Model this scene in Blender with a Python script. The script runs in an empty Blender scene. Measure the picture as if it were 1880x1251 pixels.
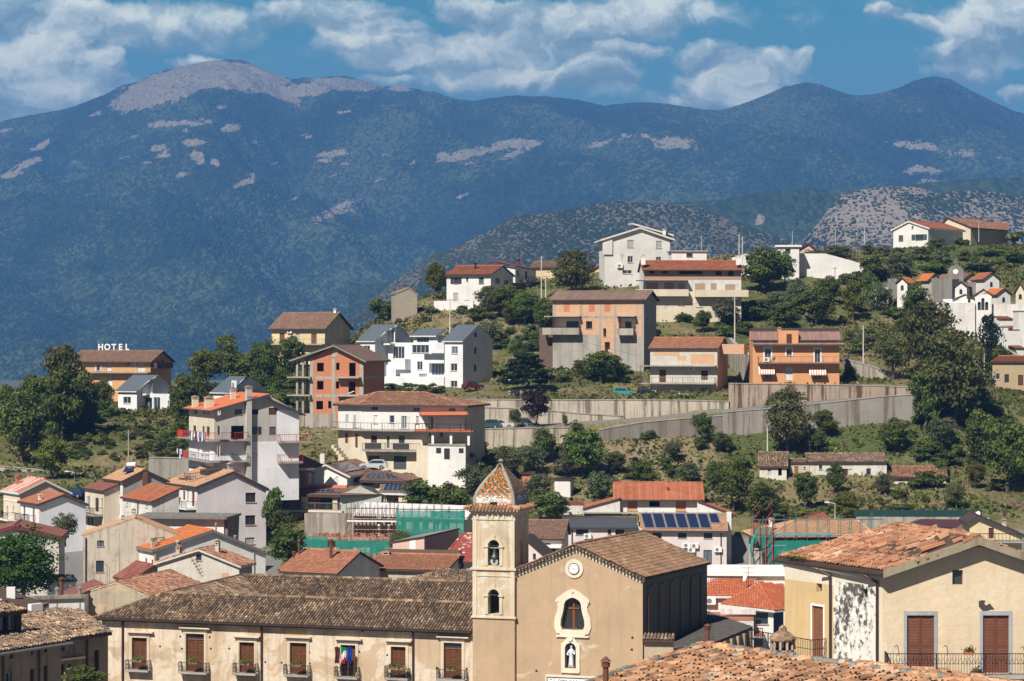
import bpy,math,random
import numpy as np
from mathutils import Vector,Matrix,noise as mnoise
random.seed(7);RNG=np.random.default_rng(7)
SC=bpy.context.scene
COL=SC.collection
F=4422.0
CX,CY=940.0,625.5
# ---------------------------------------------------------------- camera
cam=bpy.data.cameras.new('camera');cam.sensor_width=36.0;cam.lens=36.0*F/1880.0
cam.clip_start=1.0;cam.clip_end=60000.0
camo=bpy.data.objects.new('camera',cam);COL.objects.link(camo)
camo.location=(0,0,0);camo.rotation_euler=(math.radians(90),0,0)
SC.camera=camo
# ---------------------------------------------------------------- sun
SUN_DIR=Vector((-0.36,-0.59,0.72)).normalized()
SUN_EL=math.asin(SUN_DIR.z)
sun=bpy.data.lights.new('sun','SUN');sun.energy=5.0;sun.angle=math.radians(0.5);sun.color=(1.0,0.94,0.85)
suno=bpy.data.objects.new('sun',sun);COL.objects.link(suno)
suno.rotation_euler=SUN_DIR.to_track_quat('Z','Y').to_euler();suno.location=(-100,-60,200)
# ---------------------------------------------------------------- exposure
SC.view_settings.view_transform='Standard';SC.view_settings.look='None'
SC.view_settings.exposure=0.56;SC.view_settings.gamma=1.0
SC.cycles.max_bounces=5;SC.cycles.diffuse_bounces=2;SC.cycles.glossy_bounces=2
SC.cycles.transparent_max_bounces=6;SC.cycles.volume_bounces=0;SC.cycles.transmission_bounces=3
SC.cycles.caustics_reflective=False;SC.cycles.caustics_refractive=False
SC.cycles.use_denoising=True
SC.render.use_persistent_data=False
# ---------------------------------------------------------------- node helper
class NT:
    def __init__(s,tree):s.t=tree;s.n=tree.nodes;s.l=tree.links
    def new(s,typ,ins=None,**kw):
        nd=s.n.new(typ)
        for k,v in kw.items():setattr(nd,k,v)
        for k,v in(ins or{}).items():s.set(nd,k,v)
        return nd
    def set(s,nd,k,v):
        sock=nd.inputs[k]
        if isinstance(v,bpy.types.NodeSocket):s.l.new(v,sock)
        elif isinstance(v,bpy.types.Node):s.l.new(v.outputs[0],sock)
        else:
            if sock.type=='RGBA' and not hasattr(v,'__len__'):v=(v,v,v,1)
            if sock.type=='RGBA' and len(v)==3:v=(*v,1)
            sock.default_value=v
    def math(s,op,a,b=0.0,c=0.0,clamp=False):
        nd=s.n.new('ShaderNodeMath');nd.operation=op;nd.use_clamp=clamp
        s.set(nd,0,a);s.set(nd,1,b)
        if op in('MULTIPLY_ADD','COMPARE','SMOOTH_MIN'):s.set(nd,2,c)
        return nd.outputs[0]
    def mix(s,f,a,b,mode='MIX'):
        nd=s.n.new('ShaderNodeMix');nd.data_type='RGBA';nd.blend_type=mode
        s.set(nd,0,f);s.set(nd,6,a);s.set(nd,7,b)
        return nd.outputs[2]
    def noise(s,vec,scale,detail=4,rough=0.55,dist=0.0):
        nd=s.new('ShaderNodeTexNoise',{'Scale':scale,'Detail':detail,'Roughness':rough,'Distortion':dist})
        if vec is not None:s.set(nd,'Vector',vec)
        return nd.outputs[0]
    def ramp(s,fac,stops,interp='LINEAR'):
        nd=s.n.new('ShaderNodeValToRGB');cr=nd.color_ramp;cr.interpolation=interp
        while len(cr.elements)<len(stops):cr.elements.new(0.5)
        for e,(p,c)in zip(cr.elements,stops):
            e.position=p;e.color=(*c,1)if hasattr(c,'__len__')else(c,c,c,1)
        s.set(nd,0,fac);return nd.outputs[0]
    def mapr(s,v,a,b,c=0.0,d=1.0):
        nd=s.new('ShaderNodeMapRange',{0:v,1:a,2:b,3:c,4:d});return nd.outputs[0]
    def mapping(s,vec,scale=(1,1,1),rot=(0,0,0),loc=(0,0,0)):
        nd=s.new('ShaderNodeMapping',{'Vector':vec,'Scale':scale,'Rotation':rot,'Location':loc});return nd.outputs[0]
# ---------------------------------------------------------------- world: sky with clouds
world=bpy.data.worlds.new('World');SC.world=world;world.use_nodes=True
W=NT(world.node_tree);W.n.clear()
tc=W.new('ShaderNodeTexCoord')
dirv=tc.outputs['Generated']
sep=W.new('ShaderNodeSeparateXYZ',{0:dirv})
dx,dy,dz=sep.outputs
up=W.math('MULTIPLY_ADD',dz,1.0,0.16)
skyv=W.new('ShaderNodeCombineXYZ',{0:dx,1:dy,2:up})
skyn=W.new('ShaderNodeVectorMath',{0:skyv},operation='NORMALIZE')
sky=W.new('ShaderNodeTexSky',{'Vector':skyn.outputs[0]},sky_type='NISHITA',sun_disc=False,sun_elevation=SUN_EL,
            sun_rotation=math.atan2(SUN_DIR.x,SUN_DIR.y),altitude=300.0,air_density=1.0,dust_density=0.25,ozone_density=3.0)
away=W.new('ShaderNodeMapRange',{0:dy,1:0.75,2:0.45}).outputs[0]
tint=W.mix(W.math('MAXIMUM',W.new('ShaderNodeMapRange',{0:dz,1:0.145,2:0.21}).outputs[0],away),(0.46,1.12,0.78),(0.50,0.28,0.19))
skyc=W.mix(1.0,sky.outputs[0],tint,'MULTIPLY')
ady=W.math('MAXIMUM',W.math('ABSOLUTE',dy),0.15)
uu=W.math('DIVIDE',dx,ady);vv=W.math('DIVIDE',dz,ady)
uv0=W.new('ShaderNodeCombineXYZ',{0:uu,1:vv,2:W.math('MULTIPLY',dy,0.3)})
wn=W.new('ShaderNodeTexNoise',{'Vector':uv0,'Scale':30.0,'Detail':6.0,'Roughness':0.6})
wofs=W.new('ShaderNodeVectorMath',{0:wn.outputs['Color'],1:(0.5,0.5,0.5)},operation='SUBTRACT')
wofs2=W.new('ShaderNodeVectorMath',{0:wofs.outputs[0],1:(0.050,0.022,0.0)},operation='MULTIPLY')
uvw=W.new('ShaderNodeVectorMath',{0:uv0,1:wofs2.outputs[0]},operation='ADD')
def pxdir(px,py):return((px-CX)/F,-(py-CY)/F)
CLOUDS=[(250,50,215,42,1),(60,20,130,30,.8),(110,110,60,40,1),(40,130,120,50,.9),(210,125,55,30,1),(100,175,200,40,.8),
          (20,205,120,35,.7),(360,112,55,12,.7),(620,30,130,34,.75),(700,75,90,36,.9),(880,20,70,30,1),(1000,50,210,40,.9),
          (1190,15,160,32,.8),(870,100,200,34,.9),(1110,140,55,34,1),(960,150,190,26,.7),(1150,95,60,18,.8),(700,150,45,14,.6),
          (1290,105,58,26,1),(1400,118,75,22,.95),(1490,112,32,22,1),(1350,150,120,22,.75),(1180,182,110,14,.6),(1350,180,110,20,.6),
          (1635,25,40,14,.55),(1700,42,40,16,.6),(1840,55,100,50,1),(1790,110,90,40,1),(1860,20,70,40,.8),(1870,175,45,16,.8),
          (1760,140,60,20,.6),(520,22,60,20,.45),(1560,95,14,8,.2),
          (-400,60,400,60,.9),(-900,-200,500,90,.9),(2400,0,450,70,.9),(3100,-300,600,110,.9),(900,-420,700,90,.8),(-200,-600,500,110,.8),(2100,-700,600,120,.8)]
def cloudfield(uvsock):
    s2=W.new('ShaderNodeSeparateXYZ',{0:uvsock})
    acc=None;top=None
    for(px,py,rx,ry,a)in CLOUDS:
        u,v=pxdir(px,py);rx/=F;ry/=F
        ex=W.math('MULTIPLY',W.math('SUBTRACT',s2.outputs[0],u),1/(rx*1.25))
        ey=W.math('MULTIPLY',W.math('SUBTRACT',s2.outputs[1],v),1/(ry*1.35))
        r2=W.math('MULTIPLY_ADD',ex,ex,W.math('MULTIPLY',ey,ey))
        g=W.math('MULTIPLY',W.math('SUBTRACT',1.0,r2,clamp=True),a)
        acc=g if acc is None else W.math('ADD',acc,g)
        gt=W.math('MULTIPLY',g,ey);top=gt if top is None else W.math('ADD',top,gt)
    return acc,W.math('DIVIDE',top,W.math('MAXIMUM',acc,0.15))
cf,ctop=cloudfield(uvw.outputs[0])
n1=W.noise(W.mapping(uvw.outputs[0],scale=(1,1.35,1)),24.0,8,0.58)
dens=W.math('ADD',cf,W.math('MULTIPLY',W.math('SUBTRACT',n1,0.47),1.9))
infront=W.math('GREATER_THAN',dy,0.0)
alpha=W.new('ShaderNodeMapRange',{0:dens,1:0.08,2:0.85,3:0.0,4:1.0},interpolation_type='SMOOTHSTEP').outputs[0]
alpha=W.math('MULTIPLY',alpha,infront)
uvs=W.new('ShaderNodeVectorMath',{0:uvw.outputs[0],1:(-0.0045,0.0065,0)},operation='ADD').outputs[0]
n2=W.noise(W.mapping(uvs,scale=(1,1.35,1)),24.0,8,0.58)
relief=W.math('SUBTRACT',n1,n2)
lit=W.math('ADD',W.math('MULTIPLY',relief,3.4),W.math('MULTIPLY_ADD',ctop,0.62,0.50),clamp=True)
ccol=W.ramp(lit,[(0.05,(3.0,4.0,4.0)),(0.35,(5.2,6.2,5.8)),(0.60,(9.0,9.6,8.4)),(0.95,(14.5,14.2,11.2))])
skyc=W.mix(W.new('ShaderNodeMapRange',{0:dz,1:0.135,2:0.075,3:0.0,4:0.42}).outputs[0],skyc,(3.6,5.0,5.9))
final=W.mix(W.math('MULTIPLY',alpha,0.86),skyc,ccol)
bg=W.new('ShaderNodeBackground',{'Color':final,'Strength':0.085})
wo=W.new('ShaderNodeOutputWorld',{'Surface':bg.outputs[0]})
world.cycles.sampling_method='MANUAL';world.cycles.sample_map_resolution=512
# ---------------------------------------------------------------- geometry helpers
def at(px,py,d):return Vector(((px-CX)/F*d,d,-(py-CY)/F*d))
def zat(py,d):return-(py-CY)/F*d
def tag(o,label=None,cat=None,group=None,kind=None):
    if label:o['label']=label
    if cat:o['category']=cat
    if group:o['group']=group
    if kind:o['kind']=kind
    return o
def empty(name,loc,rz=0.0,label=None,cat=None,group=None):
    o=bpy.data.objects.new(name,None);COL.objects.link(o);o.location=loc;o.rotation_euler=(0,0,rz)
    o.empty_display_size=0.5
    return tag(o,label,cat,group)
def link_mesh(name,me,parent=None,loc=None):
    o=bpy.data.objects.new(name,me);COL.objects.link(o)
    if parent is not None:o.parent=parent
    if loc is not None:o.location=loc
    return o
def np_mesh(name,V,Q,mats,rnd=None,mi=None,smooth=False,extra=None):
    """mesh from numpy arrays: V (n,3), Q (m,k) faces all with k corners"""
    me=bpy.data.meshes.new(name)
    V=np.asarray(V,dtype=np.float32);Q=np.asarray(Q,dtype=np.int32);k=Q.shape[1];m=len(Q)
    me.vertices.add(len(V));me.vertices.foreach_set('co',V.ravel())
    me.loops.add(m*k);me.loops.foreach_set('vertex_index',Q.ravel())
    me.polygons.add(m)
    me.polygons.foreach_set('loop_start',np.arange(0,m*k,k,dtype=np.int32))
    me.polygons.foreach_set('loop_total',np.full(m,k,dtype=np.int32))
    if mi is not None:me.polygons.foreach_set('material_index',np.asarray(mi,dtype=np.int32))
    me.update(calc_edges=True)
    if smooth:me.polygons.foreach_set('use_smooth',np.ones(m,dtype=bool))
    if rnd is not None:
        a=me.attributes.new('rnd','FLOAT','FACE');a.data.foreach_set('value',np.asarray(rnd,dtype=np.float32))
    for nm,arr in(extra or{}).items():
        a=me.attributes.new(nm,'FLOAT','POINT');a.data.foreach_set('value',np.asarray(arr,dtype=np.float32))
    for x in mats:me.materials.append(x)
    return me
class MB:
    """collects faces of ONE mesh object"""
    def __init__(s):s.v=[];s.f=[];s.m=[];s.r=[];s.cur=0;s.np=[]
    def face(s,pts,m=None,r=None):
        b=len(s.v);s.v.extend([tuple(p)for p in pts]);s.f.append(tuple(range(b,b+len(pts))));s.m.append(s.cur if m is None else m)
        s.r.append(random.random()if r is None else r)
    def box(s,x0,x1,y0,y1,z0,z1,m=None,xf=None):
        if x0>x1:x0,x1=x1,x0
        if y0>y1:y0,y1=y1,y0
        if z0>z1:z0,z1=z1,z0
        p=[Vector(q)for q in((x0,y0,z0),(x1,y0,z0),(x1,y1,z0),(x0,y1,z0),(x0,y0,z1),(x1,y0,z1),(x1,y1,z1),(x0,y1,z1))]
        if xf is not None:p=[xf@q for q in p]
        r=random.random()
        for f in((0,3,2,1),(4,5,6,7),(0,1,5,4),(1,2,6,5),(2,3,7,6),(3,0,4,7)):s.face([p[i]for i in f],m,r)
    def prism(s,poly,y0,y1,m=None,axis='y',xf=None):
        """extrude 2D polygon (a,b): axis y -> (a, y, b); x -> (x, a, b); z -> (a, b, z)"""
        def P(a,b,t):
            q=Vector((a,t,b))if axis=='y' else(Vector((t,a,b))if axis=='x' else Vector((a,b,t)))
            return xf@q if xf is not None else q
        A=[P(a,b,y0)for a,b in poly];B=[P(a,b,y1)for a,b in poly];n=len(poly);r=random.random()
        s.face(A,m,r);s.face(B[::-1],m,r)
        for i in range(n):s.face([A[i],B[i],B[(i+1)%n],A[(i+1)%n]],m,r)
    def tube(s,p0,p1,r0,r1=None,n=6,m=None,caps=True):
        p0=Vector(p0);p1=Vector(p1);r1=r0 if r1 is None else r1
        d=(p1-p0);
        if d.length<1e-6:return
        d.normalize();a=d.orthogonal().normalized();b=d.cross(a);rr=random.random()
        A=[];B=[]
        for i in range(n):
            t=2*math.pi*(i+.5)/n;o=a*math.cos(t)+b*math.sin(t)
            A.append(p0+o*r0);B.append(p1+o*r1)
        for i in range(n):s.face([A[i],A[(i+1)%n],B[(i+1)%n],B[i]],m,rr)
        if caps:s.face(A[::-1],m,rr);s.face(B,m,rr)
    def path(s,pts,r,n=5,m=None):
        for a,b in zip(pts[:-1],pts[1:]):s.tube(a,b,r,r,n,m,False)
    def lathe(s,prof,n=12,m=None,c=(0,0,0)):
        c=Vector(c);rings=[[c+Vector((r*math.cos(2*math.pi*(i+.5)/n),r*math.sin(2*math.pi*(i+.5)/n),z))for i in range(n)]for r,z in prof]
        for A,B in zip(rings[:-1],rings[1:]):
            for i in range(n):s.face([A[i],A[(i+1)%n],B[(i+1)%n],B[i]],m)
    def disc(s,c,nrm,r,th,n=14,m=None):
        nrm=Vector(nrm).normalized();s.tube(Vector(c)-nrm*th/2,Vector(c)+nrm*th/2,r,r,n,m)
    def add(s,V,Q,rnd,m=0):s.np.append((np.asarray(V,dtype=np.float64).reshape(-1,3),np.asarray(Q),np.asarray(rnd),m))
    def build(s,name,mats,parent=None,loc=None,smooth=False):
        if not isinstance(mats,(list,tuple)):mats=[mats]
        me=bpy.data.meshes.new(name)
        V=np.array(s.v,dtype=np.float32).reshape(-1,3);ls=[len(f)for f in s.f];idx=[i for f in s.f for i in f];mi=list(s.m);rn=list(s.r)
        Vs=[V];off=len(V);L=np.array(idx,dtype=np.int32);T=np.array(ls,dtype=np.int32);M_=np.array(mi,dtype=np.int32);R_=np.array(rn,dtype=np.float32)
        for(v,q,r,m)in s.np:
            Vs.append(v.astype(np.float32));L=np.concatenate([L,(q+off).ravel().astype(np.int32)]);off+=len(v)
            T=np.concatenate([T,np.full(len(q),q.shape[1],np.int32)]);M_=np.concatenate([M_,np.full(len(q),m,np.int32)]);R_=np.concatenate([R_,r.astype(np.float32)])
        V=np.concatenate(Vs)
        me.vertices.add(len(V));me.vertices.foreach_set('co',V.ravel());me.loops.add(len(L));me.loops.foreach_set('vertex_index',L)
        me.polygons.add(len(T));st=np.concatenate([[0],np.cumsum(T)[:-1]]).astype(np.int32)if len(T)else T
        me.polygons.foreach_set('loop_start',st);me.polygons.foreach_set('loop_total',T);me.polygons.foreach_set('material_index',M_)
        me.update(calc_edges=True)
        if smooth:me.polygons.foreach_set('use_smooth',np.ones(len(T),dtype=bool))
        a=me.attributes.new('rnd','FLOAT','FACE');a.data.foreach_set('value',R_)
        for x in mats:me.materials.append(x)
        return link_mesh(name,me,parent,loc)
# ---------------------------------------------------------------- materials
MATS={}
def newmat(name):
    m=bpy.data.materials.new(name);m.use_nodes=True;n=NT(m.node_tree);b=m.node_tree.nodes['Principled BSDF']
    b.inputs['Roughness'].default_value=0.85;b.inputs['Specular IOR Level'].default_value=0.25
    return m,n,b
def srgb(r,g,b):
    f=lambda c:((c/255.0)/12.92 if c/255.0<=0.04045 else(((c/255.0)+0.055)/1.055)**2.4)
    return(f(r),f(g),f(b))
def sc(c,k):return tuple(min(1.0,x*k)for x in c)
def simple(name,col,rough=0.7,metal=0.0,spec=0.3,var=0.15,nscale=3.0):
    if name in MATS:return MATS[name]
    m,n,b=newmat(name);tc=n.new('ShaderNodeTexCoord')
    nz=n.noise(tc.outputs['Object'],nscale,3)
    c=n.mix(n.mapr(nz,.3,.7),sc(col,1-var),sc(col,1+var))
    n.set(b,'Base Color',c);n.set(b,'Roughness',rough);n.set(b,'Metallic',metal);n.set(b,'Specular IOR Level',spec)
    MATS[name]=m;return m
def plaster(name,col,stain=(0.30,0.26,0.22),amt=0.35,patch=None,patch_amt=0.0,bump=0.02,streak=0.5,pscale=0.35):
    if name in MATS:return MATS[name]
    m,n,b=newmat(name);tc=n.new('ShaderNodeTexCoord');ob=tc.outputs['Object']
    big=n.noise(ob,0.25,5,0.6);fine=n.noise(ob,3.5,6,0.65)
    c=n.mix(n.mapr(big,.36,.64),sc(col,.84),sc(col,1.06))
    c=n.mix(n.mapr(fine,.35,.7,0,.5),c,sc(col,.86))
    if patch is not None:
        pn=n.noise(ob,pscale,7,0.6,0.6)
        pm=n.mapr(pn,.60-patch_amt*.25,.635-patch_amt*.25)
        pc=n.mix(n.mapr(fine,.4,.65),patch,sc(patch,.82))
        c=n.mix(pm,c,pc)
    st=n.noise(n.mapping(ob,scale=(1.6,1.6,.12)),1.3,6,0.65)
    sm=n.math('MULTIPLY',n.mapr(st,.51,.66),amt*streak*2)
    c=n.mix(sm,c,stain)
    bl=n.noise(ob,.8,8,0.7);c=n.mix(n.math('MULTIPLY',n.mapr(bl,.53,.68),amt),c,stain)
    n.set(b,'Base Color',c);n.set(b,'Roughness',0.9)
    bp=n.new('ShaderNodeBump',{'Height':n.noise(ob,2.2,8,0.65),'Strength':0.6,'Distance':bump})
    n.set(b,'Normal',bp.outputs[0]);MATS[name]=m;return m
def concrete(name,col,board=0.5,stain=(0.12,0.09,0.065),amt=0.5):
    if name in MATS:return MATS[name]
    m,n,b=newmat(name);tc=n.new('ShaderNodeTexCoord');ob=tc.outputs['Object']
    big=n.noise(ob,0.3,6,0.65);fine=n.noise(ob,5,6,0.7)
    c=n.mix(n.mapr(big,.3,.7),sc(col,.8),sc(col,1.12));c=n.mix(n.mapr(fine,.35,.7,0,.6),c,sc(col,.78))
    sx=n.new('ShaderNodeSeparateXYZ',{0:ob})
    w=n.math('FRACT',n.math('MULTIPLY',sx.outputs[2],1/0.55));ln=n.math('LESS_THAN',w,0.07)
    c=n.mix(n.math('MULTIPLY',ln,board*.6),c,sc(col,.55))
    st=n.noise(n.mapping(ob,scale=(1,1,.06)),0.9,7,0.7)
    c=n.mix(n.math('MULTIPLY',n.mapr(st,.49,.57),amt),c,stain)
    c=n.mix(n.math('MULTIPLY',n.mapr(n.noise(ob,.17,6,.7),.5,.64),amt*.4),c,sc(stain,1.8))
    sp=n.noise(ob,1.1,9,.75);c=n.mix(n.math('MULTIPLY',n.mapr(sp,.55,.75),amt*.7),c,sc(stain,1.6))
    n.set(b,'Base Color',c);n.set(b,'Roughness',.92)
    n.set(b,'Normal',n.new('ShaderNodeBump',{'Height':fine,'Strength':.4,'Distance':.02}).outputs[0])
    MATS[name]=m;return m
def brick(name,c1,c2,mortar,w=0.30,h=0.25,vary=0.4,msize=0.012,patch=None):
    if name in MATS:return MATS[name]
    m,n,b=newmat(name);tc=n.new('ShaderNodeTexCoord');ob=tc.outputs['Object'];sx=n.new('ShaderNodeSeparateXYZ',{0:ob})
    v=n.new('ShaderNodeCombineXYZ',{0:n.math('ADD',sx.outputs[0],sx.outputs[1]),1:sx.outputs[2]})
    bt=n.new('ShaderNodeTexBrick',{'Vector':v,'Color1':c1,'Color2':c2,'Mortar':mortar,'Scale':1.0,'Mortar Size':msize,
                                      'Mortar Smooth':.1,'Bias':0.0,'Brick Width':w,'Row Height':h})
    nz=n.noise(ob,0.5,6,.65);c=n.mix(n.mapr(nz,.35,.65,0,vary),bt.outputs[0],mortar)
    nf=n.noise(ob,4,5,.7);c=n.mix(n.mapr(nf,.35,.7,0,.5),c,sc(c1,.7))
    if patch is not None:c=n.mix(n.mapr(n.noise(ob,.45,6,.6),.54,.58),c,patch)
    n.set(b,'Base Color',c);n.set(b,'Roughness',.9)
    n.set(b,'Normal',n.new('ShaderNodeBump',{'Height':bt.outputs[1],'Strength':.5,'Distance':-.015}).outputs[0])
    MATS[name]=m;return m
def tilemat(name,stops,weather=(0.10,0.085,0.07),amt=0.4,wscale=0.8):
    """roof tiles: every tile face carries its own random value"""
    if name in MATS:return MATS[name]
    m,n,b=newmat(name);tc=n.new('ShaderNodeTexCoord');ob=tc.outputs['Object']
    at_=n.new('ShaderNodeAttribute',attribute_name='rnd')
    c=n.ramp(n.math('MULTIPLY_ADD',at_.outputs['Fac'],.68,n.mapr(n.noise(ob,.55,5,.6),.35,.65,0,.32)),stops,'LINEAR')
    nz=n.noise(ob,wscale,7,.7);c=n.mix(n.math('MULTIPLY',n.mapr(nz,.45,.68),amt),c,weather)
    nf=n.noise(ob,9,4,.7);c=n.mix(n.mapr(nf,.4,.75,0,.35),c,weather)
    n.set(b,'Base Color',c);n.set(b,'Roughness',.88);MATS[name]=m;return m
def glassm(name='window_glass',col=(0.03,0.04,0.05)):
    if name in MATS:return MATS[name]
    m,n,b=newmat(name);n.set(b,'Base Color',(*col,1));n.set(b,'Roughness',.12);n.set(b,'Specular IOR Level',.6);MATS[name]=m;return m
# ---------------------------------------------------------------- ground: lofted between lines (px -> depth, height)
K=[-400,0,200,400,600,700,800,900,1000,1100,1200,1330,1440,1600,1750,1880,2300]
def C(v):return[v]*len(K)
LINES=[
 (C(20),C(-34)),(C(60),C(-40)),(C(170),C(-38)),(C(240),C(-34)),(C(300),[-28,-28,-29,-30,-30,-30,-30,-30,-30,-29,-29,-29,-29,-29,-28,-28,-28]),
 (C(323),[-27,-27.5,-27,-29,-28.5,-28.5,-29,-29.5,-30,-30,-30,-30,-29,-28,-27.5,-27,-27]),
 (C(330),[-26,-26.6,-25.5,-28,-26.5,-26.5,-26,-25.5,-25,-24.6,-24.6,-24.8,-25.4,-25,-25,-25,-25]),
 (C(355),[-20,-20.5,-20.8,-22,-21,-20,-18.6,-18.2,-20.5,-20.6,-20.5,-20.5,-21.2,-21.2,-20.8,-20.4,-20]),
 (C(371.5),[-19,-19.6,-19.4,-19,-19,-18.6,-17.5,-16.8,-15.8,-15.3,-14.9,-14.5,-13.9,-12.6,-11.6,-13,-13]),
 (C(373),[-19,-19.2,-18.6,-18,-18.2,-18,-14.6,-13.6,-13.2,-12.7,-12.2,-11.3,-10.2,-9.2,-8.6,-11,-12]),
 (C(381),[-17,-16.5,-16.2,-16,-16,-15.5,-13.7,-13.6,-13.1,-12.6,-12.0,-10.8,-9.8,-8.9,-8.2,-9.5,-11]),
 (C(383),[-16,-15.8,-15.6,-15.4,-15,-14.4,-11.2,-9.7,-9.6,-9.6,-9.6,-9.0,-7.0,-6.9,-7.2,-8.5,-10]),
 (C(400),[-12,-13,-13.6,-13.5,-13,-11,-8.9,-8.2,-7.0,-6.4,-6.9,-6.6,-6.3,-5.8,-5.6,-8,-9]),
 (C(417),[-12,-12,-12,-11.2,-8.5,-8,-7,-6,-3.4,-2.9,-2.4,-2.6,-3.6,-2.6,-2,-4.5,-6]),
 (C(440),[-13,-13,-12,-9.5,-5,0.5,3.6,4.0,4.4,5.4,4.8,4.2,3.2,2.6,2,1,0]),
 (C(465),[-15,-14,-13,-11,-3,4.5,8.2,9,9.8,11.2,11.4,11.2,10.5,9.0,8.6,8.5,8]),
 (C(490),[-17,-16,-12.5,-13,-7,4,9.6,11,12.4,14,14.6,15.5,15.8,16.4,16.6,17.0,17]),
 (C(520),[-28,-25,-22,-22,-15,-4,5,7,10,12,15,18.4,19,19.6,20.4,20.6,21]),
 (C(580),[-48,-46,-45,-44,-38,-28,-16,-10,-4,0,4,9,13,17,19,20,20]),
 (C(760),C(-66)),(C(1400),C(-80)),(C(3000),C(-82)),(C(14000),C(-84))]
LD=np.array([l[0]for l in LINES],float);LZ=np.array([l[1]for l in LINES],float);KA=np.array(K,float)
def _mix(u):
    u=np.clip(u,KA[0],KA[-1]);i=np.clip(np.searchsorted(KA,u,side='right')-1,0,len(KA)-2)
    t=(u-KA[i])/(KA[i+1]-KA[i]);t=t*t*(3-2*t)*.5+t*.5
    return i,t
def ground_ud(u,d):
    u=np.atleast_1d(np.asarray(u,float));d=np.atleast_1d(np.asarray(d,float));i,t=_mix(u)
    z=np.zeros_like(d);D=LD[:,0];k=np.clip(np.searchsorted(D,d,side='right')-1,0,len(D)-2)
    s=np.clip((d-D[k])/(D[k+1]-D[k]),0,1)
    za=LZ[k,i]*(1-t)+LZ[k,i+1]*t;zb=LZ[k+1,i]*(1-t)+LZ[k+1,i+1]*t
    return za*(1-s)+zb*s
def G(x,d):
    """ground height at a world point"""
    return float(ground_ud(CX+x/d*F,d)[0])
def hit(px,py,d0=300.0,d1=560.0):
    """first ground point under a photo pixel"""
    ds=np.arange(d0,d1,0.5);z=ground_ud(np.full_like(ds,px),ds);ray=-(py-CY)/F*ds
    w=np.nonzero(z>=ray)[0]
    d=ds[w[0]]if len(w)else d1
    return Vector(((px-CX)/F*d,d,float(ground_ud(px,d)[0])))
def vnoise(x,y,seed=0):
    """value noise, numpy"""
    xi=np.floor(x).astype(np.int64);yi=np.floor(y).astype(np.int64);xf=x-xi;yf=y-yi
    def h(a,b):
        n=(a*374761393+b*668265263+seed*974711)&0x7fffffff
        n=((n^(n>>13))*1274126177)&0x7fffffff
        return((n^(n>>16))&0xffff)/65535.0
    u=xf*xf*(3-2*xf);v=yf*yf*(3-2*yf)
    return(h(xi,yi)*(1-u)+h(xi+1,yi)*u)*(1-v)+(h(xi,yi+1)*(1-u)+h(xi+1,yi+1)*u)*v
def fbm(x,y,o=5,seed=0,gain=.5):
    s=0;a=1;t=0
    for k in range(o):s=s+a*vnoise(x*2**k,y*2**k,seed+k);t+=a;a*=gain
    return s/t
def ridged(x,y,o=5,seed=0,gain=.5):
    s=0;a=1;t=0
    for k in range(o):s=s+a*(1-np.abs(2*vnoise(x*2**k,y*2**k,seed+k)-1));t+=a;a*=gain
    return s/t
def grid_quads(nu,nd):
    i=np.arange(nd-1)[:,None]*nu+np.arange(nu-1)[None,:]
    return np.stack([i,i+1,i+nu+1,i+nu],-1).reshape(-1,4)
gm,n,b=newmat('hillside_ground');tcg=n.new('ShaderNodeTexCoord');ob=tcg.outputs['Object']
big=n.noise(ob,0.035,7,.65,.5);mid=n.noise(ob,.16,7,.7,.4);fin=n.noise(ob,1.6,6,.75)
geo=n.new('ShaderNodeNewGeometry');sl=n.new('ShaderNodeSeparateXYZ',{0:geo.outputs['Normal']})
grass=n.mix(n.mapr(fin,.35,.65),(0.045,0.062,0.016),(0.105,0.120,0.036))
dry=n.mix(n.mapr(fin,.35,.65),(0.15,0.115,0.055),(0.27,0.215,0.115))
soil=n.mix(n.mapr(fin,.35,.65),(0.17,0.12,0.075),(0.30,0.235,0.155))
ga=n.new('ShaderNodeAttribute',attribute_name='dryness')
mm=n.math('ADD',n.math('MULTIPLY_ADD',mid,.75,n.math('MULTIPLY',big,.45)),n.math('MULTIPLY_ADD',ga.outputs['Fac'],.5,-.30))
c=n.mix(n.mapr(mm,.42,.60),grass,dry);c=n.mix(n.mapr(mm,.66,.78),c,soil)
spk=n.noise(ob,.9,7,.8);c=n.mix(n.mapr(spk,.56,.66,0,.7),c,(0.028,0.042,0.012))
rd=n.new('ShaderNodeAttribute',attribute_name='road')
c=n.mix(rd.outputs['Fac'],c,n.mix(n.mapr(fin,.3,.7),(.16,.155,.15),(.24,.23,.215)))
n.set(b,'Base Color',c);n.set(b,'Roughness',.95)
n.set(b,'Normal',n.new('ShaderNodeBump',{'Height':n.math('ADD',spk,fin),'Strength':.9,'Distance':.25}).outputs[0])
dd=np.concatenate([np.arange(20,300,6),np.arange(300,530,1.0),np.arange(530,700,8),np.geomspace(700,11600,26)])
uu_=np.concatenate([np.arange(-400,-20,20),np.arange(-20,1900,5),np.arange(1900,2321,20)]).astype(float)
U,D=np.meshgrid(uu_,dd);Z=ground_ud(U.ravel(),D.ravel()).reshape(U.shape)
X=(U-CX)/F*D
amp=np.clip((D-330)/30,0,1)*np.clip((620-D)/40,0,1)
roadm=((D>373.5)&(D<381)&(U>790)&(U<1700))
leftroad=(np.abs(D-(356+(300-U)*0.035))<3.2)&(U<330)
flat=roadm|leftroad;paved=flat|(D<328)
Z=Z+amp*np.where(flat,0,1)*((fbm(X/9,D/9,4,3)-.5)*1.3+(fbm(X/1.7,D/1.7,3,9)-.5)*.45)
def blob(cu,cd,ru,rd):return np.clip(1.25-np.sqrt(((U-cu)/ru)**2+((D-cd)/rd)**2),0,1)
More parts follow.
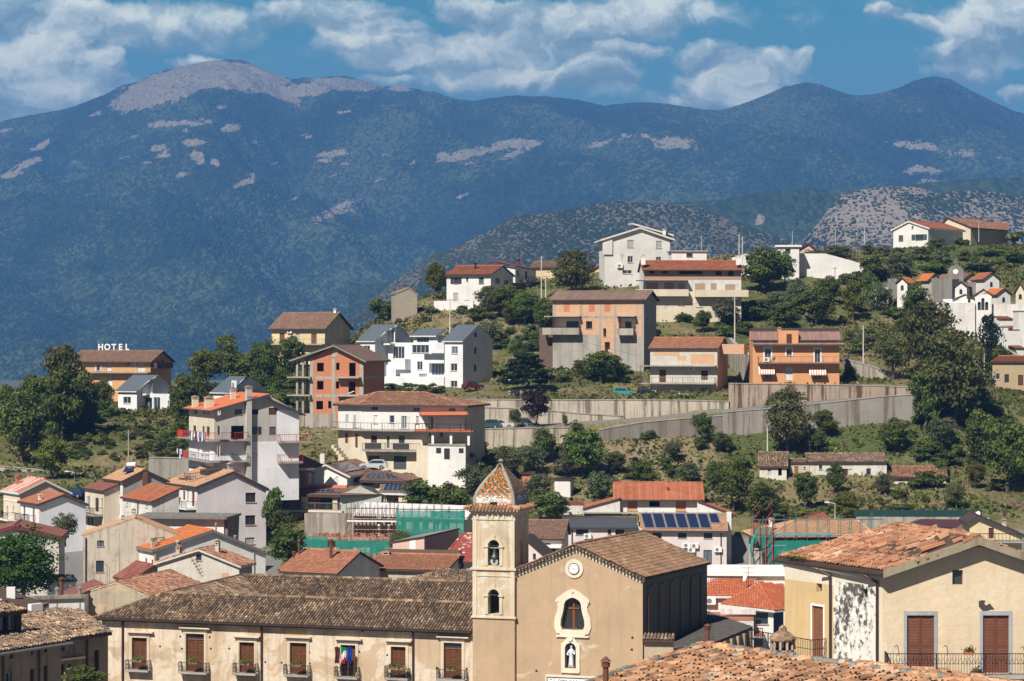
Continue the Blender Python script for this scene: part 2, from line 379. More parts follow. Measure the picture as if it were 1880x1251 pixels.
dry_=.40+.55*blob(1180,362,190,14)+.45*blob(1560,348,260,9)+.35*blob(840,452,120,22)+.5*blob(1390,512,130,16)+.25*blob(260,368,170,14)    -.5*blob(1520,366,220,8)-.45*blob(820,352,110,10)-.3*blob(1780,500,180,20)+.5*blob(1180,344,240,8)-.3*blob(1040,400,120,8)+.5*blob(1620,505,60,16)
me=np_mesh('ground',np.stack([X,D,Z],-1).reshape(-1,3),grid_quads(len(uu_),len(dd)),[gm],smooth=True,
             extra={'dryness':np.clip(dry_,0,1).ravel(),'road':paved.astype(float).ravel()})
tag(link_mesh('ground',me),kind='structure')
# ---------------------------------------------------------------- mountains and hills
def forest_mat(name,c_dark,c_mid,c_light,cell,bare=(0.33,0.27,0.20),bump=6.0,cell2=None,shrubs=False,thr=.5):
    m,n,b=newmat(name);tcx=n.new('ShaderNodeTexCoord');ob=n.mapping(tcx.outputs['Object'],scale=(1,.36,1.0))
    wob=n.new('ShaderNodeTexNoise',{'Vector':ob,'Scale':1.0/cell,'Detail':2.0})
    wv=n.new('ShaderNodeVectorMath',{0:wob.outputs['Color'],1:(cell*.5,)*3},operation='MULTIPLY')
    pv=n.new('ShaderNodeVectorMath',{0:ob,1:wv.outputs[0]},operation='ADD').outputs[0]
    vo=n.new('ShaderNodeTexVoronoi',{'Vector':pv,'Scale':1.0/cell,'Randomness':1.0},feature='F1')
    rc=n.new('ShaderNodeSeparateXYZ',{0:vo.outputs['Color']})
    big=n.noise(ob,1/(cell*45),6,.6);mid=n.noise(ob,1/(cell*7),6,.7)
    tone=n.math('ADD',n.math('MULTIPLY',rc.outputs[0],.55),n.math('MULTIPLY',n.mapr(mid,.3,.7),.32))
    tone=n.math('ADD',tone,n.math('MULTIPLY',n.mapr(big,.38,.62),.42))
    fc=n.ramp(tone,[(.2,c_dark),(.75,c_mid),(1.0,c_light)])
    hgt=n.math('SUBTRACT',1.0,vo.outputs['Distance'])
    at_=n.new('ShaderNodeAttribute',attribute_name='bare')
    rocky=n.mix(n.mapr(n.noise(ob,1/(cell*2.2),8,.75),.35,.65),sc(bare,.62),sc(bare,1.15))
    rocky=n.mix(n.mapr(n.noise(ob,1/(cell*9),5,.6),.4,.6,0,.6),rocky,sc(bare,.8))
    edge=n.math('MULTIPLY_ADD',n.math('SUBTRACT',n.noise(ob,1/(cell*5),9,.72,.8),.5),2.3,at_.outputs['Fac'])
    if shrubs:
        sm=n.math('SUBTRACT',n.math('MULTIPLY_ADD',rc.outputs[1],.35,n.math('MULTIPLY_ADD',n.math('SUBTRACT',mid,.5),.9,n.math('SUBTRACT',.60,vo.outputs['Distance']))),n.math('MULTIPLY',edge,.23))
        bm=n.math('SUBTRACT',1.0,n.mapr(sm,.10,.16))
    else:
        bm=n.mapr(edge,thr-.04,thr+.08)
        lone=n.mapr(n.math('ADD',vo.outputs['Distance'],n.math('MULTIPLY',rc.outputs[2],.5)),.33,.42)
        bm=n.math('MULTIPLY',bm,lone)
    c=n.mix(bm,fc,rocky)
    n.set(b,'Base Color',c);n.set(b,'Roughness',.95);n.set(b,'Specular IOR Level',.05)
    hh=n.math('MULTIPLY',hgt,n.math('SUBTRACT',1.0,bm));hh=n.math('MULTIPLY_ADD',mid,2.6,hh)
    n.set(b,'Normal',n.new('ShaderNodeBump',{'Height':hh,'Strength':.9,'Distance':bump}).outputs[0])
    return m
def seg_py(pts,u):return np.interp(u,[p[0]for p in pts],[p[1]for p in pts])
def ridge_mesh(name,skyline,dc,df,z_foot,mat,nu,nd,amp,wl,seed,bare_fn,back=.35,umin=-260,umax=2140,power=1.0,drift=.6,fine=0.0):
    u=np.linspace(umin,umax,nu);t=np.concatenate([np.linspace(0,1,nd),1+np.linspace(.03,1,14)*back]);T_,U_=np.meshgrid(t,u,indexing='ij')
    dcr=dc+(fbm(u/400,u*0+seed,3,seed+5)-.5)*dc*.12
    D_=df+(dcr[None,:]-df)*T_
    zc=-(seg_py(skyline,u)-CY)/F*dcr
    zc=zc[None,:]
    Tc=np.clip(T_,0,1)
    base=z_foot+(zc-z_foot)*Tc**power
    over=np.clip(T_-1,0,9)/back;base=base-(zc-z_foot)*over**1.3
    X_=(U_-CX)/F*D_
    env=np.sin(np.pi*np.clip(Tc,0,1))**.7*(T_<=1)
    w=X_+drift*D_
    nz=ridged(w/wl,(D_-.3*X_)/(wl*2.6),6,seed,.48)-.55
    rel=np.clip((zc-z_foot)/(np.max(zc)-z_foot),0.15,1)
    Z_=base+env*rel*(amp*nz+amp*.5*(fbm(X_/(wl*1.5),D_/(wl*1.5),4,seed+3)-.5))
    if fine:Z_=Z_+fine*(fbm(X_/25,D_/25,3,seed+8)-.5)
    PX=U_;PY=CY-Z_/D_*F
    bare=bare_fn(PX,PY)
    me=np_mesh(name,np.stack([X_,D_,Z_],-1).reshape(-1,3),grid_quads(nu,len(t)),[mat],smooth=True,extra={'bare':bare.ravel()})
    return tag(link_mesh(name,me),kind='structure')
def patches(lst):
    def fn(PX,PY):
        a=np.zeros_like(PX)
        for(cx,cy,rx,ry,ang,s)in lst:
            ca,sa=math.cos(math.radians(ang)),math.sin(math.radians(ang));x=(PX-cx);y=(PY-cy)
            ex=(x*ca+y*sa)/rx;ey=(-x*sa+y*ca)/ry
            a=np.maximum(a,s*np.clip(1.35-np.sqrt(ex*ex+ey*ey),0,1))
        return a
    return fn
SKY_MAIN=[(-260,270),(-100,245),(0,224),(50,212),(100,205),(140,195),(180,180),(215,168),(245,156),(280,140),(310,130),(350,119),(400,114),(440,113),(470,121),(500,134),(530,148),(545,152),(560,149),
            (600,141),(635,140),(670,150),(700,160),(730,158),(760,163),(800,170),(840,184),(870,187),(900,181),(940,176),(1000,177),(1060,183),(1110,194),(1160,189),(1200,188),(1250,195),(1300,202),(1325,203),
            (1360,192),(1400,177),(1440,160),(1475,152),(1500,153),(1530,164),(1560,174),(1590,175),(1620,171),(1650,161),(1680,148),(1715,140),(1745,146),(1780,165),(1820,185),(1860,203),(1900,214),(2000,240),(2140,262)]
P_MAIN=[(300,170,110,22,-16,1.3),(330,150,110,26,-14,1.6),(430,140,95,26,8,1.6),(500,160,60,16,28,1.3),(560,165,45,14,-5,1.3),(630,155,70,12,4,1.4),(735,163,30,6,3,1.1),
          (300,228,60,7,-4,.9),(350,226,30,6,5,.9),(425,236,24,9,-4,1),(375,222,22,8,0,.7),(320,175,14,6,0,.9),(410,163,10,4,0,.7),(410,196,14,6,-15,.8),(632,206,20,4,-8,.8),
          (75,268,28,7,-28,1),(50,300,35,8,-20,1),(20,320,30,8,-15,.9),(10,240,16,4,-15,.8),(290,272,24,8,-5,.9),(355,262,30,9,0,1),(365,290,22,12,40,.9),(300,285,25,6,-8,.8),
          (135,298,18,4,0,.6),(230,290,22,6,0,.6),(180,208,20,5,-20,.7),(610,283,50,8,-6,.9),(595,296,20,5,0,.8),(860,282,75,12,-12,1),(950,265,60,10,-3,1),(950,280,40,8,-20,.8),(810,285,28,8,-10,.8),
          (710,285,16,5,0,.7),(450,335,30,9,-18,.8),(460,322,18,6,-10,.7),(620,385,60,18,-20,.62),(540,365,25,4,-22,.55),(850,360,22,6,-20,.7),(605,325,25,3,-25,.7),
          (1100,265,45,7,-14,.8),(1170,250,40,8,0,.65),(1240,262,60,16,3,.75),(1210,270,70,10,0,.6),(1690,268,70,11,6,.8),(1760,280,60,10,4,.7),(1690,312,55,12,4,.66),(1700,335,60,10,0,.62),
          (1830,290,30,6,0,.6),(560,250,14,6,0,.7),(250,250,16,5,-10,.7),(270,300,20,5,0,.6),(395,300,14,9,30,.8),(340,240,12,5,0,.8),(470,262,14,5,0,.6),(640,300,16,4,-10,.7),(700,330,20,4,-15,.6),(330,320,20,7,0,.7),(505,300,14,4,-20,.6),(760,300,14,4,0,.6),(860,300,20,4,-10,.7),(1040,300,30,5,-10,.5),(590,400,40,10,-20,.6),(645,370,30,8,-20,.6),(1130,300,40,5,-5,.45),(1500,218,30,12,20,.45),(1720,240,20,8,20,.4),(1450,290,40,10,0,.3)]
fm=forest_mat('mountain_forest',(0.005,0.013,0.006),(0.032,0.052,0.020),(0.10,0.12,0.050),7.5,bare=(0.33,0.285,0.20),bump=9.0)
ridge_mesh('mountains',SKY_MAIN,9000.0,5000.0,-90.0,fm,900,330,560.0,800.0,11,patches(P_MAIN),power=1.08,fine=5.0)
SKY_BACK=[(700,520),(900,470),(1060,388),(1150,385),(1250,372),(1330,366),(1400,352),(1480,346),(1560,350),(1640,341),(1720,334),(1800,328),(1880,326),(2140,318)]
fm2=forest_mat('near_hill_forest',(0.012,0.022,0.008),(0.032,0.050,0.016),(0.060,0.075,0.028),11.0,bare=(0.30,0.25,0.18),bump=7.0)
ridge_mesh('wooded_hill',SKY_BACK,4800.0,3900.0,-90.0,fm2,520,120,70.0,420.0,23,patches([(1395,405,14,20,30,.8),(1560,360,30,8,0,.5),(1330,430,20,6,0,.5)]),umin=640,fine=4.0)
SKY_ROCK=[(1380,520),(1440,470),(1475,440),(1500,412),(1520,385),(1545,362),(1580,348),(1640,341),(1690,346),(1720,354),(1770,350),(1820,352),(1880,362),(2000,380),(2140,420)]
fm3=forest_mat('rocky_hill_shrubs',(0.012,0.022,0.009),(0.030,0.045,0.017),(0.055,0.065,0.028),5.0,bare=(0.30,0.25,0.20),bump=4.0,shrubs=True)
ridge_mesh('rocky_hill',SKY_ROCK,3600.0,2700.0,-90.0,fm3,420,130,60.0,260.0,37,
           lambda PX,PY:np.clip(.12+patches([(1560,380,110,50,0,1.9),(1640,345,110,12,0,1.6),(1620,420,150,40,10,.95),(1720,420,120,26,8,.8),(1620,350,80,12,0,1.1),(1820,400,60,24,20,.7)])(PX,PY)-patches([(1690,375,60,20,0,.6),(1850,370,70,18,10,.6),(1800,350,60,10,0,.6)])(PX,PY),0,1),umin=1360,fine=2.5)
SKY_SCRUB=[(560,640),(640,590),(690,545),(730,512),(790,472),(840,452),(880,432),(920,410),(950,396),(990,392),(1030,386),(1080,378),(1130,369),(1180,371),(1230,374),(1280,380),(1310,392),(1340,404),(1380,418),(1430,436),(1500,458),(1560,480),(1700,540)]
fm4=forest_mat('scrub_hill_shrubs',(0.014,0.024,0.010),(0.032,0.044,0.018),(0.055,0.062,0.028),4.2,bare=(0.165,0.15,0.12),bump=4.0,shrubs=True)
ridge_mesh('scrub_hill',SKY_SCRUB,3200.0,2300.0,-90.0,fm4,620,150,55.0,240.0,51,
           lambda PX,PY:np.clip(-.25+patches([(1250,430,130,40,25,.75),(1330,420,70,30,25,.8),(960,430,90,12,-35,.6),(1110,400,60,12,20,.4),(870,440,50,16,-40,.75),(740,520,60,16,-40,.8)])(PX,PY),-.3,.85),umin=540,umax=1720,fine=2.5)
# ---------------------------------------------------------------- haze: one closed box round everything below the sky
hz=MB();hz.box(-3800,3800,-120,11800,-92,1150)
hm=bpy.data.materials.new('haze_air');hm.use_nodes=True;hn=NT(hm.node_tree);hn.n.clear()
HAZE=1.3e-4
pv=hn.new('ShaderNodeVolumePrincipled',{'Color':(0.12,0.34,0.82,1),'Density':HAZE,'Anisotropy':0.0})
hn.new('ShaderNodeOutputMaterial',{'Volume':pv.outputs[0]})
tag(hz.build('haze',[hm]),kind='stuff')
# ---------------------------------------------------------------- shared materials
GLASS=glassm();GLASSB=glassm('window_glass_pale',(0.10,0.14,0.17))
WHITEF=simple('white_frame',(.62,.61,.58),.5);BROWNF=simple('brown_frame',(.085,.035,.018),.55);DARKF=simple('dark_frame',(.03,.03,.032),.5)
GREYF=simple('grey_shutter',(.36,.36,.35),.6);DGREY=simple('dark_grey_door',(.07,.075,.085),.6);GREENF=simple('green_shutter',(.05,.085,.075),.6)
REDB=simple('redbrown_shutter',(.15,.045,.03),.6);IRON=simple('black_iron',(.018,.017,.018),.5,0.3);RAILG=simple('grey_railing',(.22,.22,.21),.5,.3)
RUST=simple('rusty_pipe',(.13,.05,.03),.7);CONC=concrete('pale_concrete',(.40,.37,.32),.3,amt=.4);SLAB=concrete('slab_concrete',(.36,.34,.31),0,amt=.35)
WHITEP=simple('white_paint',(.74,.73,.70),.6,var=.06);METAL=simple('galvanised_metal',(.45,.45,.45),.4,.6);COPPER=simple('dark_gutter',(.06,.04,.035),.5,.3)
LEADG=simple('grey_gutter',(.20,.20,.21),.5,.3);WOODB=simple('brown_wood',(.11,.045,.02),.6,var=.3,nscale=8)
TILE_OLD=[(0,(.075,.058,.045)),(.3,(.16,.115,.08)),(.55,(.27,.18,.115)),(.78,(.38,.24,.15)),(.92,(.50,.38,.26)),(1,(.60,.52,.42))]
TILE_DARK=[(0,(.05,.035,.025)),(.25,(.105,.072,.048)),(.5,(.19,.125,.08)),(.75,(.31,.20,.12)),(.92,(.48,.35,.23)),(1,(.66,.55,.42))]
TILE_RED=[(0,(.26,.075,.035)),(.5,(.38,.12,.055)),(1,(.48,.17,.085))]
TILE_ORANGE=[(0,(.42,.115,.035)),(.5,(.54,.165,.05)),(1,(.62,.22,.08))]
TILE_BROWN=[(0,(.16,.09,.06)),(.5,(.24,.14,.095)),(1,(.33,.20,.14))]
TILE_MIX=[(0,(.16,.08,.05)),(.4,(.30,.14,.085)),(.75,(.42,.21,.13)),(1,(.56,.36,.25))]
TILE_CLAY=[(0,(.17,.085,.05)),(.35,(.34,.155,.085)),(.7,(.48,.24,.135)),(.9,(.58,.36,.24)),(1,(.64,.50,.38))]
T_OLD=tilemat('old_clay_tiles',TILE_OLD);T_DARK=tilemat('weathered_dark_tiles',TILE_DARK,amt=.45);T_RED=tilemat('red_roof_tiles',TILE_RED,amt=.3)
T_ORANGE=tilemat('orange_roof_tiles',TILE_ORANGE,(.30,.11,.05),amt=.25);T_BROWN=tilemat('brown_roof_tiles',TILE_BROWN,amt=.3);T_MIX=tilemat('mixed_red_tiles',TILE_MIX,amt=.3)
T_CLAY=tilemat('warm_clay_tiles',TILE_CLAY,(.10,.07,.05),amt=.5,wscale=.6)
T_SHEET=tilemat('smooth_orange_sheet',[(0,(.50,.14,.06)),(1,(.54,.16,.07))],(.4,.13,.06),.3);T_SLATE=tilemat('slate_blue_sheet',[(0,(.085,.105,.13)),(1,(.095,.115,.14))],(.07,.085,.10),.3)
T_PINKRED=tilemat('patterned_pink_red_tiles',[(0,(.30,.06,.045)),(.72,(.34,.08,.055)),(.78,(.62,.42,.38)),(1,(.70,.52,.48))],amt=.15)
T_PALE=tilemat('pale_orange_tiles',[(0,(.42,.24,.13)),(.5,(.52,.30,.17)),(1,(.60,.38,.24))],amt=.3)
T_MARO=tilemat('maroon_tiles',[(0,(.19,.07,.055)),(.5,(.23,.085,.065)),(1,(.28,.11,.085))],amt=.2)
UNDER=simple('roof_underside',(.07,.045,.032),.9)
PW=(.74,.72,.68)
class House:
    def __init__(s,name,label,cat,px,pyb,d,rot=0.0,group=None,base=None):
        z=zat(pyb,d);P=at(px,pyb,d);s.o=P;s.rot=math.radians(rot);s.c=math.cos(s.rot);s.s=math.sin(s.rot);s.bz=z
        s.root=empty(name,P,s.rot,label,cat,group)
    def x(s,px,y=0.0):
        k=(px-CX)/F;return(k*(s.o.y+y*s.c)-s.o.x+y*s.s)/(s.c-k*s.s)
    def y(s,px,x=0.0):
        k=(px-CX)/F;return(s.o.x+x*s.c-k*(s.o.y+x*s.s))/(s.s+k*s.c)
    def z(s,py,x=0.0,y=0.0):
        dep=s.o.y+x*s.s+y*s.c;return zat(py,dep)-s.bz
    def p(s,px,py,y=0.0):
        x=s.x(px,y);return(x,y,s.z(py,x,y))
    def F(s,px,py,y=0.0):x=s.x(px,y);return(x,s.z(py,x,y))
    def S(s,px,py,x=0.0):y=s.y(px,x);return(y,s.z(py,x,y))
    def w(s,x,y,z):return Vector((s.o.x+x*s.c-y*s.s,s.o.y+x*s.s+y*s.c,s.bz+z))
def pl(side,c):
    """maps (a, z, t) -> local point; t = depth into the wall. c = plane coordinate"""
    if callable(side):return side
    if side=='F':return lambda a,z,t:(a,c+t,z)
    if side=='B':return lambda a,z,t:(a,c-t,z)
    if side=='R':return lambda a,z,t:(c-t,a,z)
    return lambda a,z,t:(c+t,a,z)
def wall_side(mb,side,c,a0,a1,z0,z1,holes=(),top=None,rev=.16,m=None,mrev=None):
    """wall plane with real holes and reveals; top: list of (a, z) above z1 (gable)"""
    f=pl(side,c);A=sorted(set([a0,a1]+[min(max(h[k],a0),a1)for h in holes for k in(0,1)]));Zs=sorted(set([z0,z1]+[min(max(h[k],z0),z1)for h in holes for k in(2,3)]))
    for i in range(len(A)-1):
        for j in range(len(Zs)-1):
            ca,cz=(A[i]+A[i+1])/2,(Zs[j]+Zs[j+1])/2
            if any(h[0]<ca<h[1]and h[2]<cz<h[3]for h in holes):continue
            mb.face([f(A[i],Zs[j],0),f(A[i+1],Zs[j],0),f(A[i+1],Zs[j+1],0),f(A[i],Zs[j+1],0)],m)
    for h in holes:
        b0,b1,y0,y1=h[:4]
        for q in(((b0,y0),(b1,y0)),((b1,y0),(b1,y1)),((b1,y1),(b0,y1)),((b0,y1),(b0,y0))):
            mb.face([f(*q[0],0),f(*q[1],0),f(*q[1],rev),f(*q[0],rev)],mrev if mrev is not None else m)
    if top:mb.face([f(a,z,0)for a,z in top],m)
def fbox(mb,f,a0,a1,z0,z1,t0,t1,m=None):
    P=[Vector(f(a,z,t))for a,z,t in((a0,z0,t0),(a1,z0,t0),(a1,z1,t0),(a0,z1,t0),(a0,z0,t1),(a1,z0,t1),(a1,z1,t1),(a0,z1,t1))]
    r=random.random()
    for q in((0,1,2,3),(4,7,6,5),(0,4,5,1),(1,5,6,2),(2,6,7,3),(3,7,4,0)):mb.face([P[i]for i in q],m,r)
def opening(root,side,c,a0,a1,z0,z1,typ,rev=.16,frame=None,label=None,sill=True):
    """fills a hole: w window, p roller shutter, s louvred shutters closed, so shutters open + window, d door, g garage door, o open"""
    f=pl(side,c);W_=a1-a0;H_=z1-z0
    if typ=='o':return None
    mb=MB();fr=frame or WHITEF;o=None
    if typ in('w','so','wd'):
        b=min(.07,W_*.1);t=rev-.05
        fbox(mb,f,a0,a1,z0,z0+b,t,t+.05);fbox(mb,f,a0,a1,z1-b,z1,t,t+.05)
        fbox(mb,f,a0,a0+b,z0+b,z1-b,t,t+.05);fbox(mb,f,a1-b,a1,z0+b,z1-b,t,t+.05)
        n=2 if W_>.75 else 1
        if W_>2.2:n=4
        for k in range(1,n):x=a0+W_*k/n;fbox(mb,f,x-b*.5,x+b*.5,z0+b,z1-b,t+.003,t+.05)
        o=mb.build('window',[fr],root)
        g=MB();g.face([f(a0+b,z0+b,t+.03),f(a1-b,z0+b,t+.03),f(a1-b,z1-b,t+.03),f(a0+b,z1-b,t+.03)]);g.build('pane',[GLASS if random.random()<.75 or typ=='wd' else GLASSB],o)
        if typ=='so':
            for sgn in(-1,1):
                s_=MB();e0=a0-W_/2-.03 if sgn<0 else a1+.03
                fbox(s_,f,e0,e0+W_/2,z0,z1,-.06,-.02);s_.build('shutter',[frame if frame else GREYF],root)
    elif typ=='p':
        n=max(4,int(H_/.09));h=H_/n
        for k in range(n):mb.face([f(a0,z0+k*h,rev-.06),f(a1,z0+k*h,rev-.06),f(a1,z0+(k+1)*h,rev-.035),f(a0,z0+(k+1)*h,rev-.035)])
        o=mb.build('roller_shutter',[fr],root)
    elif typ=='s':
        for sgn in(0,1):
            x0=a0+sgn*W_/2+.01;x1=a0+(sgn+1)*W_/2-.01;t=rev-.09;q=MB();b=min(.08,W_*.08)
            fbox(q,f,x0,x0+b,z0,z1,t,t+.045);fbox(q,f,x1-b,x1,z0,z1,t,t+.045)
            zz=[z0,z0+H_*.47,z1]
            fbox(q,f,x0+b,x1-b,z0,z0+b*1.3,t,t+.045);fbox(q,f,x0+b,x1-b,z1-b,z1,t,t+.045);fbox(q,f,x0+b,x1-b,zz[1]-b/2,zz[1]+b/2,t,t+.045)
            n=max(6,int(H_/.075))
            for k in range(n):
                zb=z0+b+(H_-2*b)*k/n;zt=zb+(H_-2*b)/n*1.15
                q.face([f(x0+b,zb,t+.004),f(x1-b,zb,t+.004),f(x1-b,zt,t+.04),f(x0+b,zt,t+.04)])
            o=q.build('shutter',[frame or REDB],root)
    elif typ in('d','g'):
        t=rev-.05;fbox(mb,f,a0,a1,z0,z1,t,t+.05)
        if typ=='d' and W_>.5:
            for k in(.12,.56):
                fbox(mb,f,a0+W_*.14,a1-W_*.14,z0+H_*k,z0+H_*(k+.34),t-.02,t)
        elif typ=='g':
            for k in range(1,8):fbox(mb,f,a0,a1,z0+H_*k/8,z0+H_*k/8+.03,t-.015,t)
        o=mb.build('door' if typ=='d' else 'garage_door',[frame or WOODB],root)
    if o is not None and label:o['label']=label
    if sill and typ in('w','p','so','wd')and H_<1.9:
        s_=MB();fbox(s_,f,a0-.06,a1+.06,z0-.07,z0-.005,-.09,.02);s_.build('sill',[SLAB],root)
    return o
def openings(H,side,c,ops,base=None):
    """ops in photo pixels: (pxL, pxR, pyTop, pyBottom, type[, frame]) -> local holes"""
    out=[]
    for q in ops:
        pa,pb,pt,pb_,typ=q[:5]
        if side in('F','B'):a0=H.x(pa,c);a1=H.x(pb,c);zc=(H.z(pt,(a0+a1)/2,c),H.z(pb_,(a0+a1)/2,c))
        else:a0=H.y(pa,c);a1=H.y(pb,c);zc=(H.z(pt,c,(a0+a1)/2),H.z(pb_,c,(a0+a1)/2))
        if a0>a1:a0,a1=a1,a0
        out.append((a0,a1,min(zc),max(zc),typ,q[5]if len(q)>5 else None))
    return out
def body(H,x0,x1,y0,y1,z0,z1,mat,ops=None,gable=None,zr=None,ridge=None,name='wall',rev=.16,mats_side=None,parent=None,sill=True,gy=None):
    """four walls. gable: 'x' = ridge runs along x (gables on L/R), 'y' = ridge runs along y (gables on F/B); ridge = coordinate of ridge; z1 may be (zleft, zright) for y"""
    ops=ops or{};mb=MB();mats=[mat];root=parent or H.root
    idx={}
    for k,m_ in(mats_side or{}).items():
        if m_ not in mats:mats.append(m_)
        idx[k]=mats.index(m_)
    if ridge is None:ridge=(y0+y1)/2 if gable=='x' else(x0+x1)/2
    zl,zrr=z1 if isinstance(z1,tuple)else(z1,z1)
    for side,c,a0,a1 in(('F',y0,x0,x1),('R',x1,y0,y1),('B',y1,x0,x1),('L',x0,y0,y1)):
        hs=openings(H,side,c,ops.get(side,()))
        zt=zl;top=None
        if gable=='x':
            if side in 'RL':zt=min(zl,zrr);top=[(a0,zt),(a1,zt)]+([(a1,zrr)]if zrr>zt+.01 else[])+[(ridge,zr)]+([(a0,zl)]if zl>zt+.01 else[])
            else:zt=zl if side=='F' else zrr
        elif gable=='y':
            if side in 'FB':zt=min(zl,zrr);top=[(a0,zt),(a1,zt)]+([(a1,zrr)]if zrr>zt+.01 else[])+[(ridge,zr)]+([(a0,zl)]if zl>zt+.01 else[])
            else:zt=zl if side=='L' else zrr
        elif gable=='shedx':
            if side in 'RL':zt=zl;top=[(a0,zl),(a1,zl),(a1,zrr)]
            elif side=='B':zt=zrr
        elif gable=='shedy':
            if side in 'FB':zt=min(zl,zrr);top=[(a0,zt),(a1,zt),(a1,zrr)]if zrr>zl else[(a0,zt),(a1,zt),(a0,zl)]
            elif side=='R':zt=zrr
        wall_side(mb,side,c,a0,a1,z0,zt,[h[:4]for h in hs],top if top and(not hs or max(h[3]for h in hs)<=zt+.01)else None,rev,idx.get(side,0))
        if top and hs and max(h[3]for h in hs)>zt+.01:
            gable_fill(mb,side,c,top,zt,[h[:4]for h in hs],rev,idx.get(side,0))
        for h in hs:opening(root,side,c,h[0],h[1],h[2],h[3],h[4],rev,h[5],sill=sill)
    return mb.build(name,mats,root)
def gable_fill(mb,side,c,top,zt,hs,rev,m):
    f=pl(side,c);up=sorted([p for p in top if True],key=lambda p:p[0])
    import bisect
    prof={}
    for a,z in top:prof[a]=max(prof.get(a,-1e9),z)
    pa=sorted(prof);pz=[prof[a]for a in pa]
    A=sorted(set(pa+[h[k]for h in hs if h[3]>zt for k in(0,1)if pa[0]<h[k]<pa[-1]]))
    for i in range(len(A)-1):
        ca=(A[i]+A[i+1])/2;za,zb=float(np.interp(A[i],pa,pz)),float(np.interp(A[i+1],pa,pz))
        hh=[h for h in hs if h[0]<ca<h[1]and h[3]>zt]
        z=zt
        for h in sorted(hh,key=lambda h:h[2]):
            if h[2]>z:mb.face([f(A[i],z,0),f(A[i+1],z,0),f(A[i+1],h[2],0),f(A[i],h[2],0)],m)
            z=max(z,h[3])
        if za>z or zb>z:mb.face([f(A[i],z,0),f(A[i+1],z,0),f(A[i+1],max(zb,z),0),f(A[i],max(za,z),0)],m)
STY={'coppi':dict(w=.245,l=.38,h=.10,K=3,cov=.72,jit=.012),'flat':dict(w=.24,l=.34,h=.035,K=2,cov=.98,jit=.008),'sheet':dict(w=.45,l=60,h=.03,K=2,cov=1.0,jit=0),
       'rough':dict(w=.24,l=.40,h=.10,K=3,cov=.76,jit=.04),'wave':dict(w=.26,l=60,h=.05,K=3,cov=1.0,jit=0),'farcoppi':dict(w=.26,l=.40,h=.07,K=2,cov=.85,jit=.025)}
